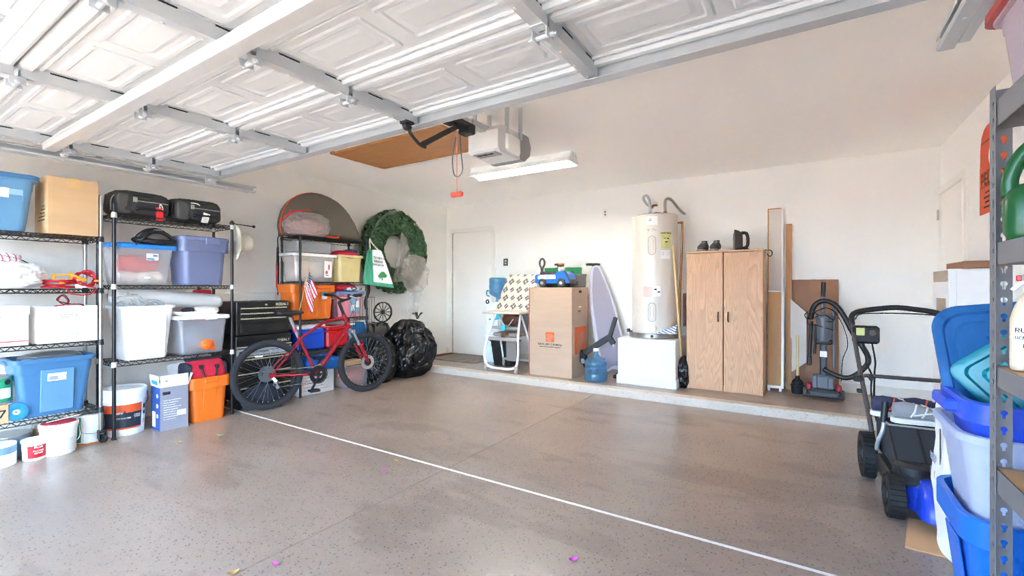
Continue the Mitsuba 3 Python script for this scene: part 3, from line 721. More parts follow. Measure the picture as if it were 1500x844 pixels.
# cans and pails on the floor under the far left unit
paint_can('paint_can', 'wide grey metal paint can with red and blue label on the floor at left', .125, .155, -4.84, .83, 0, (.1, .85, 'm_bluelab'), extra=[('emblem', wrap(mv(ext(affinity.scale(sg.Point(0, 0).buffer(.04, 12), 1.0, .6), .001), 0, .06, .002), .126, -.25), 'm_red', False), ('mark', wrap(mv(ext(sg.Point(0, 0).buffer(.018), .001), 0, .10, .002), .126, .75), 'm_ink', False)], lid='m_steelcan')
paint_can('paint_can', 'white paint tub with blue band, nearest on the floor at the left edge', .10, .145, -4.62, .735, 0, (.6, .92, 'm_bluelab'), 'm_whiteplastic', lid='m_offwhite')
put('spackle_tub', 'small white tub with red label on the floor, second from the left edge', 'tub', [('tub', lathe([(0, 0), (.054, 0), (.058, .004), (.064, .125), (.068, .126), (.068, .143), (.06, .146), (.055, .138), (0, .138)], 32), 'm_whiteplastic', 40),
    ('label', loft([np.column_stack([np.cos(np.linspace(-.75, 1.05, 20)) * q, np.sin(np.linspace(-.75, 1.05, 20)) * q, np.full(20, zz)]) for q, zz in ((.0595, .02), (.0637, .105))], False, False), 'm_red', True, 'red label'), ('print', cat(pt('PLUS', .063, .088, .013, .15), pt('PLASTER', .0625, .065, .009, .15), pt('REPAIR', .062, .048, .009, .15)), 'm_paper', False)], -4.585, .915, 0, 0)
put('plaster_pail', 'white pail with dark red lid and a stirring stick on the floor', 'pail', [('pail', lathe([(0, 0), (.082, 0), (.088, .006), (.102, .20), (.108, .202), (.108, .225), (.098, .228), (.095, .215), (0, .215)], 36), 'm_whiteplastic', 40), ('lid', mv(cyl(.096, 0, .008, 36, .003), 0, 0, .222), 'm_lidred', 40, 'dark red lid'), ('label', band(.0985, .03, .12, 30, -.9, 1.0), 'm_offwhite', True), ('handle', bail(.106, .23, .8), 'm_offwhite', True)], -4.60, 1.045, 0, 0)
M('lidred', 'a8323c', 0.45); M('stick', 'e3d9c6', 0.6)
put('stir_stick', 'longer pale wooden stir stick lying across the red lidded pail', 'stick', [('stick', bar((-.05, -.07, .234), (.05, .09, .272), .022, .003), 'm_stick', False)], -4.57, 1.055, 0, 0, 'pale stir sticks')
put('stir_stick', 'shorter pale stir stick near the back rim of the red lidded pail', 'stick', [('stick', bar((-.08, -.02, .234), (-.03, .11, .262), .022, .003), 'm_stick', False)], -4.62, 1.055, 0, 0, 'pale stir sticks')
paint_can('paint_can', 'white paint can with wire handle on the floor beside the caster', .086, .235, -4.74, 1.245, 0, (.03, .95, 'm_paper'), extra=[('stripe', band(.0885, .02, .21, 28, -1.15, -.75), 'm_greencan', True), ('handle', bail(.087, .235, 1.0), 'm_galvdark', True), ('rim', lathe([(.086, 0), (.0885, 0), (.0885, .012), (.086, .012)], 28), 'm_terracotta', True)], lid='m_steelcan')
paint_can('paint_can', 'tan paint can standing behind the red lidded pail', .07, .175, -4.90, 1.035, 0, (.1, .9, 'm_kraft'), lid='m_steelcan')
# ---------------- second unit: bags, totes, bucket, box
def pillow(sx, sy, sz, e=.5, amp=.03, fr=3.0, seed=0, sub=4):
    m = trimesh.creation.icosphere(subdivisions=sub); v = m.vertices.copy()
    w = np.sign(v) * np.abs(v) ** e
    nz = meshkit.fbm(v * fr + seed * 3.1, 3, seed)
    w *= (1 + amp * 2 * (nz - .5))[:, None]
    w *= np.array([sx, sy, sz]) / 2; w[:, 2] -= w[:, 2].min()
    m.vertices = w; return m
def crease(p, n, uv): return fbm(p.x * 14, p.y * 14, p.z * 14, 3)
Mbump('nylon_black', '302f2e', 0.55, crease, .02, 3e-3)
M('shell_grey', '4d4b48', 0.5); M('tagwhite', 'dcd8d0', 0.6); M('tagred', 'd8242a', 0.5)
def duffel(label, y, tag, z=1.803):
    L, W, H = .40, .29, .208
    ps = [('body', pillow(L, W, H, .42, .05, 2.5, int(y * 100)), 'm_nylon_black', True),
          ('end_panel', mv(pillow(.10, .05, H * .8, .5, .02, 2, 3, 3), -L / 2 + .075, -W / 2 + .025, .008), 'm_shell_grey', True, 'grey moulded corner'),
          ('front_pocket', mv(pillow(.25, .05, H * .62, .4, .03, 2, 5, 3), .055, -W / 2 + .018, .01), 'm_black_fabric', True),
          ('zipper', tube([(-.17, -W / 2 + .03, H * .78), (0, -W / 2 - .002, H * .80), (.17, -W / 2 + .03, H * .76)], .004, 6, 6), 'm_black', True),
          ('strap', cat(bx(-.06, .17, -W / 2 - .012, -W / 2 - .008, H * .56, H * .60, .001), bx(-.075, -.045, -W / 2 - .014, -W / 2 - .004, H * .52, H * .72, .003)), 'm_strap_grey', False, 'grey webbing strap'),
          ('handle', cat(tube([(-.05, -W / 2 - .005, .05), (-.04, -W / 2 - .022, .058), (.13, -W / 2 - .022, .058), (.14, -W / 2 - .005, .05)], .009, 8, 5)), 'm_black', True),
          ('end_strap', tube([(-L / 2 + .06, -.10, H * .95), (-L / 2 - .002, -.11, H * .6), (-L / 2 - .004, -.10, .03)], .012, 6, 6, flat=.3), 'm_strap_grey' if tag == 'r' else 'm_black', True)]
    if tag == 'r':
        ps += [('tag', mv(bx(-.026, .026, -.0015, .0015, -.115, 0, .001), .105, -W / 2 - .022, .085), 'm_tagred', False, 'red luggage tag'), ('tag/loop', tube([(.105, -W / 2 - .022, .075), (.11, -W / 2 - .018, .115), (.125, -W / 2 - .02, .09), (.125, -W / 2 - .022, .065)], .004, 6, 5), 'm_tagwhite', True)]
    else:
        ps += [('tag', mv(bx(-.028, .028, -.0015, .0015, -.095, 0, .001), .05, -W / 2 - .024, .085, ry=.25), 'm_tagwhite', False, 'white luggage tag'), ('tag/print', cat([mv(bx(-.018, .018, -.0025, -.0016, -.03 - .016 * i, -.027 - .016 * i), .05, -W / 2 - .024, .085, ry=.25) for i in range(4)]), 'm_paper_print', False), ('clip', tube([(-.08, -W / 2 + .01, H * .80), (-.03, -W / 2 - .006, H * .79), (.0, -W / 2, H * .74)], .006, 6, 5), 'm_tagwhite', True)]
    put('duffel_bag', label, 'bag', ps, -4.80, y, z, LEFT)
duffel('black rolling duffel bag with a red luggage tag on the top shelf', 1.575, 'r')
duffel('black rolling duffel bag with a white luggage tag on the top shelf', 1.995, 'w')
L, W, H = .455, .31, .325
z = 1.232
put('storage_tote', 'clear tote with bright blue lid on the upper shelf, bicycle helmet on it', 'tote', [('body', tub(L, W, H, tap=.86, r=.03, t=.003), 'm_clear_bin'), ('lid', mv(tublid(L, W, .035, .03), 0, 0, H - .01), 'm_blue_lid'), ('label', mv(bx(-.045, .04, -.002, -.001, -.028, .028), .055, -.144, .235, rx=.07), 'm_paper', False, 'white and blue label'),
    ('label', mv(bx(-.04, .012, -.003, -.0021, -.024, -.010), .055, -.144, .235, rx=.07), 'm_blue_lid', False), ('label', mv(bx(.0, .035, -.003, -.0021, .002, .02), .055, -.144, .235, rx=.07), 'm_slate', False)], -4.805, 1.585, z, LEFT)
M('pinkstuff', 'd87a72', 0.8); M('redstuff', 'd2483f', 0.8); M('creamstuff', 'e9e2d6', 0.8); M('greystuff', '9c9fa3', 0.8)
def contents(label, x, y, z, L, W, H, n, seed, mat, s=.08, group=None):
    k = put('tote_contents', label, 'clutter', [('pile', heap(L, W, H, n, seed, s), mat, True)], x, y, z, LEFT, group); labels[k]['kind'] = 'stuff'
contents('cream coloured odds and ends low in the clear tote with the blue lid', -4.80, 1.585, z + .018, .37, .25, .10, 70, 3, 'm_creamstuff')
contents('red and pink folded things seen through the clear tote with the blue lid', -4.80, 1.60, z + .11, .37, .26, .16, 26, 5, 'm_redstuff', .14)
# bicycle helmet
hm = [mv(tube([(-.12 + .006 * abs(i), .035 * i, .03), (-.07, .033 * i, .105 - .008 * abs(i)), (.02, .03 * i, .13 - .01 * abs(i)), (.10, .024 * i, .09 - .008 * abs(i)), (.135 - .008 * abs(i), .016 * i, .035)], .015, 8, 6), 0, 0, 0) for i in (-2.4, -1.2, 0, 1.2, 2.4)]
rim = tube([(.135 * math.cos(a), .095 * math.sin(a), .028 + .008 * math.cos(2 * a)) for a in np.linspace(0, 2 * PI, 24, endpoint=False)], .02, 8, closed=True)
put('bicycle_helmet', 'black vented bicycle helmet sitting on the clear tote with blue lid', 'helmet', [('shell', cat(hm + [rim]), 'm_black', True), ('liner', mv(trimesh.creation.icosphere(subdivisions=3).apply_transform(np.diag([.125, .088, .098, 1])), 0, 0, .03).slice_plane((0, 0, .015), (0, 0, 1)), 'm_grey_fabric', True), ('strap', tube([(-.10, -.09, .03), (-.14, -.13, .01), (-.17, -.14, -.02), (-.15, -.12, .03)], .006, 6, 5, flat=.4), 'm_black_fabric', True), ('badge', cat(bx(-.02, .05, -.085, -.02, .118, .124, .002), bx(.07, .10, -.05, -.02, .085, .092)), 'm_strap_grey', False)], -4.70, 1.66, z + .342, LEFT)
L, W, H = .415, .36, .42
put('storage_tote', 'slate blue lidded tote on the upper shelf under the white tagged bag', 'tote', [('body', tub(L, W, H, tap=.88, r=.06, skirt=.12), 'm_slate'), ('lid', mv(tublid(L, W, .032, .06), 0, 0, H - .006), 'm_slate_lid'), ('latch', cat(bx(-.01, .11, -W / 2 - .016, -W / 2 - .002, H - .05, H + .012, .004)), 'm_slate_lid'), ('rib', ribbed(L, W, H, .88, (-.02, .10), .01, .008), 'm_slate')], -4.785, 2.03, z, LEFT)
# hat and hook rod at the right-hand post
M('hat', 'c9c2b2', 0.9)
hp = [(0, .115), (.05, .115), (.078, .10), (.088, .05), (.09, .012), (.12, .0), (.162, -.012), (.165, -.008), (.12, .006), (.092, .018)]
hpf = [(0, .112)] + hp[1:]
hatm = lathe([(.001, .115), (.05, .115), (.076, .10), (.086, .05), (.09, .014), (.12, .002), (.16, -.014), (.163, -.018), (.158, -.018), (.12, -.003), (.087, .008), (.082, .05), (.07, .096), (.048, .11), (.001, .11)], 40)
v = hatm.vertices; v[:, 2] += .012 * (meshkit.fbm(v * 14, 3, 4) - .5); v[:, 0] *= 1.0 + .06 * (meshkit.fbm(v * 9, 3, 2) - .5)
put('hook_rod', 'thin black rod with a hook end on top of the shelf post, holding the hat', 'rod', [('rod', cat(tube([(0, 0, 0), (.06, -.01, -.004), (.19, -.03, -.012)], .0045, 8, 4), mv(trimesh.creation.icosphere(subdivisions=2, radius=.014), .19, -.03, -.012), mv(cyl(.019, -.012, .012, 14), 0, 0, 0)), 'm_black', True)], -4.63, 2.262, 1.822, LEFT)
put('sun_hat', 'beige wide brimmed sun hat hanging from the shelf post', 'hat', [('hat', mv(hatm, 0, 0, 0, rx=-PI / 2), 'm_hat', True), ('band', mv(lathe([(.087, .018), (.0885, .02), (.0865, .042), (.085, .042)], 40), 0, 0, 0, rx=-PI / 2), 'm_strap_grey', True)], -4.585, 2.30, 1.638, -.25)
# middle shelf
z = .612
L, W, H = .395, .36, .445
put('waste_bin', 'tall open white plastic bin on the middle shelf', 'bin', [('body', tub(L, W, H, tap=.80, r=.035, skirt=.02), 'm_whiteplastic'), ('rib', mv(bx(-.05, .12, -.012, 0, .02, .37, .004), 0, -.14, 0, rx=.10), 'm_whiteplastic'), ('handle', bx(L / 2 - .005, L / 2 + .012, -.03, .03, H - .03, H - .008, .004), 'm_whiteplastic')], -4.79, 1.60, z, LEFT)
put('plastic_wrap', 'crumpled clear plastic wrap sticking out of the white bin', 'plastic wrap', [('wrap', cat(mv(lump(.20, .2, .16, .3, 4, 31, 4), -.08, -.02, 0), mv(lump(.17, .2, .10, .25, 3, 32, 4), .08, .03, .02)), 'm_film', True)], -4.79, 1.60, z + .38, LEFT)
put('foam_roll', 'long pale grey foam roll lying behind the white bin and grey tote', 'roll', [('roll', mv(lathe([(0, 0), (.05, .004), (.065, .03), (.082, .72), (.08, .82), (.06, .86), (0, .868)], 28), 0, 0, 0, rx=PI / 2 - .085), 'm_offwhite', True)], -4.865, 2.27, 1.072, 0)
L, W, H = .43, .37, .335
put('storage_tote', 'grey see-through tote with white lid on the middle shelf', 'tote', [('body', tub(L, W, H, tap=.88, r=.03, t=.003), 'm_clear_grey'), ('lid', mv(tublid(L, W, .026, .03), 0, 0, H - .008), 'm_whiteplastic'), ('latch', bx(.0, .10, -W / 2 - .014, -W / 2 - .002, H - .03, H + .01, .004), 'm_whiteplastic')], -4.775, 2.01, z, LEFT)
contents('grey and dark things in the see-through tote with white lid', -4.77, 2.01, z + .02, .36, .30, .25, 44, 15, 'm_greystuff', .12)
contents('orange folded thing in the see-through tote with white lid', -4.665, 2.05, z + .02, .18, .08, .12, 10, 16, 'm_orange2', .10)
put('tray', 'flat white tray lying on the white lid of the grey tote', 'tray', [('tray', loft([rr3(.32, .26, .03, 0), rr3(.35, .29, .03, .022), rr3(.36, .30, .03, .022), rr3(.36, .30, .03, .026), rr3(.34, .28, .03, .026), rr3(.31, .25, .03, .006)]), 'm_whiteplastic')], -4.785, 1.985, z + .355, LEFT)
put('folded_cloth', 'folded cream cloth on the tray over the grey tote', 'cloth', [('cloth', lump(.20, .18, .055, .14, 3, 8, 4, .3), 'm_creamstuff', True)], -4.72, 2.07, z + .375, LEFT)
put('glove', 'dark rolled glove lying beside the folded cream cloth', 'glove', [('glove', lump(.09, .11, .05, .2, 3, 18, 3, .3), 'm_darkcloth', True)], -4.72, 1.925, z + .375, LEFT)
put('fuel_can', 'red metal can standing behind the grey tote', 'can', [('can', bx(-.07, .07, -.045, .045, 0, .575, .012), 'm_red', False), ('cap', mv(cyl(.015, 0, .025, 16, .003), -.03, 0, .575), 'm_black')], -4.965, 2.15, z + .002, LEFT)
# floor
put('bucket', 'white five gallon bucket with orange and black label on the floor', 'bucket', [
    ('body', lathe([(0, 0), (.128, 0), (.132, .006), (.144, .28), (.149, .281), (.149, .292), (.145, .293), (.146, .315), (.151, .316), (.151, .327), (.147, .328), (.148, .352), (.153, .353), (.153, .372), (.149, .374), (.144, .37), (.139, .30), (.127, .02), (0, .016)], 48), 'm_whiteplastic', 40),
    ('lid', mv(lathe([(0, 0), (.13, 0), (.136, .006), (.146, .008), (.149, .004), (.149, -.01)], 48), 0, 0, .372), 'm_whiteplastic', 40),
    ('label', loft([np.column_stack([np.cos(np.linspace(-1.6, .62, 40)) * q, np.sin(np.linspace(-1.6, .62, 40)) * q, np.full(40, zz)]) for q, zz in ((.1356, .06), (.1445, .255))], False, False), 'm_ink2', True, 'black label'),
    ('label', loft([np.column_stack([np.cos(np.linspace(-1.6, .62, 40)) * q, np.sin(np.linspace(-1.6, .62, 40)) * q, np.full(40, zz)]) for q, zz in ((.1430, .19), (.1450, .256))], False, False), 'm_orange_lab', True, 'orange band'),
    ('label', loft([np.column_stack([np.cos(np.linspace(-1.6, .62, 40)) * q, np.sin(np.linspace(-1.6, .62, 40)) * q, np.full(40, zz)]) for q, zz in ((.1360, .055), (.1366, .068))], False, False), 'm_orange_lab', True, 'orange band'),
    ('badge', wrap(bx(-.042, .042, .172, .205, .0, .003), .143, -.52), 'm_ink', True), ('print', cat(wrap(mv(text('Behr', .018, .001, True), -.028, .182, .0032), .143, -.52), wrap(mv(text('PREMIUM FLOOR', .010, .001, True), -.05, .142, .0025), .140, -.45), wrap(mv(bx(0, .05, .165, .168, 0, .001), 0, 0, .0025), .141, .15), wrap(mv(bx(0, .05, .155, .158, 0, .001), 0, 0, .0025), .141, .15), wrap(mv(bx(0, .05, .145, .148, 0, .001), 0, 0, .0025), .141, .15)), 'm_paper', True),
    ('print', cat(wrap(bx(.0, .03, .20, .235, 0, .001), .1445, .72), wrap(bx(.0, .025, .15, .18, 0, .001), .1425, .74), wrap(bx(.0, .03, .10, .105, 0, .001), .140, .74), wrap(bx(.0, .03, .085, .09, 0, .001), .139, .74)), 'm_ink', True),
    ('handle', tube([(.06, .142, .33), (.0, .165, .24), (-.07, .15, .2)], .003, 6, 6), 'm_galvdark', True)], -4.80, 1.487, 0, 0.0)
M('ink2', '262b38', 0.5); M('orange_lab', 'e0582a', 0.5); M('purplegrey', '8b8994', 0.6); M('boxblue', '2b4a86', 0.5)
bz = []
L, W, H = .205, .20, .365
put('product_box', 'opened grey and navy product box with white flaps between bucket and orange bin', 'box', [
    ('carton', obox(L, W, H, .004), 'm_purplegrey', False), ('side_print', cat(bx(-L / 2 - .001, -L / 2, -W / 2, W / 2, .0, H)), 'm_boxblue', False, 'navy printed side'), ('side_print', cat([mv(cyl(.018, -.0004, .0004, 16), -L / 2 - .0014, -.04, .12 + .085 * i, ry=PI / 2) for i in range(3)] + [bx(-L / 2 - .002, -L / 2 - .001, .0, .07, .02, .15)]), 'm_paper', False),
    ('flap', mv(bx(-L / 2, L / 2, -.003, 0, 0, .10), 0, -W / 2, H, rx=.03), 'm_paper', False, 'white flap'), ('flap', mv(bx(-.003, 0, -W / 2, W / 2, 0, .10), -L / 2, 0, H, ry=-.12), 'm_paper', False, 'white flap'), ('flap', mv(bx(0, .003, -W / 2, W / 2, 0, .10), L / 2, 0, H, ry=.35), 'm_paper', False), ('flap', mv(bx(-.0015, 0, -.07, .06, .02, .055), -L / 2 - .004, 0, H, ry=-.12), 'm_blue_lid', False, 'blue print'),
    ('print', cat([bx(-.08, -.08 + .13 - .02 * (i % 3), -W / 2 - .0008, -W / 2, .25 - .02 * i, .253 - .02 * i) for i in range(9)]), 'm_paper', False), ('print', cat(bx(-.085, -.03, -W / 2 - .001, -W / 2, .30, .325), bx(-.07, -.04, -W / 2 - .005, -W / 2 - .003, H + .05, H + .056)), 'm_ink', False), ('label', bx(.02, .085, -W / 2 - .0012, -W / 2, .11, .155), 'm_paper', False, 'white shipping label'),
    ('insert', mv(lump(.13, .15, .10, .15, 2, 44, 3), -.01, 0, H - .03), 'm_darkcloth', True)], -4.665, 1.765, 0, LEFT - .04)
put('paper_sheets', 'folded white paper sheets standing behind the product box', 'paper', [('sheet', mv(bx(-.10, .10, -.002, .002, 0, .50), -.03, 0, 0, rx=-.10, ry=.22), 'm_paper', False), ('sheet', mv(bx(-.09, .08, -.002, .002, 0, .52), .05, .02, 0, rx=-.12, ry=-.12), 'm_paper', False)], -4.82, 1.93, 0, LEFT)
L, W, H = .35, .36, .40
put('storage_bin', 'orange plastic tote on the floor holding the red tool bag', 'bin', [('body', tub(L, W, H, tap=.86, r=.05, skirt=.10), 'm_orange'), ('rib', ribbed(L, W, H, .86, (.06,), .03, .012, .04, .8), 'm_orange'), ('panel', mv(bx(-.055, .05, -.006, 0, .02, H * .82, .003), 0, -.136, 0, rx=.10), 'm_orange'), ('handle', bx(-.05, .06, -W / 2 - .012, -W / 2 + .004, H - .05, H - .012, .005), 'm_orange')], -4.735, 2.05, 0, LEFT - .03)
tb = loft([rr3(.30, .19, .05, 0), rr3(.34, .22, .06, .05), rr3(.33, .20, .06, .12), rr3(.28, .09, .04, .19), rr3(.26, .05, .02, .205)])
put('tool_bag', 'red and dark navy tool bag resting in the orange bin', 'bag', [('body', tb, 'm_redcloth', 40), ('end_panel', cat(mv(pillow(.05, .20, .17, .5, .03, 2, 3, 3), -.15, 0, .005), mv(pillow(.04, .19, .16, .5, .03, 2, 4, 3), .15, 0, .005)), 'm_darkcloth', True, 'navy end panel'), ('zip_top', bx(-.15, .15, -.045, .045, .185, .212, .012), 'm_darkcloth'), ('handle', cat(tube([(-.06, -.098, .13), (-.045, -.125, .06), (.0, -.13, .02), (.05, -.125, .05), (.07, -.098, .12)], .006, 8, 6), tube([(-.08, -.02, .205), (-.03, -.01, .25), (.05, -.01, .25), (.09, -.02, .20)], .006, 8, 6), bx(-.075, -.045, -.11, -.085, .12, .155, .003), bx(.055, .085, -.11, -.085, .11, .145, .003)), 'm_black', True)], -4.70, 2.045, .355, LEFT, ry=0)

# ---------------- tool chest
M('chest', '191a1b', 0.28); M('chest_trim', 'c9c2ac', 0.3, metallic=0.4); M('blade_silver', 'b4bcc4', 0.35, metallic=0.3)
K = []
def drawer(z0, z1, W, f, trim=True):
    m = [('drawer', bx(-W, W, f - .012, f + .01, z0, z1 - .014, .003), 'm_chest', False)]
    if trim: m += [('drawer/trim', cat(bx(-W, W, f - .026, f - .004, z1 - .014, z1 - .003, .002)), 'm_chest_trim', False, 'beige metal drawer pull')]
    return m
U = [('cabinet', bx(-.27, .27, -.2, .2, 0, .335, .006), 'm_chest', False), ('lock', mv(cyl(.009, 0, .012, 14), .02, -.2, .30, rx=PI / 2), 'm_chest_trim')]
for z0, z1 in ((.225, .275), (.175, .222), (.128, .172)): U += drawer(z0, z1, .235, -.2)
U += drawer(.02, .125, .235, -.2, False)
U += [('lettering', on_ny(text('KOBALT', .026, .003, True), .125, -.2, .288), 'm_chest_trim', False, 'pale lettering')]
put('tool_chest', 'black upper tool chest with three beige drawer pulls behind the bicycle saddle', 'tool chest', U, -4.885, 2.60, .735, LEFT)
U = [('cabinet', bx(-.285, .285, -.2, .2, .09, .73, .006), 'm_chest', False), ('panel', cat(bx(-.28, .28, -.213, -.199, .53, .60, .002)), 'm_blade_silver', False, 'silver printed panel'), ('panel/print', cat(bx(-.26, -.2, -.2142, -.213, .55, .58), on_ny(text('24 5 DRAWER', .018, .001, True), -.14, -.213, .555), bx(.04, .2, -.2142, -.213, .57, .575)), 'm_ink', False),
     ('trim', bx(-.285, .285, -.218, -.199, .612, .624, .002), 'm_chest_trim', False, 'beige metal drawer pull'), ('trim', bx(-.285, .285, -.218, -.199, .512, .524, .002), 'm_chest_trim', False, 'beige metal drawer pull'), ('lettering', on_ny(text('KOBALT', .026, .003, True), .125, -.2, .645), 'm_chest_trim', False, 'pale lettering')]
for z0, z1 in ((.37, .50), (.23, .36), (.10, .22)): U += drawer(z0, z1, .27, -.2)
for sx in (-.24, .24):
    for sy in (-.15, .15): U.append(('caster', cat(mv(cyl(.036, -.014, .014, 18, .003), sx, sy, .036, rx=PI / 2), bx(sx - .025, sx + .025, sy - .022, sy + .022, .06, .092, .004)), 'm_black'))
put('tool_cabinet', 'black rolling tool cabinet with silver strip under the upper chest', 'tool chest', U, -4.885, 2.61, 0, LEFT)
put('folded_tarp', 'dark navy crumpled bundle on the floor between the tool cabinet and the rear wheel', 'bundle', [('bundle', lump(.42, .11, .26, .16, 2.4, 61, 4, .2), 'm_darkcloth', True)], -4.64, 2.56, 0.0, LEFT)

# ---------------- bicycle (local x forward, z up, drive side at -y)
M('bikered', '9e1022', 0.22, metallic=0.25, clearcoat=0.8); M('tyre', '26262a', 0.75); M('alloy', 'c4c4c6', 0.25, metallic=0.8); M('reflector', 'e6e4e0', 0.25); M('tail_red', 'd82028', 0.3)
R0, WB, BBX, BBZ = .345, 1.075, .485, .285
HT, HB, ST = np.array([.80, 0, .90]), np.array([.858, 0, .762]), np.array([.305, 0, .665])
bp = []
def wheel(x, name):
    n = 72; a = np.arange(n) * 2 * PI / n
    w = lathe([(R0 - .052, -.018), (R0 - .030, -.026), (R0 - .006, -.018), (R0, 0), (R0 - .006, .018), (R0 - .030, .026), (R0 - .052, .018), (R0 - .05, 0), (R0 - .052, -.018)], 72)
    kn = []
    for i in range(96):
        t = 2 * PI * i / 96
        for s in (-1, 1): kn.append(mv(bx(-.006, .006, -.005, .005, -.003, .004), math.cos(t + s * .015) * (R0 - .006), s * .0135, math.sin(t + s * .015) * (R0 - .006), ry=-t + PI / 2))
    rimm = lathe([(R0 - .07, -.009), (R0 - .05, -.013), (R0 - .044, -.012), (R0 - .044, .012), (R0 - .05, .013), (R0 - .07, .009), (R0 - .07, -.009)], 72)
    up = lambda m: mv(m, x, 0, R0, rx=PI / 2)
    out = [(name, cat(up(w), mv(cat(kn), x, 0, R0)), 'm_tyre', 40), (name + '/rim', up(rimm), 'm_black', 40, 'black rim')]
    sp, nip = [], []
    for i in range(32):
        t = 2 * PI * i / 32; s = 1 if i % 2 else -1; tt = t + (.9 if (i // 2) % 2 else -.9)
        a_, b_ = (.026 * math.cos(tt), s * .028, .026 * math.sin(tt)), ((R0 - .068) * math.cos(t), 0, (R0 - .068) * math.sin(t))
        sp.append(rod(a_, b_, .0013, 4)); c_ = tuple(b_[k] * .955 + a_[k] * .045 for k in range(3)); nip.append(rod(c_, b_, .003, 5))
    out += [(name + '/spokes', mv(cat(sp), x, 0, R0), 'm_galvdark'), (name + '/nipples', mv(cat(nip), x, 0, R0), 'm_alloy'), (name + '/hub', up(lathe([(0, -.052), (.008, -.052), (.012, -.034), (.03, -.03), (.03, -.025), (.014, -.02), (.014, .02), (.03, .025), (.03, .03), (.012, .034), (.008, .052), (0, .052)], 20)), 'm_black', 40),
            (name + '/reflector', mv(bx(-.035, .035, -.014, -.006, -.008, .008, .003), x - .09, 0, R0 + .19, ry=.0 if name == 'wheel' else 1.0), 'm_reflector')]
    return out
bp += wheel(0, 'wheel') + wheel(WB, 'front_wheel')
disc = lathe([(.045, -.001), (.082, -.001), (.082, .001), (.045, .001), (.045, -.001)], 40)
bp += [('brake_disc', mv(disc, WB, -.036, R0, rx=PI / 2), 'm_alloy', 40), ('brake_disc', mv(disc, 0, .036, R0, rx=PI / 2), 'm_galvdark', 40)]
bb = np.array([BBX, 0, BBZ]); sp_ = lambda *a: np.array(a)
stays = []
for s in (-1, 1):
    stays += [tube([(BBX - .03, s * .03, BBZ), (.25, s * .045, .31), (.0, s * .066, .335)], .011, 8, 5), tube([ST + (0, s * .02, -.01), (.16, s * .045, .50), (.0, s * .066, .345)], .0085, 8, 5), bx(-.02, .025, s * .066 - .004, s * .066 + .004, .315, .36, .003)]
fr = [rod(bb, ST + (-.018, 0, .05), .0165, 12), rod(HB + (.002, 0, .02), bb, .023, 14), tube([HT + (.004, 0, -.03), (.58, 0, .835), (.42, 0, .745), ST + (0, 0, .01)], [.019, .0165, .015, .013], 12, 6), rod(HT + (-.006, 0, .012), HB + (.006, 0, -.012), .024, 14), tube([(.50, 0, .79), (.66, 0, .775), (.845, 0, .80)], .011, 8, 4), mv(cyl(.022, -.036, .036, 18), BBX, 0, BBZ, rx=PI / 2)]
bp += [('frame', cat(fr + stays), 'm_bikered', True)]
ax = (HB - HT) / np.linalg.norm(HB - HT)
cr = HB + ax * .05
fork = []
for s in (-1, 1): fork.append(cat(rod(cr + (0, s * .06, 0), cr + (0, s * .06, 0) + (np.array([WB - .02, s * .06, R0 + .02]) - cr - (0, s * .06, 0)) * .45, .0135, 10)))
low = []
for s in (-1, 1):
    a_ = cr + (0, s * .06, 0); e_ = np.array([WB, s * .058, R0]); low.append(tube([a_ + (e_ - a_) * .42, a_ + (e_ - a_) * .9, e_], [.019, .017, .012], 10))
low.append(tube([(cr + (np.array([WB, 0, R0]) - cr) * .46) + np.array([.03, -.06, .0]), (cr + (np.array([WB, 0, R0]) - cr) * .40) + np.array([.06, 0, .02]), (cr + (np.array([WB, 0, R0]) - cr) * .46) + np.array([.03, .06, .0])], .012, 8, 5))
bp += [('fork', cat(fork + [bar(cr + (0, -.075, 0), cr + (0, .075, 0), .04, .045, (1, 0, 0)), rod(cr, HB, .016)]), 'm_alloy', 40, 'silver fork stanchions'), ('fork/lowers', cat(low), 'm_bikered', True, 'dark red fork lowers')]
stp = HT - ax * .16
bp += [('stem', cat(rod(HT, stp, .017, 12), rod(stp, stp + (.06, 0, .02), .016, 12)), 'm_black', 40)]
hb = stp + np.array([.06, 0, .02])
bp += [('handlebar', tube([hb + (.03, -.30, .06), hb + (.02, -.19, .055), hb + (0, -.07, .01), hb + (0, .07, .01), hb + (-.03, .19, .055), hb + (-.06, .30, .06)], .0125, 10, 6), 'm_black', True)]
for s in (-1, 1):
    bp += [('handlebar/grip', rod(hb + (-.02 - .0 * s if s < 0 else -.035, s * .20, .056) + (np.array([.04, 0, 0]) if s < 0 else 0), hb + ((.032 if s < 0 else -.063), s * .315, .06), .017, 12), 'm_rubberblack'), ('brake_lever', cat(bar(hb + (-.03, s * .19, .05), hb + (.01, s * .20, .035), .022, .02), tube([hb + (.01, s * .20, .035), hb + (.03, s * .24, .02), hb + (.005, s * .32, .012)], .005, 6, 5)), 'm_alloy', True)]
bp += [('cable', cat(*[tube([hb + (.0, s * .18, .045), hb + (.10, s * .10, .03), hb + (.12, s * .03, -.08), HB + (.07, s * .02, .02), cr + (.03, s * .05, -.05)], .0028, 5, 6) for s in (-1, 1)], tube([hb + (.0, -.17, .045), hb + (.12, -.05, -.02), HT + (.04, -.03, -.05), (.70, -.026, .70), (.55, -.03, .42)], .0028, 5, 6)), 'm_black', True), ('bell', mv(trimesh.creation.icosphere(subdivisions=2, radius=.022), *(hb + (.0, -.12, .05))), 'm_black', True)]
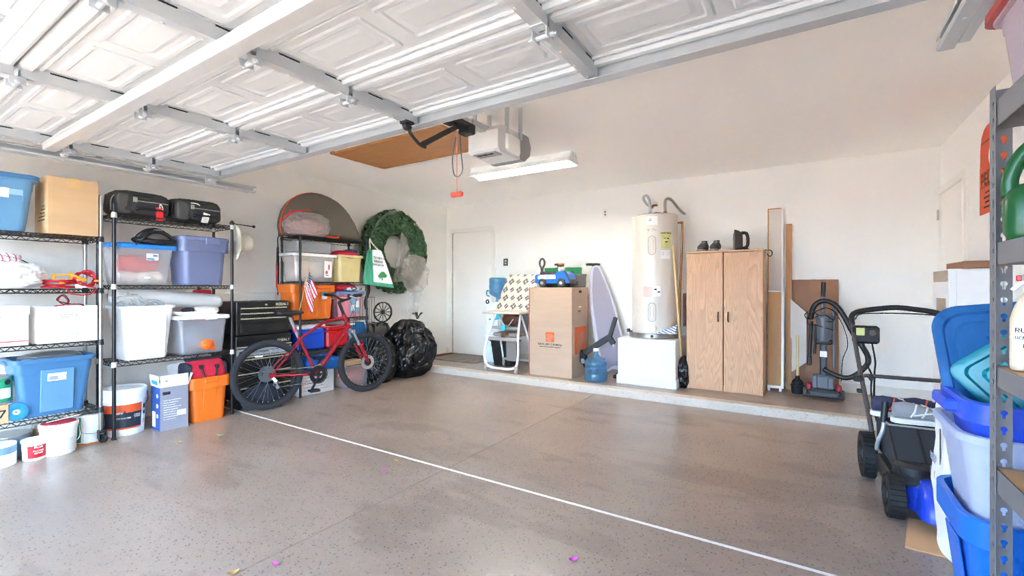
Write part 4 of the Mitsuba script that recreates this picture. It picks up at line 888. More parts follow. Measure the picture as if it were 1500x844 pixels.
sad = loft([np.column_stack([np.array([x + .0 * q for q in range(16)]), w * np.cos(np.linspace(0, 2 * PI, 17)[:-1]), zc + hh * np.sin(np.linspace(0, 2 * PI, 17)[:-1])]) for x, w, hh, zc in ((.065, .03, .015, .955), (.075, .065, .03, .95), (.11, .082, .035, .95), (.16, .075, .034, .948), (.21, .045, .028, .948), (.27, .026, .022, .95), (.32, .020, .018, .95), (.345, .012, .010, .948), (.35, .004, .004, .948))])
bp += [('seat_post', cat(rod((.20, 0, .92), ST + (-.014, 0, .03), .0145, 12)), 'm_alloy', 40, 'silver seat post'), ('seat_post/clamp', cat(bx(.18, .23, -.022, .022, .905, .925, .004), rod((.12, .022, .925), (.28, .018, .928), .0035), rod((.12, -.022, .925), (.28, -.018, .928), .0035)), 'm_black'), ('saddle', sad, 'm_black', True), ('tail_light', bx(.245, .262, -.022, .022, .75, .80, .004), 'm_tail_red', False, 'red rear reflector')]
def ring(r, t, n): 
    pl = sg.Point(0, 0).buffer(r, 24); teeth = [affinity.rotate(sg.box(r - .002, -.0025, r + .005, .0025), 360 * i / n, origin=(0, 0)) for i in range(n)]
    from shapely import union_all
    pl = union_all([pl] + teeth).difference(sg.Point(0, 0).buffer(r * .72, 24)); return ext(pl, t)
arms = cat([bar((0, 0, .0), (.075 * math.cos(k * PI / 2), .075 * math.sin(k * PI / 2), 0), .02, .005, (0, 0, 1)) for k in range(4)])
cx = lambda m, y: mv(m, BBX, y, BBZ, rx=PI / 2)
bp += [('crankset', cat(cx(ring(.085, .003, 42), -.046), cx(ring(.066, .003, 32), -.04), cx(arms, -.05), cx(cyl(.018, -.01, .03, 16), -.05), cx(lathe([(.088, .0), (.097, .0), (.097, .004), (.088, .004), (.088, 0)], 40), -.052)), 'm_black', 40)]
c1, c2 = np.array([BBX, -.07, BBZ]), np.array([BBX - .085, -.078, BBZ - .145])
d1, d2 = np.array([BBX, .06, BBZ]), np.array([BBX + .085, .072, BBZ + .145])
bp += [('crank_arm', bar(c1, c2, .014, .03, (0, 1, 0)), 'm_black', False), ('pedal', mv(bx(-.05, .05, -.085, 0, -.012, .012, .005), *(c2 + (0, -.012, 0))), 'm_black'), ('crank_arm', bar(d1, d2, .014, .03, (0, 1, 0)), 'm_black', False), ('pedal', mv(bx(-.05, .05, 0, .085, -.012, .012, .005), *(d2 + (0, .012, 0))), 'm_black')]
cas = [mv(lathe([(.02, 0), (r, 0), (r, .002), (.02, .002), (.02, 0)], 32), 0, -.03 - .004 * i, R0, rx=PI / 2) for i, r in enumerate((.062, .056, .050, .044, .038, .032, .027))]
bp += [('cassette', cat(cas), 'm_galvdark', 40, 'silver rear sprockets')]
bp += [('chain', cat(tube([(0, -.044, R0 + .042), (BBX, -.044, BBZ + .083)], .0045, 5), tube([(.07, -.044, .212), (.2, -.044, .215), (BBX, -.044, BBZ - .083)], .0045, 5), tube([(.02, -.044, R0 - .04), (.05, -.044, .27), (.03, -.044, .245), (.07, -.044, .212)], .0045, 5, 4)), 'm_galvdark'),
       ('derailleur', cat(bar((.015, -.06, R0 - .02), (.05, -.075, .275), .016, .03), bar((.05, -.055, .275), (.075, -.05, .205), .008, .03, (0, 1, 0)), mv(cyl(.018, -.004, .004, 14), .05, -.046, .272, rx=PI / 2), mv(cyl(.018, -.004, .004, 14), .07, -.046, .215, rx=PI / 2), bar((BBX - .05, -.04, BBZ + .07), (BBX + .03, -.04, BBZ + .10), .01, .03)), 'm_alloy', 40),
       ('kickstand', cat(tube([(.12, .05, .31), (.10, .13, .12), (.10, .19, .012)], .009, 8, 4), bx(.08, .13, .04, .08, .29, .33, .004)), 'm_black'), ('brake_caliper', cat(bx(WB - .045, WB - .01, -.062, -.03, R0 + .05, R0 + .11, .006)), 'm_black')]
put('bicycle', 'red mountain bicycle with black wheels standing in front of the shelves', 'bicycle', bp, -4.507, 2.545, 0, math.atan2(.98717, .15966))
# ---------------- third unit
M('cream_tote', 'd9c58a', 0.4); M('pink', 'dd8a94', 0.4); M('purple', '6b5160', 0.5); M('coolblue', '1d4fc4', 0.35); M('teal_blue', '1c5f92', 0.4); M('brightred', 'c4161f', 0.35); M('olive', '5c564a', 0.7)
Mbump('olive_bag', '5e584c', 0.7, crease, .03, 3e-3)
CX = -4.865
z = 1.277
L, W, H = .56, .30, .31
put('storage_tote', 'large clear tote with a flat lid behind the flag on the upper shelf', 'tote', [('body', tub(L, W, H, tap=.90, r=.04, t=.003), 'm_clear_bin'), ('lid', mv(tublid(L, W, .024, .04), 0, 0, H - .008), 'm_whiteplastic'), ('label', mv(bx(.10, .20, -.002, -.001, .05, .24), 0, -.136, 0, rx=.05), 'm_paper', False, 'printed paper label'), ('label', mv(cat(bx(.115, .145, -.003, -.0021, .09, .13), bx(.15, .17, -.003, -.0021, .14, .20), bx(.12, .16, -.003, -.0021, .07, .08)), 0, -.136, 0, rx=.05), 'm_red_print', False)], CX, 3.225, z, LEFT)
contents('pale things seen through the large clear tote behind the flag', CX, 3.225, z + .02, .47, .25, .24, 40, 25, 'm_creamstuff', .13)
put('plastic_box', 'flat grey see-through box on the lid of the large clear tote', 'box', [('box', loft([rr3(.44, .26, .03, 0), rr3(.45, .27, .03, .11), rr3(.47, .29, .03, .11), rr3(.47, .29, .03, .12)]), 'm_clear_grey')], CX, 3.22, z + .332, LEFT)
L, W, H = .38, .31, .33
put('storage_tote', 'cream yellow tote beside the green and white shopping bag', 'tote', [('body', tub(L, W, H, tap=.92, r=.04), 'm_cream_tote'), ('rib', ribbed(L, W, H, .92, (-.06, .05), .012, .006), 'm_cream_tote')], CX, 3.70, z, LEFT)
put('red_fabric', 'red and dark blue cloth heaped in the cream yellow tote', 'cloth', [('cloth', lump(.33, .30, .13, .16, 2.6, 71, 4, .2), 'm_redcloth', True), ('trim', mv(lump(.16, .16, .05, .16, 2.6, 72, 3, .2), .06, -.05, .09), 'm_navy', True)], CX, 3.70, z + .275, LEFT)
z = .847
L, W, H = .57, .305, .40
put('storage_bin', 'big orange tote on the middle shelf behind the flag', 'bin', [('body', tub(L, W, H, tap=.92, r=.05, skirt=.09), 'm_orange'), ('rib', ribbed(L, W, H, .92, (.06, .17), .035, .014, .06, .74), 'm_orange'), ('handle', bx(.02, .21, -W / 2 - .012, -W / 2 + .004, H - .05, H - .012, .005), 'm_orange'), ('label', mv(bx(.085, .155, -.012, -.011, .23, .31), 0, -.132, 0, rx=.05), 'm_paper', False, 'teal and white label'), ('label', mv(bx(.085, .155, -.013, -.0121, .27, .31), 0, -.132, 0, rx=.05), 'm_teal', False)], CX, 3.20, z, LEFT)
M('teal', '1f93a3', 0.4)
L, W, H = .41, .31, .30
put('storage_tote', 'pink see-through tote with blue lid behind the handlebar', 'tote', [('body', tub(L, W, H, tap=.90, r=.04), 'm_pink'), ('lid', mv(tublid(L, W, .03, .04), 0, 0, H - .008), 'm_slate_blue'), ('label', mv(bx(-.02, .12, -.002, -.001, .05, .23), 0, -.138, 0, rx=.05), 'm_bluelab', False, 'pale printed label'), ('label', mv(cat(bx(.0, .05, -.003, -.0021, .08, .15), bx(.06, .11, -.003, -.0021, .12, .2)), 0, -.138, 0, rx=.05), 'm_paper', False), ('side', mv(bx(-.006, 0, -.13, .13, .02, .24, .002), -L / 2 + .012, 0, 0, ry=-.08), 'm_purple', False, 'dark purple side')], CX, 3.70, z, LEFT)
M('slate_blue', '6b86b4', 0.35)
put('red_bag', 'crumpled red bag on the blue lid of the pink tote', 'bag', [('bag', lump(.36, .28, .10, .18, 2.6, 81, 4, .2), 'm_redcloth', True)], CX, 3.66, z + .325, LEFT)
put('patterned_bag', 'small black and white patterned bag on the front of the blue lid', 'bag', [('bag', lump(.26, .10, .055, .14, 3, 82, 4, .3), 'm_zebra', True)], CX + .12, 3.74, z + .325, LEFT)
M('zebra', proc(lambda p, n, uv: mix((0.75, 0.73, 0.72), (0.06, 0.06, 0.1), smoothstep(.48, .54, fbm(p.x * 30, p.y * 45, p.z * 30, 2)))), 0.8)
put('black_strap', 'black strap hanging from the shelf end by the pink tote', 'strap', [('strap', tube([(0, 0, .38), (.01, -.02, .25), (.0, .03, .10), (.03, .05, .0)], .03, 8, 6, flat=.35), 'm_black_fabric', True)], -4.75, 3.965, .93, LEFT)
z = .502
put('cooler', 'bright blue cooler with white lid on the lower shelf behind the bicycle frame', 'cooler', [('body', bx(-.17, .17, -.15, .15, 0, .235, .02), 'm_coolblue'), ('lid', bx(-.178, .178, -.157, .157, .237, .285, .014), 'm_whiteplastic'), ('handle', tube([(-.18, 0, .20), (-.19, -.16, .20), (.19, -.16, .20), (.18, 0, .20)], .008, 8, 4), 'm_coolblue', True)], CX - .015, 3.175, z, LEFT)
put('cooler', 'bright red cooler box on the lower shelf behind the bicycle down tube', 'cooler', [('body', bx(-.15, .15, -.15, .15, 0, .20, .02), 'm_brightred'), ('lid', bx(-.155, .155, -.155, .155, .202, .25, .016), 'm_brightred')], CX + .0, 3.51, z, LEFT)
put('cooler', 'dark teal blue cooler with white edge above the front wheel', 'cooler', [('body', bx(-.13, .13, -.15, .15, 0, .24, .03), 'm_teal_blue'), ('lid', mv(bx(-.13, .13, -.008, .008, 0, .28, .01), .0, -.155, .0, ry=.0), 'm_teal_blue'), ('edge', cat(bx(-.13, -.04, -.165, -.10, .245, .275, .006), tube([(.02, -.17, .29), (.10, -.17, .27), (.135, -.17, .12), (.135, -.17, .02)], .008, 8, 5)), 'm_whiteplastic', True, 'white edge')], CX - .02, 3.80, z, LEFT)
put('blue_case', 'bright blue soft case lying on the white printed box behind the bicycle', 'case', [('case', mv(pillow(.50, .24, .15, .5, .08, 2.5, 4), 0, 0, 0), 'm_blue_case', True), ('handle', tube([(-.1, -.05, .13), (-.06, -.09, .17), (.04, -.09, .16), (.08, -.05, .12)], .010, 8, 6), 'm_blue_case', True)], CX + .08, 3.32, .262, LEFT, ry=.10)
M('blue_case', '1766b8', 0.45)
put('black_case', 'black case on the floor level behind the front wheel of the bicycle', 'case', [('case', mv(bx(-.15, .15, -.12, .12, 0, .13, .03), 0, 0, 0), 'm_rubberblack')], CX + .02, 3.68, .33, LEFT)
def printbox(label, L, W, H, x, y, rz, mat, lines):
    ps = [('carton', bx(-L / 2, L / 2, -W / 2, W / 2, 0, H, .006), mat, False)]
    ps.append(('print', cat([bx(-L / 2 + .04 + .02 * (i % 2), L / 2 - .06 - .05 * (i % 3), -W / 2 - .001, -W / 2, H * (.2 + .14 * i), H * (.2 + .14 * i) + .004) for i in range(lines)]), 'm_red_print', False))
    return put('plastic_tub', label, 'tub', ps, x, y, 0, rz)
printbox('white printed box on the floor between the bicycle wheels', .45, .26, .255, -4.845, 3.225, LEFT, 'm_offwhite', 5)
L, W, H = .40, .32, .27
put('storage_tote', 'open see-through tote on the floor behind the front wheel, cardboard in it', 'tote', [('body', tub(L, W, H, tap=.9, r=.04, t=.003), 'm_clear_bin')], -4.76, 3.72, 0, LEFT)
contents('pink and white papers in the open tote behind the front wheel', -4.75, 3.72, .02, .33, .25, .22, 26, 27, 'm_pinkstuff', .12)
put('cardboard_box', 'tan cardboard lying on the open tote behind the front wheel', 'box', [('carton', bx(-.13, .13, -.13, .13, 0, .055, .004), 'm_kraft', False)], -4.76, 3.66, .272, LEFT)
# flag
M('flagpole', 'c79a55', 0.5)
def flagcol(p, n, uv):
    u, v = uv.x, uv.y
    st = dr.select(frac(v * 6.5) < 0.5, 1.0, 0.0)
    col = mix((0.80, 0.78, 0.76), (0.62, 0.03, 0.07), st)
    can_ = (u < 0.42) & (v > 0.46)
    d = dr.sqrt(dr.square(frac(u * 14) - .5) + dr.square(frac(v * 9 + .5 * dr.floor(u * 14)) - .5))
    return mix(col, mix((0.02, 0.03, 0.12), (0.85, 0.85, 0.85), dr.select(d < .27, 1.0, 0.0)), dr.select(can_, 1.0, 0.0))
M('flag', proc(flagcol), 0.85)
nu, nv = 30, 24
uu, vv = np.meshgrid(np.linspace(0, 1, nu), np.linspace(0, 1, nv))
# hoist runs along the slanted stick; the fly droops down
hx = .075 - .010 + .0 * uu; px_ = (.085 - .07 * (1 - vv)) + .085 * uu ** 1.2; pz_ = .42 - .19 * (1 - vv) - uu * (.30 - .05 * vv) 
py_ = -.02 + .022 * np.sin(vv * 9 + uu * 3) * uu - .01 * uu
fv = np.column_stack([px_.ravel(), py_.ravel(), pz_.ravel()])
ff = [(j * nu + i, j * nu + i + 1, (j + 1) * nu + i + 1) for j in range(nv - 1) for i in range(nu - 1)] + [(j * nu + i, (j + 1) * nu + i + 1, (j + 1) * nu + i) for j in range(nv - 1) for i in range(nu - 1)]
K = thing('flag', 'small United States flag on a wooden stick in front of the orange tote', 'flag')
ad(K, 'stick', mv(rod((-.035, -.02, -.04), (.085, -.02, .43), .005, 8), -4.645, 2.985, .99, LEFT), 'm_flagpole')
ad(K, 'cloth', mv(tm(fv, ff), -4.645, 2.985, .99, LEFT), 'm_flag', True, uv=np.column_stack([uu.ravel(), vv.ravel()]))
ad(K, 'tip', mv(trimesh.creation.icosphere(subdivisions=2, radius=.008), -4.625, 3.072, 1.425), 'm_flagpole')
# umbrella hanging at the rear post
put('umbrella', 'slim black folded umbrella with a red strip hanging from the shelf back corner', 'umbrella', [('canopy', lathe([(0, 0), (.006, .03), (.013, .12), (.016, .40), (.012, .56), (0, .57)], 12), 'm_black', True), ('strip', bx(-.019, -.008, -.012, .012, .10, .36, .003), 'm_red', False, 'red strip'), ('handle', tube([(0, 0, .56), (0, 0, .66), (.03, 0, .70), (.055, 0, .67)], .007, 8, 6), 'm_black', True)], -5.075, 2.975, 1.11, LEFT)
# grey storage cover on top
ol = [(.0, .0), (-.02, .13), (.03, .30), (.12, .42), (.26, .50), (.42, .53), (.60, .50), (.76, .42), (.90, .28), (1.0, .12), (1.02, .03), (.90, .0)]
poly = sg.Polygon(spline(ol, 5)).buffer(-.0)
def lens(poly, th, n=7):
    """outline (x, z) puffed to thickness th along y"""
    rings = []; m = 96
    c = np.array(poly.centroid.coords[0])
    base = np.array([poly.exterior.interpolate(t, normalized=True).coords[0] for t in np.linspace(0, 1, m, endpoint=False)])
    if poly.exterior.is_ccw is False: base = base[::-1]
    for s in np.linspace(-1, 1, 2 * n + 1):
        k = math.sqrt(max(1 - abs(s) ** 2.6, 0.0)); k = max(k, .05)
        k = k ** .55
        p = c + (base - c) * k
        rings.append(np.column_stack([p[:, 0], np.full(m, s * th / 2), p[:, 1]]))
    return loft(rings[::-1])
cm = lens(poly, .34, 9)
v = cm.vertices; v[:, 1] += .05 * (meshkit.fbm(v * 5, 4, 5) - .5); v[:, 2] = np.maximum(v[:, 2], .002); 
bd = np.array([poly.exterior.interpolate(t, normalized=True).coords[0] for t in np.linspace(0, 1, 60)])
put('storage_cover', 'big olive grey storage bag with orange piping on the top shelf', 'bag', [('bag', cm, 'm_olive_bag', True), ('piping', cat(tube(np.column_stack([bd[:, 0], np.full(60, -.02), np.maximum(bd[:, 1], .008)]), .009, 6, closed=True), tube([(.45, -.17, .02), (.52, -.19, .012), (.60, -.18, .02), (.62, -.15, .05)], .011, 6, 6)), 'm_orange_pipe', True, 'orange red piping')], CX - .03, 2.905, 1.787, LEFT)
M('orange_pipe', 'd8492a', 0.6)
put('plastic_bag', 'clear plastic bag of reddish things in front of the olive storage bag', 'bag', [('bag', mv(lump(.52, .26, .27, .26, 3.2, 91, 5, .15), 0, 0, 0), 'm_milkbag', True), ('contents', mv(lump(.42, .17, .17, .2, 2.6, 92, 4, .15), 0, 0, .004), 'm_pinkgrey', True), ('drawstring', cat(tube([(-.27, -.02, .16), (-.22, -.06, .22), (-.12, -.08, .25), (.0, -.06, .27)], .008, 6, 6), tube([(-.29, .0, .12), (-.24, -.05, .19), (-.20, -.02, .25)], .012, 6, 6, flat=.4)), 'm_red', True, 'red drawstring')], CX + .20, 3.065, 1.787, LEFT, rx=0, ry=0)
M('pinkgrey', 'ab8480', 0.8); Mclear('milkbag', 'd9cfcb', 0.28, .15)
# shopping bag hanging from the right front post
def shopcol(p, n, uv): return mix((0.86, 0.84, 0.80), (0.03, 0.26, 0.13), dr.select((uv.x < 0.36) | (uv.y < 0.10), 1.0, 0.0))
M('shopbag', proc(shopcol), 0.5)
nu, nv = 40, 30; uu, vv = np.meshgrid(np.linspace(0, 1, nu), np.linspace(0, 1, nv))
def bagsheet(s):
    wx = .13 + .20 * (1 - vv) ** .8
    X = (uu - .5) * wx * 1.15 + .05 * (1 - vv) ; Z = vv * .44 - .05 * (uu - .2) * (1 - vv); Y = s * (.05 * np.sin(PI * uu) * (1 - .7 * vv) + .012 * np.sin(uu * 14 + vv * 4))
    ff = [(j * nu + i, j * nu + i + 1, (j + 1) * nu + i + 1) for j in range(nv - 1) for i in range(nu - 1)] + [(j * nu + i, (j + 1) * nu + i + 1, (j + 1) * nu + i) for j in range(nv - 1) for i in range(nu - 1)]
    return tm(np.column_stack([X.ravel(), Y.ravel(), Z.ravel()]), ff)
uvs = np.column_stack([uu.ravel(), vv.ravel()])
K = thing('shopping_bag', 'green and white reusable shopping bag hanging from the shelf corner', 'bag')
bl = dict(x=-4.60, y=3.955, z=1.245, rz=LEFT - .75)
ad(K, 'front', mv(bagsheet(-1), **bl), 'm_shopbag', True, uv=uvs)
ad(K, 'back', mv(bagsheet(1), **bl), 'm_shopbag', True, uv=uvs)
ad(K, 'handle', mv(cat(tube([(-.05, -.02, .43), (-.05, -.01, .52), (-.055, .0, .585), (-.02, -.01, .52), (.06, -.02, .43)], .011, 6, 6, flat=.3), tube([(-.05, .02, .43), (-.06, .01, .52), (-.055, .0, .585), (-.03, .01, .52), (.06, .02, .42)], .011, 6, 6, flat=.3)), **bl), 'm_creamstuff', True)
tx = cat(mv(text('Reduce', .03, .001, True), 0, .035), mv(text('Reuse', .03, .001, True), .0, -.008), mv(text('Recycle', .026, .001, True), 0, -.048))
ad(K, 'print', mv(xf(tx, frame((-.015, -.058, .295), (1, 0, -.12), (0, 0, 1))), **bl), 'm_ink', False)
tree = sg.Point(0, .03).buffer(.034).union(sg.Point(-.025, .01).buffer(.026)).union(sg.Point(.026, .012).buffer(.026)).union(sg.box(-.005, -.045, .005, .0))
ad(K, 'emblem', mv(on_ny(ext(tree, .001), .10, -.064, .10), **bl), 'm_treegreen', False, 'green tree emblem')
M('treegreen', '2f7a38', 0.6)
# wreath on the wall with plastic wrap
WC = np.array([-5.11, 4.78, 1.735]); RW = .43
g = np.random.default_rng(5); lv, lf = [], []
for i in range(4200):
    a = g.uniform(0, 2 * PI); b = g.uniform(-PI, PI); rr_ = .165 * g.uniform(.75, 1.12)
    ca, sa = math.cos(a), math.sin(a)
    nrm = np.array([math.sin(b), math.cos(b) * ca, math.cos(b) * sa])
    p = WC + np.array([0, (RW) * ca, RW * sa]) + nrm * rr_ * np.array([.8, 1, 1])
    if p[0] < XL + .01: continue
    t = np.cross(nrm, g.normal(size=3)); t /= np.linalg.norm(t); nn = nrm + .6 * g.normal(size=3); nn /= np.linalg.norm(nn)
    w_ = np.cross(nn, t); w_ /= np.linalg.norm(w_); s = g.uniform(.03, .055)
    k = len(lv); q = [p - t * s, p + w_ * s * .55 + nn * .006, p + t * s, p - w_ * s * .55 + nn * .006, p + nn * .012]
    lv += q; lf += [(k, k + 1, k + 4), (k + 1, k + 2, k + 4), (k + 2, k + 3, k + 4), (k + 3, k, k + 4)]
M('leaf', proc(lambda p, n, uv: mix((0.022, 0.065, 0.028), (0.075, 0.16, 0.06), cell_rand(p.x * 40, p.y * 40, p.z * 40))), 0.6)
K = thing('wreath', 'large round green artificial wreath on the left wall, partly wrapped in plastic', 'wreath')
ad(K, 'ring', tube([WC + (0, RW * math.cos(a), RW * math.sin(a)) for a in np.linspace(0, 2 * PI, 48, endpoint=False)], .125, 10, closed=True), 'm_leaf', True)
k = ad(K, 'leaves', tm(lv, lf), 'm_leaf'); labels[k]['kind'] = 'stuff'
ad(K, 'hanger', rod((XL, WC[1], 2.14), (-5.06, WC[1], 2.16), .006), 'm_black')
def sheet(pts_fn, nu, nv, seed, amp):
    uu, vv = np.meshgrid(np.linspace(0, 1, nu), np.linspace(0, 1, nv)); P_ = pts_fn(uu, vv)
    nz = meshkit.fbm(P_ * 9 + seed, 4, seed) - .5
    P_ = P_ + nz[..., None] * amp * np.array([1, .6, .6])
    f = [(j * nu + i, j * nu + i + 1, (j + 1) * nu + i + 1) for j in range(nv - 1) for i in range(nu - 1)] + [(j * nu + i, (j + 1) * nu + i + 1, (j + 1) * nu + i) for j in range(nv - 1) for i in range(nu - 1)]
    return tm(P_.reshape(-1, 3), f)
w1 = sheet(lambda u, v: np.stack([-4.93 + .05 * np.sin(u * 20) * v, 4.78 - .17 * (.25 + v) + u * (.10 + .36 * v), 2.02 - .72 * v - .1 * u * (1 - v)], -1), 60, 50, 3, .10)
w2 = mv(lump(.20, .52, .56, .24, 3.2, 12, 5), -4.90, 4.98, 1.14)
w3 = sheet(lambda u, v: np.stack([-4.97 - .12 * u, 4.78 + (RW + .16 - .14 * u) * np.cos(1.75 + v * 1.6), 1.735 + (RW + .17 - .14 * u) * np.sin(1.75 + v * 1.6)], -1), 12, 40, 6, .05)
w4 = sheet(lambda u, v: np.stack([-4.98 + 0 * u, 4.92 + u * (.32 - .2 * v) + .05 * v, 1.22 - .42 * v], -1), 40, 30, 9, .10)
Mclear('wrapfilm', 'e9ddd2', 0.26, .12)
put('plastic_wrap', 'crumpled clear plastic wrap hanging from the wreath', 'plastic wrap', [('wrap', cat(w1, w2), 'm_wrapfilm', True), ('wrap', w3, 'm_film', True), ('wrap', w4, 'm_film', True), ('streamer', rod((-5.0, 5.06, 1.15), (-5.01, 5.07, .82), .008, 6), 'm_strap_grey')])
put('red_ornament', 'small red pointed ornament showing under the wreath wrap', 'ornament', [('ornament', lathe([(0, -.06), (.04, -.01), (.045, .02), (0, .07)], 8), 'm_red', False)], -4.93, 4.44, 1.30, .4, ry=.9)
# behind the front wheel: wagon wheel ornament, grey case, black bags
wy = [lathe([(.125, -.012), (.14, -.012), (.14, .012), (.125, .012), (.125, -.012)], 40), cyl(.026, -.016, .016, 16, .004)] + [rod((0, 0, 0), (.13 * math.cos(i * PI / 6), .13 * math.sin(i * PI / 6), 0), .006, 6) for i in range(12)]
put('wagon_wheel', 'small black decorative wagon wheel standing on the grey case', 'wheel ornament', [('wheel', xf(cat(wy), frame((0, 0, .14), (1, 0, 0), (0, 0, 1))), 'm_black', 40)], -4.90, 4.36, .735, LEFT - .2)
put('suitcase', 'dark grey soft case with pale straps leaning behind the front wheel', 'suitcase', [('body', pillow(.42, .30, .73, .35, .03, 2, 8), 'm_darkgrey', True), ('strap', cat(bx(-.13, -.11, -.155, .155, .02, .728, .004), bx(.10, .12, -.155, .155, .02, .728, .004)), 'm_black', False), ('handle', tube([(-.06, -.13, .70), (-.05, -.16, .74), (.05, -.16, .74), (.06, -.13, .70)], .010, 8, 6), 'm_black', True)], -4.98, 4.27, 0, LEFT)
M('darkgrey', '59544f', 0.7)
def crump(p, n, uv): return fbm(p.x * 11, p.y * 11, p.z * 7, 4)
Mbump('trashbag', '0e0e0f', 0.22, crump, .10, 4e-3, specular=0.6)
def trash(sx, sy, sz, seed, tuft, lean=0):
    m = trimesh.creation.icosphere(subdivisions=5); v = m.vertices.copy()
    a = np.arctan2(v[:, 1], v[:, 0])
    w = np.sign(v) * np.abs(v) ** .72
    taper = 1 - .35 * np.clip(w[:, 2], 0, 1) ** 1.5
    fold = .07 * np.sin(a * 9 + 4 * meshkit.fbm(v * 1.7, 2, seed)) * np.clip(.3 + w[:, 2], 0, 1)
    r = 1 + fold + .46 * (meshkit.fbm(v * 2.4, 4, seed) - .5)
    w[:, :2] *= (taper * r)[:, None]; w[:, 2] *= 1 + .15 * (meshkit.fbm(v * 2, 3, seed + 3) - .5)
    w[:, 0] += lean * (w[:, 2] + 1)
    w *= np.array([sx, sy, sz]) / 2; w[:, 2] = np.maximum(w[:, 2], -sz / 2 * .93); w[:, 2] -= w[:, 2].min()
    m.vertices = w; return m
tuft = cat(*[tube([(.0, 0, 0), (.03 * math.cos(i), .03 * math.sin(i), .05), (.07 * math.cos(i), .07 * math.sin(i), .085)], [.02, .014, .022], 6, 5, flat=.4) for i in (0, 1.3, 2.6, 3.9, 5.2)])
tb_ = cat(trash(.68, .60, .80, 41, tuft, .03), mv(tuft, .16, 0, .775))
put('trash_bag', 'large shiny black trash bag on the floor between the bicycle and the step', 'trash bag', [('bag', tb_, 'm_trashbag', True)], -4.62, 4.545, 0, LEFT - .25)
put('trash_bag', 'crumpled black trash bag right behind the front wheel of the bicycle', 'trash bag', [('bag', trash(.38, .32, .62, 43, tuft), 'm_trashbag', True)], -4.60, 4.05, 0, LEFT)
rk = [rod((-.2, 0, z_), (.2, 0, z_), .004, 5) for z_ in (.0, .34)] + [rod((-.2 + .05 * i, 0, 0), (-.2 + .05 * i, 0, .34), .003, 5) for i in range(9)]
put('wire_rack', 'grey wire rack panel standing on the suitcase beside the wagon wheel', 'rack', [('rack', cat(*rk), 'm_galvdark')], -5.02, 4.12, .74, LEFT)
# ------------------------------------------------------------------ along the back wall, standing on the step
def matcol(p, n, uv): return mix((0.13, 0.105, 0.08), (0.30, 0.25, 0.20), fbm(p.x * 40, p.y * 14, 0.0, 3))
Mbump('mat', proc(matcol), 0.95, lambda p, n, uv: fbm(p.x * 90, p.y * 90, 0.0, 2), .012, 2e-3)
mm = bx(-5.02, -4.14, 5.42, 6.03, PZ + .001, PZ + .016, .004)
one('door_mat', 'worn grey brown door mat on the step in front of the white door', 'mat', mm, 'm_mat', False)
M('redwood', '6a2a1c', 0.6)
one('wood_strip', 'thin reddish brown wood strip lying on the step beside the door mat', 'wood strip', bar((-5.16, 5.2, PZ + .011), (-5.10, 6.06, PZ + .011), .045, .02), 'm_redwood', False)
# water cooler with bottle
M('cool_white', 'eeeff0', 0.3); M('cool_blue', 'dfe6ee', 0.3)
put('water_cooler', 'white water cooler standing between the white door and the high chair', 'water cooler', [('base', bx(-.155, .155, -.155, .155, 0, .405, .012), 'm_cool_blue'), ('cabinet', cat(bx(-.14, .14, -.14, .14, .405, .88, .014), bx(-.12, .12, -.146, -.13, .42, .64, .008)), 'm_cool_white'), ('front_panel', cat(bx(-.115, .115, -.152, -.138, .72, .86, .006)), 'm_cool_white'), ('tap', cat(bx(-.06, -.03, -.165, -.14, .64, .665, .004), bx(.03, .06, -.165, -.14, .64, .665, .004)), 'm_strap_grey'), ('collar', cyl(.12, .875, .905, 32, .01), 'm_cool_white')], -3.975, 5.80, PZ)
scene['m_jugblue'] = {'type': 'blendbsdf', 'weight': 0.30, 'a': {'type': 'thindielectric', 'int_ior': 1.5, 'specular_transmittance': RGB('96c8e4')}, 'b': {'type': 'principledthin', 'base_color': RGB('8cc0dc'), 'roughness': 0.15, 'diff_trans': 1.0}}
jug = [(0, 0), (.11, 0), (.132, .012), (.135, .03), (.135, .075), (.128, .09), (.128, .10), (.135, .115), (.135, .16), (.128, .175), (.128, .185), (.135, .20), (.132, .235), (.11, .265), (.06, .29), (.035, .305), (.030, .315), (.030, .37)]
put('water_jug', 'pale blue water bottle turned upside down on the water cooler', 'bottle', [('bottle', mv(lathe(jug, 40), 0, 0, .385, rx=PI), 'm_jugblue', 40), ('handle', tube([(-.12, -.05, .19), (-.165, -.06, .18), (-.165, -.06, .12), (-.12, -.05, .10)], .010, 8, 5), 'm_jugblue', True)], -3.975, 5.80, PZ + .893)
put('cooler_valve', 'black round plug ring at the top corner of the water cooler', 'plug', [('ring', tube([(.025 * math.cos(a), 0, .025 * math.sin(a)) for a in np.linspace(0, 2 * PI, 16, endpoint=False)], .009, 8, closed=True), 'm_black', True)], -4.10, 5.70, PZ + .912)
put('water_jug', 'blue water bottle with white cap standing on the step by the white stand', 'bottle', [('bottle', lathe(jug, 40), 'm_jugblue', 40), ('cap', cyl(.034, .355, .39, 24, .005), 'm_whiteplastic', 40, 'white cap'), ('handle', tube([(-.06, -.12, .15), (-.05, -.15, .16), (.05, -.15, .16), (.06, -.12, .15)], .010, 8, 5), 'm_jugblue', True)], -2.155, 5.24, PZ)
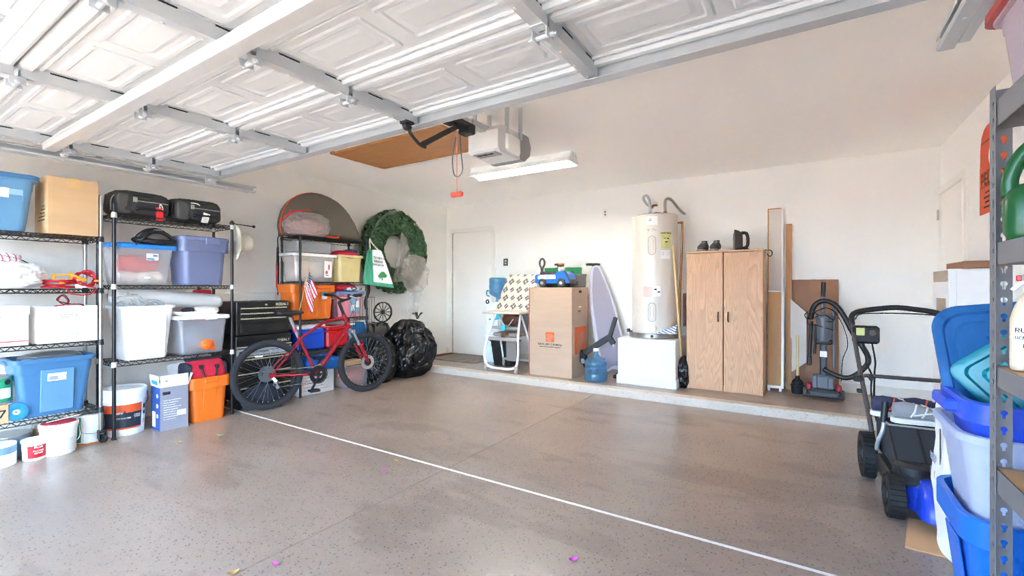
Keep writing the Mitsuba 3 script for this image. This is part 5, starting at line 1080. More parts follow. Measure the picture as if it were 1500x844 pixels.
# waste bin, high chair
put('waste_bin', 'black plastic waste bin on the step behind the high chair legs', 'bin', [('body', tub(.40, .28, .36, tap=.8, r=.03, skirt=.012), 'm_black')], -3.71, 5.60, PZ)
M('hc_white', 'efedeb', 0.3); M('hc_grey', 'a59a90', 0.6); M('hc_fabric', '8b8078', 0.85); M('hc_teal', '3cb4c0', 0.35); M('hc_beige', 'd8cabb', 0.4); M('hc_brown', '5e3420', 0.6)
def padcol(p, n, uv):
    a, b = uv.x * 4.6, uv.y * 4.4
    i = dr.floor(b); fx = frac(a + .5 * (i - 2 * dr.floor(i / 2))) - .5; fy = frac(b) - .5
    dd = dr.abs(fx) + dr.abs(fy)
    big = frac((dr.floor(a + .5 * (i - 2 * dr.floor(i / 2))) + i) * .5) < .25
    m_ = dr.select(big, dr.select((dd < .44) & (dd > .10) & (dr.abs(dr.abs(fx) - dr.abs(fy)) > .03), 1.0, 0.0), dr.select((dd < .34) & (dr.abs(fx - fy) > .05), 1.0, 0.0))
    return mix((0.70, 0.61, 0.50), (0.10, 0.07, 0.055), m_ * .9)
M('pad', proc(padcol), 0.8)
HX, HY = -3.43, 5.27
hc = [('frame', cat(*[tube([(s * .20, -.02, .85 - .085), (s * .22, -.09, .62), (s * .245, -.16, .45), (s * .27, -.20, .25), (s * .24, -.20, .10), (s * .14, -.20, .055), (0, -.20, .05)], .017, 10, 6) for s in (-1, 1)]), 'm_hc_white', True, 'white tube frame'),
      ('rear_legs', cat(*[tube([(s * .20, .0, .74), (s * .23, .12, .45), (s * .245, .22, .15), (s * .245, .24, .06)], .014, 10, 5) for s in (-1, 1)]), 'm_hc_white', True), ('crossbar', cat(bx(-.25, .25, -.16, -.13, .41, .46, .01), bx(-.23, .23, -.10, -.08, .56, .60, .008), bx(-.24, .24, .20, .22, .10, .13, .006)), 'm_hc_grey'),
      ('tray', cat(bx(-.30, .30, -.22, .14, .775, .80, .012), bx(-.295, .295, -.215, .135, .795, .808, .006)), 'm_hc_beige'), ('seat', cat(mv(pillow(.40, .32, .06, .4, .02, 2, 1, 3), 0, .02, .46), mv(pillow(.40, .06, .38, .4, .02, 2, 2, 3), 0, .17, .46)), 'm_hc_fabric', True), ('footrest', bx(-.06, .10, .02, .035, .12, .44, .005), 'm_hc_fabric'),
      ('dial', mv(cyl(.04, -.012, .012, 24, .004), .0, -.145, .585, rx=PI / 2), 'm_hc_teal', 40, 'teal round dial'), ('bar_toy', cat(mv(cyl(.055, -.01, .01, 24), -.18, -.02, .735, rx=PI / 2)), 'm_hc_teal', 40), ('harness', tube([(-.12, -.05, .72), (-.06, -.06, .64), (.02, -.07, .60), (.10, -.05, .70)], .012, 6, 6, flat=.4), 'm_hc_white', True), ('cushion', mv(lump(.30, .14, .17, .2, 3, 77, 4), .02, .04, .60), 'm_hc_brown', True, 'brown patterned cushion'),
      ('buckle', cat(bx(-.03, .03, -.16, -.14, .46, .52, .006), bx(.05, .09, -.165, -.15, .49, .53, .004)), 'm_hc_brown')]
for s in (-1, 1):
    for yy in (-.20, .24):
        hc.append(('wheel', cat(mv(cyl(.028, -.016, .016, 18, .004), s * .24, yy, .028, ry=PI / 2), bx(s * .24 - .022, s * .24 + .022, yy - .018, yy + .018, .04, .10, .006)), 'm_hc_grey'))
put('high_chair', 'white and grey folding high chair beside the large brown carton', 'high chair', hc, HX, HY, PZ)
nu, nv = 24, 20; uu, vv = np.meshgrid(np.linspace(0, 1, nu), np.linspace(0, 1, nv))
def padsheet(off):
    r_ = np.clip((vv - .8) / .2, 0, 1); ww = .54 - .10 * r_ ** 2 * 0 
    X = (uu - .5) * .54 + vv * .075; Z = vv * .50; Y = vv * .23 + off * np.minimum(1, 6 * np.minimum(np.minimum(uu, 1 - uu), np.minimum(vv, 1 - vv)) + .15)
    f = [(j * nu + i, j * nu + i + 1, (j + 1) * nu + i + 1) for j in range(nv - 1) for i in range(nu - 1)] + [(j * nu + i, (j + 1) * nu + i + 1, (j + 1) * nu + i) for j in range(nv - 1) for i in range(nu - 1)]
    return tm(np.column_stack([X.ravel(), Y.ravel(), Z.ravel()]), f)
pa, pb2 = padsheet(-.025), padsheet(.025); pb2.invert()
one('seat_pad', 'beige padded board with dark geometric print leaning up from the high chair tray', 'pad', mv(cat(pa, pb2), HX - .03, HY + .10, PZ + .812), 'm_pad', True, uv=np.vstack([np.column_stack([uu.ravel(), vv.ravel()])] * 2))
# big carton
M('hd_orange', 'e2642c', 0.6); M('red_edge', 'c94a38', 0.6)
L, W, H = .61, .50, 1.128
def hdlogo(s, frame_):
    out = [('logo', frame_(bx(-s / 2, s / 2, -s / 2, s / 2, 0, .0008)), 'm_hd_orange', False, 'orange square logo')]
    a = math.radians(38); tx = []
    for i, (w_, k) in enumerate((('THE', .15), ('HOME', .21), ('DEPOT', .21))):
        t = text(w_, s * k, .0008, True, True); t = mv(t, 0, (1 - i) * s * .26, .001); tx.append(mv(t, rz=a))
    out.append(('logo/lettering', frame_(cat(tx)), 'm_kraft_big', False)); return out
ps = [('carton', carton(L, W, H), 'm_kraft_big', False), ('edge', cat(bx(-L / 2 - .001, -L / 2 + .012, -W / 2 - .001, -W / 2 + .012, 0, H), bx(L / 2 - .002, L / 2 + .001, W / 2 - .02, W / 2 - .004, .3, H)), 'm_red_edge', False, 'red edge stripe')]
ps += hdlogo(.125, lambda m: on_ny(m, .0, -W / 2, .50)) + [('lettering', on_ny(text('PACK LIKE THE PROS', .024, .001, True, True), .0, -W / 2, .405), 'm_ink', False), ('lettering', on_ny(bx(-.155, .155, .0, .006, 0, .0008), .0, -W / 2, .37), 'm_ink', False)]
ps += hdlogo(.34, lambda m: on_px(m, L / 2, -.0, .46)) + [('slot', cat(bx(L / 2, L / 2 + .001, -.04, .04, H - .13 + .06, H - .04), bx(L / 2, L / 2 + .001, -.06, -.04, H * .72, H * .74), bx(L / 2, L / 2 + .001, -.02, .0, H * .72, H * .745)), 'm_ink', False), ('tear', bx(L / 2, L / 2 + .0012, -.06, .04, H * .775, H * .785), 'm_paper', False), ('tape', cat(bx(-L / 2, L / 2, -.025, .025, H, H + .0006)), 'm_tape', False)]
put('moving_box', 'very tall brown carton with orange square logo on the step', 'box', ps, -2.745, 5.415, PZ)
# ride-on truck, green box, dark pot on the carton
TZ = PZ + H + .001
M('toyblue', '1763b4', 0.25); M('toydark', '3a3632', 0.45); M('greenbox', '1f7a4a', 0.45); M('potgrey', '6f6a63', 0.6)
side = sg.Polygon([(-.26, .05), (-.265, .14), (-.25, .165), (-.08, .165), (.02, .165), (.05, .20), (.14, .205), (.21, .17), (.235, .10), (.235, .05), (.17, .05), (.16, .085), (.12, .105), (.08, .085), (.07, .05), (-.10, .05), (-.11, .085), (-.15, .105), (-.19, .085), (-.20, .05)]).buffer(-.006).buffer(.006)
bodyT = xf(ext(side, .20), np.array([[1, 0, 0, 0], [0, 0, 1, -.10], [0, 1, 0, 0], [0, 0, 0, 1.0]])); bodyT.invert() if bodyT.volume < 0 else None
tr = [('body', bodyT, 'm_toyblue', 30), ('seat', mv(pillow(.24, .15, .05, .4, .02, 2, 2, 3), -.10, 0, .155), 'm_toydark', True), ('side_panel', cat(bx(-.22, .04, -.104, -.099, .105, .15, .002), bx(-.19, .03, -.104, -.099, .145, .16, .002)), 'm_whiteplastic', False, 'white side panel'), ('side_panel/emblem', mv(lathe([(.012, -.001), (.017, -.001), (.017, .001), (.012, .001), (.012, -.001)], 24), -.08, -.1045, .137, rx=PI / 2), 'm_toydark'),
      ('push_handle', cat(tube([(-.20, -.03, .15), (-.205, -.03, .24), (-.23, -.03, .30), (-.225, -.03, .35), (-.195, -.03, .375), (-.165, -.03, .35), (-.16, -.03, .30), (-.19, -.03, .24), (-.185, -.03, .15)], .013, 8, 6)), 'm_toydark', True), ('steering', cat(bar((.06, -.03, .20), (.06, -.03, .285), .05, .045), bar((.02, -.08, .29), (.08, .05, .295), .024, .024), bx(.03, .11, -.05, .0, .265, .29, .006)), 'm_toydark'), ('steering/cap', bx(.03, .10, -.052, .0, .288, .305, .004), 'm_hd_orange', False), ('dash', cat(mv(trimesh.creation.icosphere(subdivisions=2, radius=.026), .115, -.04, .235), bx(.05, .09, -.06, .0, .20, .26, .006)), 'm_hc_beige', True), ('grille', cat(bx(.225, .262, -.09, .09, .04, .10, .008), bar((.17, -.105, .205), (.252, -.105, .06), .012, .02), bar((.17, .105, .205), (.252, .105, .06), .012, .02)), 'm_toydark'), ('underside', bx(-.2, .2, -.085, .085, .035, .06, .004), 'm_rubberblack', False)]
for x in (-.15, .12):
    for s in (-1, 1):
        tr += [('wheel', mv(lathe([(.0, -.02), (.03, -.02), (.034, -.024), (.05, -.024), (.056, -.016), (.056, .016), (.05, .024), (0, .024)], 28), x, s * .095, .056, rx=PI / 2 * (1 if s < 0 else -1)), 'm_toydark', 40), ('wheel/hubcap', cat(mv(cyl(.022, 0, .004, 20), x, s * .119, .056, rx=PI / 2 * (1 if s < 0 else -1))), 'm_alloy', 40)]
put('ride_on_truck', 'blue toy ride on truck with loop handle on top of the large carton', 'toy truck', tr, -2.735, 5.33, TZ)
put('green_box', 'flat green and white box behind the blue toy truck', 'box', [('carton', bx(-.26, .26, -.04, .04, 0, .265, .003), 'm_greenbox', False), ('label', cat(bx(-.25, -.21, -.041, -.04, .03, .19)), 'm_paper', False)], -2.78, 5.60, TZ)
put('pot', 'dark grey round pot on the carton to the right of the toy truck', 'pot', [('pot', lathe([(0, 0), (.09, 0), (.098, .01), (.103, .15), (.109, .152), (.109, .172), (.10, .174), (.095, .16), (0, .155)], 32), 'm_potgrey', 40)], -2.555, 5.61, TZ)
# ironing board
M('ironcover', 'a8a3b4', 0.75); M('ironedge', 'd6d3e2', 0.6)
bo = sg.Polygon(spline([(-.05, 1.36), (.0, 1.375), (.05, 1.36), (.10, 1.22), (.16, .95), (.19, .60), (.19, 0), (.0, -.005), (-.19, 0), (-.19, .60), (-.16, .95), (-.10, 1.22), (-.05, 1.36)], 5))
brd = ext(bo, .03)
A = frame((-2.10, 5.70, PZ + .10), (.55, .80, .02), (-.20, .26, 1.0))
put('ironing_board', 'grey lilac ironing board standing upright against the wall by the carton', 'ironing board', [('board', xf(brd, A), 'm_ironcover', False), ('edge', xf(ext(bo.buffer(.006).difference(bo.buffer(-.022)), .034).apply_translation((0, 0, -.002)), A), 'm_ironedge', False, 'pale edge'), ('legs', xf(cat(rod((-.10, .05, -.05), (-.02, 1.30, -.03), .011, 8), rod((.10, .05, -.05), (.02, 1.30, -.03), .011, 8), rod((-.10, .08, -.02), (-.10, -.09, -.05), .011, 8), rod((.10, .08, -.02), (.10, -.09, -.05), .011, 8)), A), 'm_toydark'), ('foot', xf(cat(bx(-.012, .012, 1.30, 1.41, -.04, -.01, .004), bx(-.11, .11, 1.40, 1.43, -.04, -.005, .008)), A @ trimesh.transformations.rotation_matrix(0, (0, 1, 0))), 'm_toydark', False, 'dark T shaped foot')], 0, 0, 0)
# folded bike carrier
put('bike_carrier', 'black folding arm with a clamp leaning between the carton and the blue bottle', 'carrier', [('arm', bar((-.33, 0, .28), (.03, .0, .52), .045, .07), 'm_black', False), ('upright', cat(bar((.02, 0, .50), (.10, .0, .76), .04, .048), bar((.0, 0, .54), (.075, 0, .43), .045, .065)), 'm_black', False), ('pin', rod((.05, -.0, .47), (.075, -.0, .40), .011, 10), 'm_steel'), ('clamp', cat(mv(cyl(.065, -.04, .04, 20, .006), -.35, 0, .235, rx=PI / 2), bx(-.40, -.31, -.045, .045, .23, .30, .012), bar((-.40, 0, .20), (-.36, 0, .33), .05, .045)), 'm_black'), ('clamp/knob', bx(-.345, -.295, -.05, .05, .16, .225, .008), 'm_strap_grey'), ('leg', cat(bar((-.36, .01, .22), (-.30, .12, .0), .03, .03)), 'm_black')], -2.08, 5.44, PZ)
put('hose_valve', 'small black valve lying on the step right of the blue bottle', 'valve', [('valve', cat(mv(cyl(.022, 0, .10, 14, .004), 0, 0, .022, ry=PI / 2), bx(.06, .10, -.02, .02, .0, .09, .006), rod((.02, 0, .02), (.08, .0, .10), .010, 8)), 'm_black')], -2.03, 5.50, PZ)
# water heater on its stand
M('standwhite', 'dcdcda', 0.6); M('heater', 'd9cfc2', 0.28); M('heater_top', 'b9b0a4', 0.4); M('copper', 'a06a42', 0.3, metallic=0.9); M('panmetal', 'a7a29a', 0.3, metallic=0.8); M('yellowlab', 'd3cf8a', 0.6)
put('heater_stand', 'white boxed platform on the step under the water heater', 'stand', [('platform', bx(-.33, .33, -.33, .33, 0, .535, .008), 'm_standwhite', False), ('skirting', cat(bx(-.342, .342, -.342, .342, 0, .105, .006)), 'm_standwhite', False)], -1.555, 5.575, PZ)
HXc, HYc, HZ = -1.55, 5.60, PZ + .537
pan = put('drain_pan', 'shallow metal drain pan between the white stand and the water heater', 'pan', [('pan', lathe([(0, 0), (.29, 0), (.298, .004), (.30, .055), (.304, .058), (.30, .06), (.294, .056), (.29, .01), (0, .008)], 48), 'm_panmetal', 40), ('fitting', cat(mv(cyl(.016, -.03, .0, 12), .05, -.30, .03, rx=PI / 2), bx(-.30, -.27, -.13, -.09, .05, .09, .004)), 'm_black')], HXc, HYc, HZ)
r = .262
hp = [(0, 0), (r - .004, 0), (r, .006), (r, 1.405), (r + .004, 1.407), (r + .004, 1.428), (r - .006, 1.436), (0, 1.44)]
def flatlab(w, h, a, z, d=.0015): return wrap(mv(loft([np.column_stack([np.linspace(-w / 2, w / 2, 9).tolist() + np.linspace(w / 2, -w / 2, 9).tolist(), [0] * 9 + [h] * 9, [0] * 18]), np.column_stack([np.linspace(-w / 2, w / 2, 9).tolist() + np.linspace(w / 2, -w / 2, 9).tolist(), [0] * 9 + [h] * 9, [d] * 18])]), 0, z, .0005), r, a)
a0 = math.atan2(-5.6, 1.55) - .12
def ring_panel(z): return [('access_panel', flatlab(.135, .27, a0, z, .004), 'm_heater', False), ('access_panel/rim', wrap(mv(ext((lambda q: q.buffer(.010).difference(q.buffer(-.004)))(sg.LineString([(0, .07), (0, .20)]).buffer(.038)), .006), 0, z, .003), r, a0), 'm_heater_top', False), ('access_panel/rim', wrap(mv(ext((lambda q: q.difference(q.buffer(-.004)))(sg.LineString([(0, .07), (0, .20)]).buffer(.018)), .006), 0, z, .003), r, a0), 'm_heater_top', False)]
hps = [('tank', lathe(hp, 56), 'm_heater', 40), ('cap', mv(lathe([(0, .001), (r - .01, .001), (r - .03, .006), (0, .01)], 40), 0, 0, 1.437), 'm_heater_top', 40)] + ring_panel(.93) + ring_panel(.16)
hps += [('label', flatlab(.125, .10, a0 - .0, 1.30), 'm_paper', False, 'white maker label'), ('label', wrap(mv(ext(sg.Point(0, 0).buffer(.014, 10).difference(sg.Point(0, 0).buffer(.010, 10)), .0012), -.02, 1.36, .003), r, a0), 'm_ink', False), ('label', cat(*[wrap(bx(-.05, .05 - .02 * (i % 2), 1.235 + .012 * i, 1.241 + .012 * i, .001, .0025), r, a0) for i in range(2)]), 'm_strap_grey', False),
        ('energy_label', flatlab(.125, .195, a0 + .62, 1.03), 'm_yellowlab', False, 'yellow energy label'), ('energy_label/print', cat(wrap(mv(text('ENERGYGUIDE', .014, .001, True, True), 0, 1.205, .0025), r, a0 + .62), wrap(bx(-.03, .035, 1.14, 1.15, .002, .003), r, a0 + .62), wrap(bx(-.02, .02, 1.10, 1.11, .002, .003), r, a0 + .62), wrap(bx(-.05, .05, 1.17, 1.173, .002, .003), r, a0 + .62)), 'm_ink', False), ('label', flatlab(.11, .10, a0 + .60, .91), 'm_paper', False, 'white label'), ('label', cat(wrap(bx(-.045, .045, .975, .98, .002, .003), r, a0 + .6), wrap(bx(-.045, .03, .955, .96, .002, .003), r, a0 + .6)), 'm_paper_print', False),
        ('label', cat(flatlab(.10, .12, a0 - .18, .47)), 'm_pinklab', False, 'pinkish warning label'), ('label', flatlab(.085, .125, a0 + .21, .475), 'm_paper', False, 'white warning label'), ('label', cat(wrap(bx(-.03, .0, .55, .565, .002, .003), r, a0 + .21), wrap(bx(.01, .035, .52, .535, .002, .003), r, a0 + .21)), 'm_ink', False), ('label', wrap(bx(-.04, .04, .592, .598, .002, .003), r, a0 + .21), 'm_hd_orange', False)]
vx, vy = math.cos(a0 + .1) * r, math.sin(a0 + .1) * r
hps += [('drain_valve', cat(mv(cyl(.022, -.02, .04, 16, .004), vx, vy, .11, rx=PI / 2), mv(cyl(.03, .035, .05, 18, .004), vx, vy, .11, rx=PI / 2)), 'm_whiteplastic')]
put('water_heater', 'tall beige electric water heater in a pan on the white stand', 'water heater', hps, HXc, HYc, HZ + .009)
zt = HZ + 1.449
K = put('water_pipes', 'grey and copper flexible pipes bending from the heater top into the wall', 'pipes', [('cold_pipe', tube([(-.06, .02, 0), (-.062, .02, .13), (-.08, .03, .22), (-.115, .04, .265), (-.155, .06, .245), (-.165, .22, .20), (-.165, .495, .19)], .017, 10, 6), 'm_galv', True), ('fitting', cat(rod((-.06, .02, -.005), (-.06, .02, .045), .022, 12), rod((.12, .02, -.005), (.12, .02, .05), .022, 12), tube([(-.06, .03, .11), (-.03, .06, .14), (.0, .1, .145)], .014, 8, 5)), 'm_copper', True), ('hot_pipe', tube([(.12, .02, 0), (.115, .02, .14), (.125, .05, .20), (.16, .14, .205), (.20, .28, .13), (.23, .42, .08), (.24, .49, .075)], .017, 10, 6), 'm_panmetal', True), ('flange', mv(cyl(.045, -.01, .0, 24, .004), .24, .499, .075, rx=PI / 2), 'm_whiteplastic'), ('conduit', tube([(-.04, -.02, .012), (.02, -.03, .03), (.08, -.01, .022), (.12, .02, .02)], .012, 8, 6), 'm_copper', True)], HXc, HYc, zt)
put('overflow_pipe', 'brown copper relief pipe running down the right side of the water heater', 'pipe', [('pipe', tube([(-.08, 0, 1.35), (.0, .0, 1.35), (.012, .0, 1.33), (.0, .02, .95), (-.02, .03, .55), (-.03, .05, .06)], .012, 8, 4), 'm_copper', True)], HXc + .30, HYc + .03, HZ)
M('lattice', '7a4a32', 0.7); M('broomwood', 'd3b983', 0.5); M('bluecloth', '6f86ad', 0.85)
lat = cat([bx(-.055 + .018 * i, -.047 + .018 * i, -.006, .006, 0, .42) for i in range(7)] + [bx(-.06, .07, -.008, .008, .02 * i + .01, .02 * i + .018) for i in range(20)])
one('wicker_panel', 'narrow brown wicker lattice standing behind the broom handle on the wall', 'lattice', mv(lat, -1.265, 6.07, .72 - .0), 'm_lattice', False)
put('striped_towel', 'blue and white striped cloth stuffed beside the water heater in the pan', 'cloth', [('cloth', mv(loft([np.column_stack([np.array([-.10, .10, .12, -.12]), np.array([-.02, -.02, .02, .02]), np.full(4, 0.)]), np.column_stack([np.array([-.02, .13, .13, -.02]), np.array([-.02, -.01, .03, .02]), np.array([.04, .11, .11, .04])])]), 0, 0, 0), 'm_stripeblue', False)], HXc + .19, HYc - .24, HZ + .062)
M('stripeblue', proc(lambda p, n, uv: mix((0.16, 0.22, 0.36), (0.78, 0.77, 0.74), dr.select(frac((p.z + .45 * p.x) * 32) < .5, 1.0, 0.0))), 0.85)
put('broom', 'long pale yellow wooden handle leaning on the wall between heater and wardrobe', 'handle', [('handle', rod((-1.185, 5.44, PZ + .01), (-1.305, 5.475, 1.70), .0135, 12), 'm_broomwood'), ('block', mv(cyl(.016, 0, .06, 12, .003), -1.17, 5.50, PZ + .0), 'm_black')][:1], 0, 0, 0)
put('plastic_sack', 'small crumpled black plastic bag on the step between stand and wardrobe', 'bag', [('bag', mv(trash(.13, .16, .37, 51, None), 0, 0, 0), 'm_trashbag', True)], -1.175, 5.42, PZ)
M('pinklab', 'd9b8b0', 0.6)
# wardrobe
def oak(p, n, uv):
    a = fbm(p.x * 11 + 1.8 * fbm(p.x * 4, p.z * 1.0, 3.0, 2), p.y * 9, p.z * .8, 2); g = noise(p.x * 260, p.y * 260, p.z * 9)
    s = frac(a * 16); c = mix((0.51, 0.262, 0.128), (0.61, 0.342, 0.185), smoothstep(0.0, 0.9, s))
    return mix(c, (0.42, 0.23, 0.115), dr.select(g > .70, .35, 0.0))
M('oak', proc(oak), 0.45); M('bronze', '3a2a1c', 0.4, metallic=0.5)
W0, W1, WY0, WY1, WH = -1.14, -.385, 5.385, 5.80, 1.525
wp = [('body', cat(bx(W0, W0 + .016, WY0 + .018, WY1, .0, WH - .02), bx(W1 - .016, W1, WY0 + .018, WY1, 0, WH - .02), bx(W0, W1, WY1 - .006, WY1, .02, WH - .02), bx(W0, W1, WY0 + .018, WY1, .05, .066), bx(W0, W1, WY0 + .03, WY0 + .046, 0, .05)), 'm_oak', False), ('top', bx(W0 - .004, W1 + .004, WY0 - .004, WY1, WH - .02, WH, .002), 'm_oak', False)]
mid = (W0 + W1) / 2
for x0, x1, s in ((W0 + .002, mid - .004, 1), (mid + .004, W1 - .002, -1)):
    wp += [('door', bx(x0, x1, WY0, WY0 + .016, .012, WH - .024, .002), 'm_oak', False), ('door/handle', cat(tube([((x1 - .045) if s > 0 else (x0 + .045), WY0, .60 + .16), ((x1 - .045) if s > 0 else (x0 + .045), WY0 - .022, .615 + .16), ((x1 - .045) if s > 0 else (x0 + .045), WY0 - .022, .685 + .16), ((x1 - .045) if s > 0 else (x0 + .045), WY0, .70 + .16)], .007, 8, 5)), 'm_bronze', True, 'dark handle')]
wp += [('catch', cat(bx(mid - .018, mid + .016, WY0 - .006, WY0, .90, .915, .002)), 'm_strap_grey')]
put('wardrobe', 'two door oak veneer cabinet with dark handles standing on the step', 'cabinet', wp, 0, 0, PZ)
WT = PZ + WH + .001
M('shoe', '4b4440', 0.7); M('sole', '8b857e', 0.7)
for i, (x, lb) in enumerate(((-1.0, 'left grey brown shoe of a pair on top of the oak cabinet'), (-.87, 'right grey brown shoe of a pair on top of the oak cabinet'))):
    sh = loft([np.column_stack([w_ * np.cos(np.linspace(0, 2 * PI, 17)[:-1]), np.full(16, yy), zz + h_ * np.sin(np.linspace(0, 2 * PI, 17)[:-1])]) for yy, w_, h_, zz in ((.14, .03, .04, .07), (.13, .04, .05, .07), (.06, .043, .055, .075), (-.02, .042, .045, .065), (-.09, .046, .03, .05), (-.135, .04, .024, .044), (-.15, .02, .012, .036))]); 
    so = ext(sg.LineString([(0, -.11), (0, .11)]).buffer(.047, 10), .025)
    put('shoe', lb, 'shoe', [('upper', mv(sh, 0, 0, 0), 'm_shoe', True), ('sole', so, 'm_sole', 30, 'grey sole'), ('opening', mv(lathe([(0, 0), (.028, .0), (.034, .012), (.03, .018), (.024, .008), (0, .004)], 16), 0, .08, .115), 'm_black', True), ('laces', cat([bx(-.022, .022, -.06 + .025 * j, -.052 + .025 * j, .088 + .009 * j, .096 + .009 * j, .002) for j in range(4)]), 'm_strap_grey', False)], x, 5.58, WT, PI * 0)
put('folded_rag', 'thin pale lilac rag lying on the cabinet between shoes and steam iron', 'cloth', [('rag', lump(.26, .18, .03, .15, 3, 55, 4, .3), 'm_lilac', True)], -.80, 5.56, WT)
M('lilac', 'c6bcc0', 0.8); M('ironplate', '77716b', 0.35, metallic=0.4); M('ironbody', '3c3835', 0.4)
io = sg.Polygon([(-.055, 0), (.055, 0), (.052, .10), (.035, .17), (.0, .25), (-.035, .17), (-.052, .10)])
bodyi = loft([np.column_stack([xx * np.array([1, 1, 1, .9, .5, 0, -.5, -.9, -1, -1]) * .055, np.full(10, yy), np.array([0, .06, .12, .17, .21, .235, .21, .17, .12, .0]) * zz + .002]) for yy, xx, zz in ((0, 1, 1), (.012, 1, 1), (.05, .85, .94), (.08, .6, .8))])
put('clothes_iron', 'black clothes iron standing upright on its heel on the oak cabinet', 'iron', [('body', mv(bodyi, 0, 0, 0, rz=PI / 2), 'm_ironbody', 30), ('soleplate', mv(bx(-.056, .056, -.006, 0, .0, .20, .003), 0, 0, 0, rz=PI / 2), 'm_ironplate', False), ('handle', tube([(-.07, 0, .20), (-.12, 0, .19), (-.135, 0, .12), (-.125, 0, .05), (-.07, 0, .02)], .017, 10, 6), 'm_black', True), ('heel', bx(-.13, -.0, -.055, .055, 0, .035, .008), 'm_black'), ('cord', tube([(-.13, .0, .02), (-.20, -.02, .007), (-.30, -.02, .006), (-.36, -.04, .005), (-.385, -.06, -.03), (-.36, -.06, -.06), (-.33, -.06, -.03)], .005, 6, 6), 'm_black', True)], -.68, 5.60, WT, PI * 1.08)
# leaning frames, boards, plunger
M('pine', 'c08a58', 0.55); M('peg', 'd9cfc4', 0.6); M('hardb', proc(lambda p, n, uv: mix((0.27, 0.125, 0.062), (0.33, 0.16, 0.085), fbm(p.x * 9, p.y * 9, p.z * 9, 3))), 0.6); M('tan', 'b98555', 0.55)
def pframe(w, h, t=.022, d=.02): return cat(bx(-w / 2, -w / 2 + t, 0, d, 0, h, .002), bx(w / 2 - t, w / 2, 0, d, 0, h, .002), bx(-w / 2 + t, w / 2 - t, 0, d, 0, t, .002), bx(-w / 2 + t, w / 2 - t, 0, d, h - t, h, .002))
put('screen_frame', 'tall narrow wood frame with white panel leaning on the wall beside the cabinet', 'frame', [('frame', pframe(.155, 2.03, .012), 'm_pine', False), ('panel', bx(-.066, .066, .008, .014, .01, 2.02), 'm_peg', False, 'off white panel'), ('edge', bx(.06, .0795, -.004, .0, 0.0, 2.03), 'm_trimwhite', False)], -.31, 6.02, PZ + .004, rx=-.02)
put('screen_frame', 'short white frame with tan panel standing in front of the tall frame', 'frame', [('frame', cat(bx(.052, .078, 0, .02, 0.03, 1.10, .002), bx(-.078, .078, 0, .02, .03, .06, .002), bx(-.078, .078, 0, .02, 1.085, 1.10, .002)), 'm_whiteplastic', False), ('panel', bx(-.078, .055, .014, .020, .05, 1.09), 'm_kraft2', False, 'tan panel'), ('edge', bx(-.079, -.068, .004, .016, .05, 1.09, .001), 'm_pine', False), ('foot', cat(bx(-.075, -.05, -.03, .03, 0, .035, .004), bx(.035, .06, -.03, .03, 0, .035, .004)), 'm_whiteplastic', False)], -.295, 5.76, PZ, rx=-.12)
M('kraft2', 'c59a6e', 0.7)
put('wood_plank', 'narrow tan plank leaning on the wall right of the white frame', 'plank', [('plank', bx(-.03, .03, 0, .018, 0, 1.85, .002), 'm_tan', False)], -.178, 5.93, PZ, rx=-.075)
put('hardboard_sheet', 'dark brown hardboard sheet leaning on the back wall behind the vacuum', 'board', [('sheet', bx(-.22, .22, 0, .006, 0, 1.215), 'm_hardb', False)], .06, 6.015, PZ, rx=-.055)
hx = ext([(-.15, .18), (-.15, 1.0), (0, .85), (0, .31)], .008)
put('cut_panel', 'pale cut corner panel leaning in front of the brown hardboard', 'panel', [('panel', xf(hx, frame((-.01, 5.955, PZ), (1, 0, 0), (0, .045, 1.0))), 'm_peg', False), ('support', xf(ext([(-.15, 0), (-.15, .18), (-.09, .235), (-.09, 0)], .008), frame((-.01, 5.955, PZ), (1, 0, 0), (0, .045, 1.0))), 'm_hardb', False)], 0, 0, 0)
put('plunger', 'plunger with black rubber cup and yellow wooden handle on the step', 'plunger', [('cup', lathe([(0, .0), (.05, .0), (.056, .02), (.06, .05), (.058, .07), (.066, .075), (.064, .095), (.052, .10), (.055, .115), (.045, .135), (.02, .16), (.018, .19), (0, .19)], 28), 'm_rubberblack', 40), ('handle', cyl(.013, .15, .62, 14, .003), 'm_broomwood', 40, 'yellow wooden handle')], -.09, 5.77, PZ)
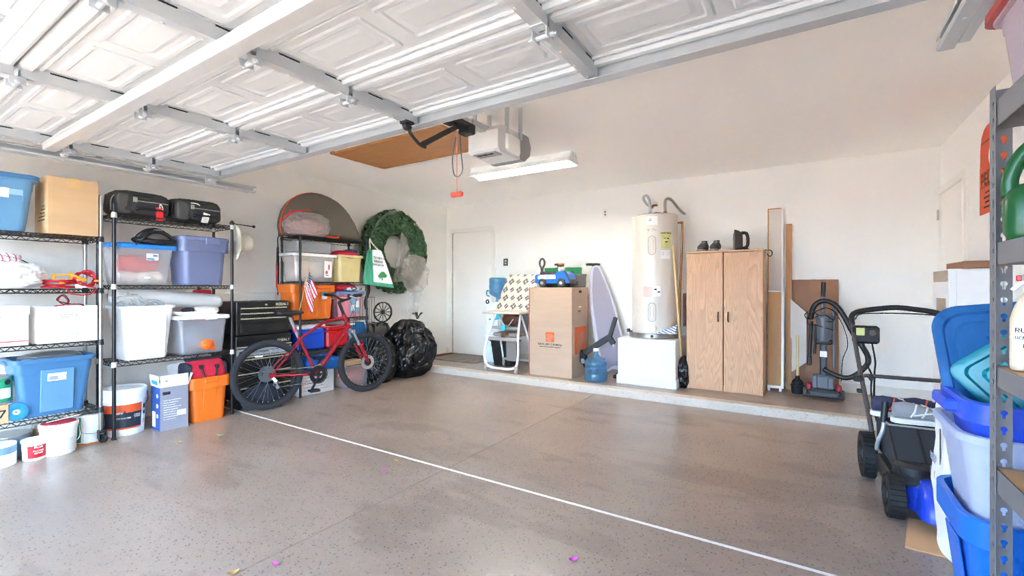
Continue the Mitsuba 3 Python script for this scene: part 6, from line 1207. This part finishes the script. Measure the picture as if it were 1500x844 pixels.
# upright vacuum
M('vacgrey', '3b3e43', 0.35); M('vaclight', '5f646b', 0.35); M('vacred', '8f2430', 0.35); M('vacclear', '5d6066', 0.2)
vc = [('head', cat(bx(-.13, .13, -.16, .05, .03, .10, .018), bx(-.15, .15, -.13, .0, .025, .06, .012)), 'm_vacgrey'), ('bumper', cat(bx(-.15, -.10, -.09, .03, .085, .15, .012), bx(.10, .15, -.09, .03, .085, .15, .012)), 'm_vacred', 30, 'dark red side covers'), ('motor', cat(bx(-.07, .07, -.06, .05, .09, .24, .02), bx(.03, .09, -.07, .03, .10, .22, .012), bx(-.10, -.05, -.07, .02, .10, .24, .012)), 'm_vaclight'), ('spine', cat(bx(-.028, .028, -.03, .03, .20, .60, .01), mv(cyl(.032, .20, .60, 16), 0, .01, 0)), 'm_vacgrey'), ('label', bx(-.03, .03, -.033, -.030, .42, .48, .001), 'm_paper', False), ('canister', mv(lathe([(0, 0), (.055, 0), (.062, .02), (.066, .22), (.07, .225), (.07, .25), (.05, .28), (.0, .29)], 24), 0, -.02, .58), 'm_vacclear', 40), ('collar', bx(-.075, .075, -.06, .06, .55, .60, .014), 'm_black'), ('handle', cat(tube([(0, .02, .60), (0, .03, .85), (-.005, .04, .98), (.0, .04, 1.05)], .019, 10, 5)), 'm_vaclight', True), ('handle/grip', rod((0, .04, 1.03), (.004, .045, 1.18), .021, 12), 'm_black'), ('wand', rod((.09, .02, .30), (.085, .02, .95), .014, 10), 'm_vaclight'),
      ('tool', cat(rod((-.12, -.02, .36), (-.10, -.02, .78), .016, 10), rod((-.075, -.03, .45), (-.065, -.03, .75), .014, 10), bx(-.14, -.10, -.04, .0, .33, .42, .008)), 'm_black'), ('hose', tube([(.0, -.03, .30), (.08, -.05, .26), (.18, -.07, .235), (.26, -.07, .27), (.33, -.06, .35), (.36, -.05, .42), (.33, -.05, .52), (.24, -.03, .68), (.17, -.02, .84), (.10, .0, .95), (.0, .0, .99), (-.08, .0, .93), (-.11, -.01, .80)], .024, 12, 8), 'm_black', True), ('cord', cat(tube([(-.10, -.04, .90), (-.02, -.075, .82), (.06, -.07, .78), (.10, -.05, .86), (.02, -.07, .92), (-.12, -.05, .84), (-.13, -.04, .75), (-.05, -.08, .74), (.08, -.07, .70)], .005, 6, 6), tube([(.10, -.02, .88), (.17, -.02, .72), (.20, -.01, .55), (.16, .0, .40), (.15, .02, .18)], .004, 6, 6), tube([(-.13, -.03, .88), (-.16, -.04, .84), (-.12, -.06, .80), (.0, -.08, .85), (.08, -.06, .80)], .005, 6, 6)), 'm_black', True)]
rib_t = spline([(.08, -.05, .26), (.18, -.07, .235), (.26, -.07, .27), (.33, -.06, .35), (.36, -.05, .42), (.33, -.05, .52), (.24, -.03, .68), (.17, -.02, .84)], 9)
t_, A_, B_ = frames(rib_t); 
for s in (-1, 1): vc.append(('wheel', mv(cyl(.048, -.018, .018, 22, .006), s * .158, .0, .048, ry=PI / 2), 'm_darkgrey'))
put('vacuum_cleaner', 'grey black upright vacuum cleaner with hose in front of the brown board', 'vacuum', vc, .135, 5.66, PZ)
# ------------------------------------------------------------------ right side: steel shelf, totes, mower
M('rack', '78787a', 0.45, metallic=0.3); M('particle', 'b98f63', 0.8)
def keyholes(axis):
    """steel angle with a column of keyholes: flange in the x-z plane, 48 mm wide"""
    pl = sg.box(0, 0, .050, 1.83)
    holes = []
    for i in range(35):
        z = .05 + i * .0508
        holes += [sg.Point(.031, z).buffer(.0085, 6), sg.box(.027, z - .018, .035, z)]
    from shapely import union_all
    return pl.difference(union_all(holes))
KX, KY = .488, 2.052
K = thing('steel_rack', 'grey steel keyhole shelving rack at the right edge of the garage', 'shelf')
fl = ext(keyholes(0), .002)
def upright(x, y, sx, sy):
    a = xf(fl, np.array([[sx, 0, 0, x], [0, 0, 1, y - .001], [0, 1, 0, 0], [0, 0, 0, 1.0]]))
    b = xf(fl, np.array([[0, 0, 1, x - .001], [sy, 0, 0, y], [0, 1, 0, 0], [0, 0, 0, 1.0]]))
    for m in (a, b):
        if m.volume < 0: m.invert()
    return cat(a, b)
for x, y, sx, sy in ((KX, KY, 1, -1), (1.075, KY, -1, -1), (KX, .86, 1, 1), (1.075, .86, -1, 1)):
    p = ad(K, 'upright', upright(x, y, sx, sy), 'm_rack')
    ad(p, 'foot', bx(x - .004 if sx > 0 else x - .05, x + .05 if sx > 0 else x + .004, y - .05 if sy < 0 else y - .004, y + .004 if sy < 0 else y + .05, 0, .03, .003), 'm_black')
for z0, z1 in ((1.705, 1.785), (1.277, 1.345), (.90, .962), (.572, .644), (.10, .165)):
    for x in (KX + .004, 1.067): ad(K, 'beam', cat(bx(x, x + .004, .87, KY - .004, z0, z1, .001), bx(x, x + .03 if x < .8 else x - .03, .87, KY - .004, z1 - .022, z1 - .018)), 'm_rack')
    for y in (KY - .008, .868): ad(K, 'beam', bx(KX + .006, 1.067, y, y + .004, z0, z1, .001), 'm_rack')
    ad(K, 'shelf_board', bx(KX + .012, 1.06, .88, KY - .012, z1 - .017, z1 - .003), 'm_particle')
# top: purple white tote with red lid
L, W, H = .50, .44, .30
Mclear('lavender', 'e2d3dc', 0.7)
M('lid_red', 'a83e3a', 0.35)
put('storage_tote', 'milky lavender tote with a dark red lid on top of the steel rack', 'tote', [('body', tub(.56, .50, H, tap=.88, r=.05, t=.003), 'm_lavender'), ('lid', mv(tublid(.58, .52, .03, .05), 0, 0, H - .008), 'm_lid_red')], .757, 1.87, 1.787, -PI / 2)
contents('pale lavender things inside the milky tote on the steel rack', .757, 1.87, 1.80, .40, .34, .2, 16, 35, 'm_lilac', .14)
# green jug, spray bottle
M('greenplastic', '14522a', 0.3)
put('plastic_jug', 'dark green plastic jug with loop handle on the steel rack', 'jug', [('body', loft([rr3(.20, .13, .04, 0), rr3(.22, .15, .05, .02), rr3(.225, .155, .05, .11), rr3(.20, .13, .05, .145), rr3(.17, .10, .04, .16)]), 'm_greenplastic', 30), ('handle', tube([(-.095, 0, .13), (-.095, 0, .19), (-.065, 0, .26), (-.01, 0, .30), (.05, 0, .275), (.09, 0, .20), (.095, 0, .13)], .02, 10, 6), 'm_greenplastic', True), ('mark', on_ny(text('C', .05, .001, True), .03, -.0785, .05), 'm_paper', False)], .60, 1.93, 1.346, -.3)
M('beigeb', 'd2bfa4', 0.35); M('capred', 'c23a3a', 0.4)
put('spray_bottle', 'beige and silver bottle with printed label on the middle of the steel rack', 'bottle', [('bottle', loft([rr3(.105, .065, .025, 0), rr3(.11, .07, .025, .01), rr3(.11, .07, .025, .15), rr3(.09, .06, .025, .19), rr3(.05, .05, .02, .235), rr3(.04, .04, .018, .26)]), 'm_beigeb', 30), ('label', on_ny(bx(-.048, .048, .015, .135, 0, .0008), 0, -.035, 0), 'm_paper', False), ('label/print', cat(on_ny(text('RUST OUT', .013, .0006, True), -.044, -.0359, .112), on_ny(text('REMOVE FROM', .009, .0006, True), -.044, -.0359, .092), on_ny(text('METAL', .011, .0006, True), -.028, -.0359, .068)), 'm_ink', False), ('trigger', cat(bx(-.03, .03, -.018, .018, .26, .285, .006), bar((-.02, 0, .27), (-.05, 0, .235), .016, .012)), 'm_galv'), ('trigger/tip', bx(-.042, -.028, -.012, .012, .262, .28, .003), 'm_capred')], .563, 1.955, .963, -.3)
# white carton at the bottom of the rack
put('white_carton', 'open white carton with bent flaps at the lower right edge', 'box', [('carton', obox(.46, .36, .30, .004), 'm_paper', False), ('flap', mv(bx(-.002, .002, -.17, .17, 0, .16), -.23, 0, .30, ry=1.15), 'm_paper', False), ('flap', mv(bx(-.22, .22, -.002, .002, 0, .14), 0, .18, .30, rx=-.35), 'm_kraft', False), ('insert', lump(.36, .28, .27, .12, 2, 66, 3), 'm_offwhite', True)], .71, 1.66, .166, -PI / 2)
# nested totes behind the rack
M('tote_blue', '1668c6', 0.3); M('tote_royal', '2a4fc8', 0.28)
Mclear('tote_white', 'd6def2', 0.85)
TX, TY = .755, 2.375
L, W = .62, .50
put('storage_tote', 'large bright blue tote on the floor, bottom of the stack by the steel rack', 'tote', [('body', tub(L, W, .425, tap=.86, r=.10, skirt=.09, t=.004, k=8), 'm_tote_blue', 30), ('panel', mv(bx(-.16, .16, -.006, 0, .02, .28, .004), 0, -.205, 0, rx=.10), 'm_tote_blue'), ('side_panel', mv(bx(-.006, 0, -.09, .09, .02, .30, .004), -.255, 0, 0, ry=-.12), 'm_tote_blue')], TX, TY, 0)
put('storage_tote', 'milky white tote in the middle of the stack by the steel rack', 'tote', [('body', tub(L + .01, W + .01, .42, tap=.84, r=.10, t=.003, rim=.02, skirt=.025, k=8), 'm_tote_white', 30), ('latch', bx(-.06, -.03, -.262, -.25, .34, .39, .003), 'm_whiteplastic')], TX - .005, TY, .285)
put('storage_tote', 'royal blue tote on top of the stack, two lids standing in it', 'tote', [('body', tub(L - .02, W - .02, .36, tap=.84, r=.10, t=.004, rim=.02, skirt=.07, k=8), 'm_tote_royal', 30), ('handle', bx(-.335, -.285, -.10, .10, .30, .345, .008), 'm_tote_royal')], TX, TY, .455)
scene['m_lidblue'] = {'type': 'blendbsdf', 'weight': 0.55, 'a': {'type': 'thindielectric', 'int_ior': 1.45, 'specular_transmittance': RGB('9cc4ea')}, 'b': {'type': 'principledthin', 'base_color': RGB('3f86c6'), 'roughness': 0.2, 'diff_trans': 0.8}}
def lidmesh(L, W, r=.06): return loft([rr3(L - .03, W - .03, r, 0, 8), rr3(L, W, r, .002, 8), rr3(L, W, r, .028, 8), rr3(L - .02, W - .02, r, .034, 8), rr3(L - .06, W - .06, r * .8, .034, 8), rr3(L - .075, W - .075, r * .8, .018, 8), rr3(L - .13, W - .13, r * .6, .018, 8), rr3(L - .15, W - .15, r * .6, .030, 8)])
lf1 = frame((.745, 2.50, .93), (.985, -.10, .12), (-.14, .28, .95))
put('tote_lid', 'see-through blue tote lid standing tilted in the royal blue tote', 'lid', [('lid', xf(lidmesh(.60, .46, .09), lf1), 'm_lidblue', 30), ('ridge', xf(tube([(-.06, -.10, .034), (-.12, .0, .034), (-.14, .10, .034)], .008, 6, 5), lf1), 'm_lidblue', True)], 0, 0, 0)
M('teal_lid', '14808c', 0.3)
lf2 = frame((.80, 2.36, .91), (.74, -.12, .66), (-.64, .25, .72))
put('tote_lid', 'teal tote lid standing slanted in front of the see-through blue lid', 'lid', [('lid', xf(lidmesh(.56, .44, .04), lf2), 'm_teal_lid', 30), ('ridge', xf(cat(bar((-.20, -.12, .036), (.20, .10, .036), .02, .012), bar((-.20, .12, .036), (.2, -.10, .036), .02, .012), bx(-.24, -.18, -.235, -.20, 0, .03, .004), bx(.0, .08, -.235, -.20, 0, .03, .004)), lf2), 'm_teal_lid')], 0, 0, 0)
# white woven sack
sk = loft([rr3(.30 * a, .34 * b, .09, z, 6) for a, b, z in ((.80, .86, 0), (.98, .98, .03), (1.04, 1.02, .20), (1.05, 1.0, .45), (1.0, .98, .65), (.86, .92, .80), (.55, .82, .88), (.22, .70, .92))])
sk = sk.subdivide().subdivide(); v = sk.vertices; v += .035 * (meshkit.fbm(v * 6, 3, 8)[:, None] - .5) * np.array([1, 1, .3]); v[:, 2] = np.maximum(v[:, 2], 0); v[:, 2] -= v[:, 2].min()
M('sackwhite', 'e4e4e4', 0.5)
put('woven_sack', 'tall white woven sack with faint print standing between mower and tote stack', 'sack', [('sack', sk, 'm_sackwhite', True), ('print', cat(*[xf(text(w_, .035, .001, True), frame((-.163 + .012 * (i == 2), .11 , .40 - .07 * i), (0, -1, 0), (0, 0, 1))) for i, w_ in enumerate(('KEEP', 'DRY', 'STORE'))]), 'm_paper_print', False), ('slit', bx(-.162, -.158, -.07, -.062, .42, .58, .001), 'm_ink', False)], .655, 2.81, 0, .0)
# white freezer carton at the wall, dark board on it
M('freezer', 'efeeec', 0.3); M('tapebrown', 'b5a58f', 0.5)
put('white_appliance', 'tall white boxed appliance with torn brown tape at the right wall', 'appliance', [('body', bx(.823, 1.09, 4.32, 4.79, .0, 1.338, .006), 'm_freezer', False), ('tape', cat(bx(.8222, .823, 4.34, 4.78, 1.25, 1.33), bx(.8222, .823, 4.40, 4.68, .99, 1.13)), 'm_tapebrown', False, 'torn brown tape'), ('seam', bx(.86, .863, 4.319, 4.32, .0, 1.33), 'm_offwhite', False)], 0, 0, 0)
one('dark_board', 'dark brown board lying on the tall white appliance behind the steel rack', 'board', bx(.90, 1.09, 4.30, 4.80, 1.34, 1.39, .004), 'm_hardb', False)
# orange sign sheet on the wall
sy = lambda m: xf(m, frame((1.0995, 4.835, 1.75), (0, -1, 0), (0, 0, 1)))
M('signorange', 'd9552c', 0.6); M('signdark', '4a2a20', 0.7)
out = sg.Polygon([(0, 0), (.0, .30), (.012, .48), (.04, .57), (.10, .62), (.16, .635), (.62, .635), (.62, 0)])
put('orange_sign', 'orange printed sheet with dark lettering hanging on the right wall behind the rack', 'sign', [('sheet', sy(ext(out, .006)), 'm_signorange', False), ('band', sy(mv(ext(sg.box(.03, .195, .60, .20).union(sg.box(.03, .30, .60, .305)), .001), 0, 0, .006)), 'm_signdark', False), ('lettering', sy(mv(text('PELLETS', .085, .001, True), .03, .208, .006)), 'm_signdark', False, 'dark lettering'), ('lettering', sy(cat(*[mv(ext(sg.box(.10 + .03 * (i % 2), .04 + .035 * i, .45 - .05 * (i % 3), .052 + .035 * i), .001), 0, 0, .006) for i in range(4)] + [mv(ext(sg.box(.05, .52, .55, .525), .001), 0, 0, .006)])), 'm_signdark', False), ('emblem', sy(mv(ext(sg.Point(.28, .40).buffer(.075, 24), .001), 0, 0, .006)), 'm_paper', False, 'white round emblem'), ('emblem/mark', sy(mv(ext(sg.Point(.28, .42).buffer(.022, 12).union(sg.Polygon([(.24, .34), (.28, .41), (.32, .34)])), .001), 0, 0, .0075)), 'm_signdark', False)], 0, 0, 0)
# ------------------------------------------------------------------ lawn mower (nose towards the camera), local -y = nose
M('mow_blue', '1d3fb8', 0.28, clearcoat=0.5); M('mow_black', '1e1e20', 0.45); M('mow_bag', '2a2e33', 0.8); M('mow_tube', '4a4340', 0.4)
dk = loft([np.column_stack([rrect(.40 * a, .66 * b, .12, 6), np.full(24, z)]) + np.array([0, c, 0]) for a, b, z, c in ((1.0, 1.0, .055, 0), (1.02, 1.01, .07, 0), (1.0, 1.0, .15, 0), (.86, .90, .20, .01), (.66, .72, .23, .03), (.60, .62, .235, .03))])
nose = loft([np.column_stack([rrect(.34 * a, .20 * b, .07, 6), np.full(24, z)]) + np.array([.02, c, 0]) for a, b, z, c in ((1, 1, .05, -.34), (1, 1, .10, -.34), (.95, .9, .16, -.32), (.8, .7, .21, -.28))])
mp = [('deck', cat(dk, nose), 'm_mow_blue', 40), ('engine', cat(mv(cyl(.09, .18, .27, 28, .02), -.13, -.16, 0), bx(-.19, -.10, -.25, -.13, .15, .22, .02)), 'm_mow_black', 40)]
def wheelm(r, w):
    k = [mv(bx(-.012, .012, -w * .9, w * .9, -.003, .006), math.cos(t) * r, 0, math.sin(t) * r, ry=-t + PI / 2) for t in np.arange(26) * 2 * PI / 26]
    return cat(mv(lathe([(r * .55, -w * .6), (r * .6, -w), (r - .012, -w), (r, -w * .6), (r, w * .6), (r - .012, w), (r * .6, w), (r * .55, w * .6), (r * .55, -w * .6)], 36), 0, 0, 0, rx=PI / 2), cat(k))
def hubm(r, w): return mv(lathe([(0, -w * .7), (r * .2, -w * .7), (r * .25, -w * .5), (r * .56, -w * .45), (r * .56, w * .45), (r * .25, w * .5), (r * .2, w * .7), (0, w * .7)], 24), 0, 0, 0, rx=PI / 2)
for x, y, r, w in ((-.235, -.285, .105, .036), (.235, -.285, .105, .036), (-.26, .30, .135, .036), (.26, .30, .135, .036)):
    mp += [('wheel', mv(wheelm(r, w), x, y, r + .006, rz=PI / 2), 'm_rubberblack'), ('wheel/hub', mv(hubm(r, w), x, y, r + .006, rz=PI / 2), 'm_darkgrey', 40)]
bagp = loft([np.column_stack([np.array([-.21, .21, .21, -.21]), np.array([a, a, b, b]), np.array([c, c, d, d])]) for a, b, c, d in ((-.22, .22, .18, .24), (-.10, .36, .47, .48))])
bagm = cat(ext([(0, 0), (.0, .0), (.40, .0), (.40, .30), (.12, .30)], .42))
cb_ = trimesh.creation.box((.001, .001, .001))
pr = sg.Polygon([(-.30, .17), (-.2, .15), (.36, .19), (.40, .385), (.02, .41)]).buffer(-.015).buffer(.015)
cm = xf(ext(pr, .40), np.array([[0, 0, 1, -.20], [1, 0, 0, 0], [0, 1, 0, 0], [0, 0, 0, 1.0]]))
mp += [('catcher', cm, 'm_mow_bag', 30, 'dark fabric grass catcher'), ('catcher/rim', tube([(-.20, .02, .41), (.20, .02, .41), (.20, .40, .386), (-.20, .40, .386)], .008, 6, closed=True), 'm_strap_grey'), ('catcher/seam', cat(rod((-.203, .02, .405), (-.203, -.29, .18), .006, 6), rod((-.08, .0, .402), (-.08, -.285, .18), .005, 6)), 'm_mow_black')]
hl = []
for s in (-1, 1):
    hl.append(tube([(s * .225, .30, .17), (s * .235, .38, .34), (s * .255, .60, .62), (s * .265, .76, .82), (s * .27, .85, .94)], .014, 10, 6))
hl.append(tube([(-.235, .585, .60), (.235, .585, .60)], .013, 8))
mp += [('handle', cat(hl), 'm_mow_tube', True), ('handle/grip', tube([(-.27, .85, .93), (-.268, .88, .995), (-.22, .90, 1.03), (-.08, .91, 1.055), (0, .912, 1.062), (.08, .91, 1.055), (.22, .90, 1.03), (.268, .88, .99), (.27, .86, .93)], .019, 10, 6), 'm_mow_black', True), ('handle/bail_bar', tube([(-.25, .87, .97), (-.21, .87, 1.012), (0, .87, 1.022), (.21, .87, 1.012), (.25, .87, .97)], .005, 6, 5), 'm_mow_black', True), ('handle/bracket', cat(bx(-.30, -.25, .54, .60, .56, .60, .006), bx(-.21, -.19, .56, .60, .57, .61, .004), bx(-.285, -.255, .50, .54, .49, .515, .004), xf(ext([(-.0, -.06), (.05, -.09), (.05, .09), (0, .05), (-.04, .02), (-.04, -.02)], .03), frame((.22, .59, .60), (1, 0, 0), (0, 0, 1)))), 'm_mow_black', False)]
mp += [('control_box', cat(bx(-.275, -.115, .78, .84, .80, .93, .016)), 'm_mow_black', 30, 'black control box'), ('control_box/label', bx(-.255, -.205, .7785, .78, .86, .915, .0005), 'm_yellowlab', False), ('control_box/dial', mv(cyl(.022, -.006, .006, 18, .003), -.16, .778, .88, rx=PI / 2), 'm_darkgrey'), ('cable', cat(tube([(-.21, .79, .80), (-.20, .72, .66), (-.19, .62, .60), (-.21, .50, .50), (-.20, .38, .34)], .006, 6, 6), tube([(-.16, .79, .80), (-.15, .74, .68), (-.17, .64, .62), (-.195, .50, .47)], .006, 6, 6)), 'm_black', True), ('lever', cat(tube([(-.205, .12, .44), (-.215, .10, .36), (-.235, .12, .28), (-.235, .16, .22)], .011, 8, 5)), 'm_galv', True), ('lever/grip', rod((-.20, .13, .52), (-.21, .11, .40), .017, 12), 'm_black'), ('side_guard', cat(bx(-.24, -.19, -.16, .16, .10, .20, .01)), 'm_mow_black')]
put('lawn_mower', 'blue and black lawn mower with dark grass catcher at the right', 'lawn mower', mp, .60, 3.43, 0, .06)
# sneakers on the catcher
M('navyshoe', '32344f', 0.7); M('coral', 'e8603f', 0.6); M('greyshoe', '8d8d90', 0.7); M('solewhite', 'dcdad6', 0.6)
def sneaker(label, x, y, z, rz, mat, stripe, rx=0):
    q = np.linspace(0, 2 * PI, 17)[:-1]
    up = loft([np.column_stack([np.full(16, xx), w_ * np.cos(q), zz + h_ * np.sin(q)]) for xx, w_, h_, zz in ((-.135, .02, .03, .06), (-.13, .034, .042, .07), (-.08, .038, .048, .074), (-.02, .042, .044, .068), (.06, .046, .034, .054), (.12, .042, .026, .046), (.145, .022, .014, .038))]); up.invert() if up.volume < 0 else None
    so = ext(sg.LineString([(-.10, 0), (.11, 0)]).buffer(.045, 10), .028)
    st = cat(*[tube([(-.06 + .05 * i, -.034, .04), (-.045 + .05 * i, -.043, .075), (-.03 + .05 * i, -.02, .112 - .01 * i)], .005, 6, 4) for i in range(3)] + [tube([(-.06 + .05 * i, .034, .04), (-.045 + .05 * i, .043, .075), (-.03 + .05 * i, .02, .112 - .01 * i)], .005, 6, 4) for i in range(3)] + [tube([(-.05, -.04, .05), (.02, -.047, .07), (.08, -.03, .078)], .005, 6, 4)])
    put('sneaker', label, 'shoe', [('upper', up, mat, True), ('sole', so, 'm_solewhite', 30, 'pale sole'), ('stripes', st, stripe, True), ('laces', cat([bx(.0 + .02 * j, .006 + .02 * j, -.02, .02, .104 - .008 * j, .110 - .008 * j, .001) for j in range(4)]), 'm_offwhite', False)], x, y, z, rz, rx=rx)
sneaker('navy sneaker with coral stripes, left of the pair on the mower catcher', .47, 3.66, .418, .25, 'm_navyshoe', 'm_coral')
sneaker('navy sneaker with coral stripes, right one of the pair on the mower catcher', .63, 3.685, .418, .1, 'm_navyshoe', 'm_coral')
sneaker('grey sneaker in front of the navy ones on the mower catcher', .555, 3.515, .42, .15, 'm_greyshoe', 'm_solewhite')
# flat cardboard on the floor, leaves and petals
put('cardboard_sheet', 'flat brown cardboard piece on the floor under the white sack', 'cardboard', [('sheet', mv(ext([(-.12, -.2), (.2, -.22), (.22, .2), (-.06, .16)], .004), 0, 0, 0), 'm_kraft2', False)], .50, 2.98, .001)
M('petal', 'c452a8', 0.6); M('leafgreen', '8f9a6a', 0.7); M('leafdry', 'b08a52', 0.7)
def leafm(l, w, cur): 
    pts = []; 
    for t, ww in ((0, .02), (.25, .8), (.5, 1), (.75, .7), (1, .03)): pts += [((t - .5) * l, -ww * w / 2, .004 + cur * (2 * t - 1) ** 2 + .006), ((t - .5) * l, 0, .004 + cur * (2 * t - 1) ** 2), ((t - .5) * l, ww * w / 2, .004 + cur * (2 * t - 1) ** 2 + .008)]
    f = []
    for i in range(4):
        for j in range(2): a = i * 3 + j; f += [(a, a + 3, a + 4), (a, a + 4, a + 1)]
    m = tm(pts, f); m.vertices[:, 2] -= m.vertices[:, 2].min() - .0005; return m
for lb, x, y, m, l, a in (('small dry green leaf on the floor in front of the orange bin', -4.02, 1.87, 'm_leafgreen', .06, .4), ('pink bougainvillea petal on the floor near the crossing of the joints', -2.35, 2.10, 'm_petal', .035, 1.0), ('pink bougainvillea petal on the dark floor joint near the front', -1.945, 1.13, 'm_petal', .035, .3), ('pink bougainvillea petal on the floor at the lower right of the white line', -.87, 1.86, 'm_petal', .045, .9), ('small tan leaf on the floor just beside the white joint', -2.40, 2.26, 'm_leafdry', .04, .2), ('curled dry leaf at the bottom edge on the dark floor joint', -2.035, 1.0, 'm_leafdry', .045, 1.2), ('small tan leaf on the floor before the grey product box', -4.10, 1.62, 'm_leafdry', .045, .1)):
    one('leaf' if 'leaf' in lb else 'petal', lb, 'leaf' if 'leaf' in lb else 'petal', mv(leafm(l, l * .6, .008), x, y, .0, a), m, True)
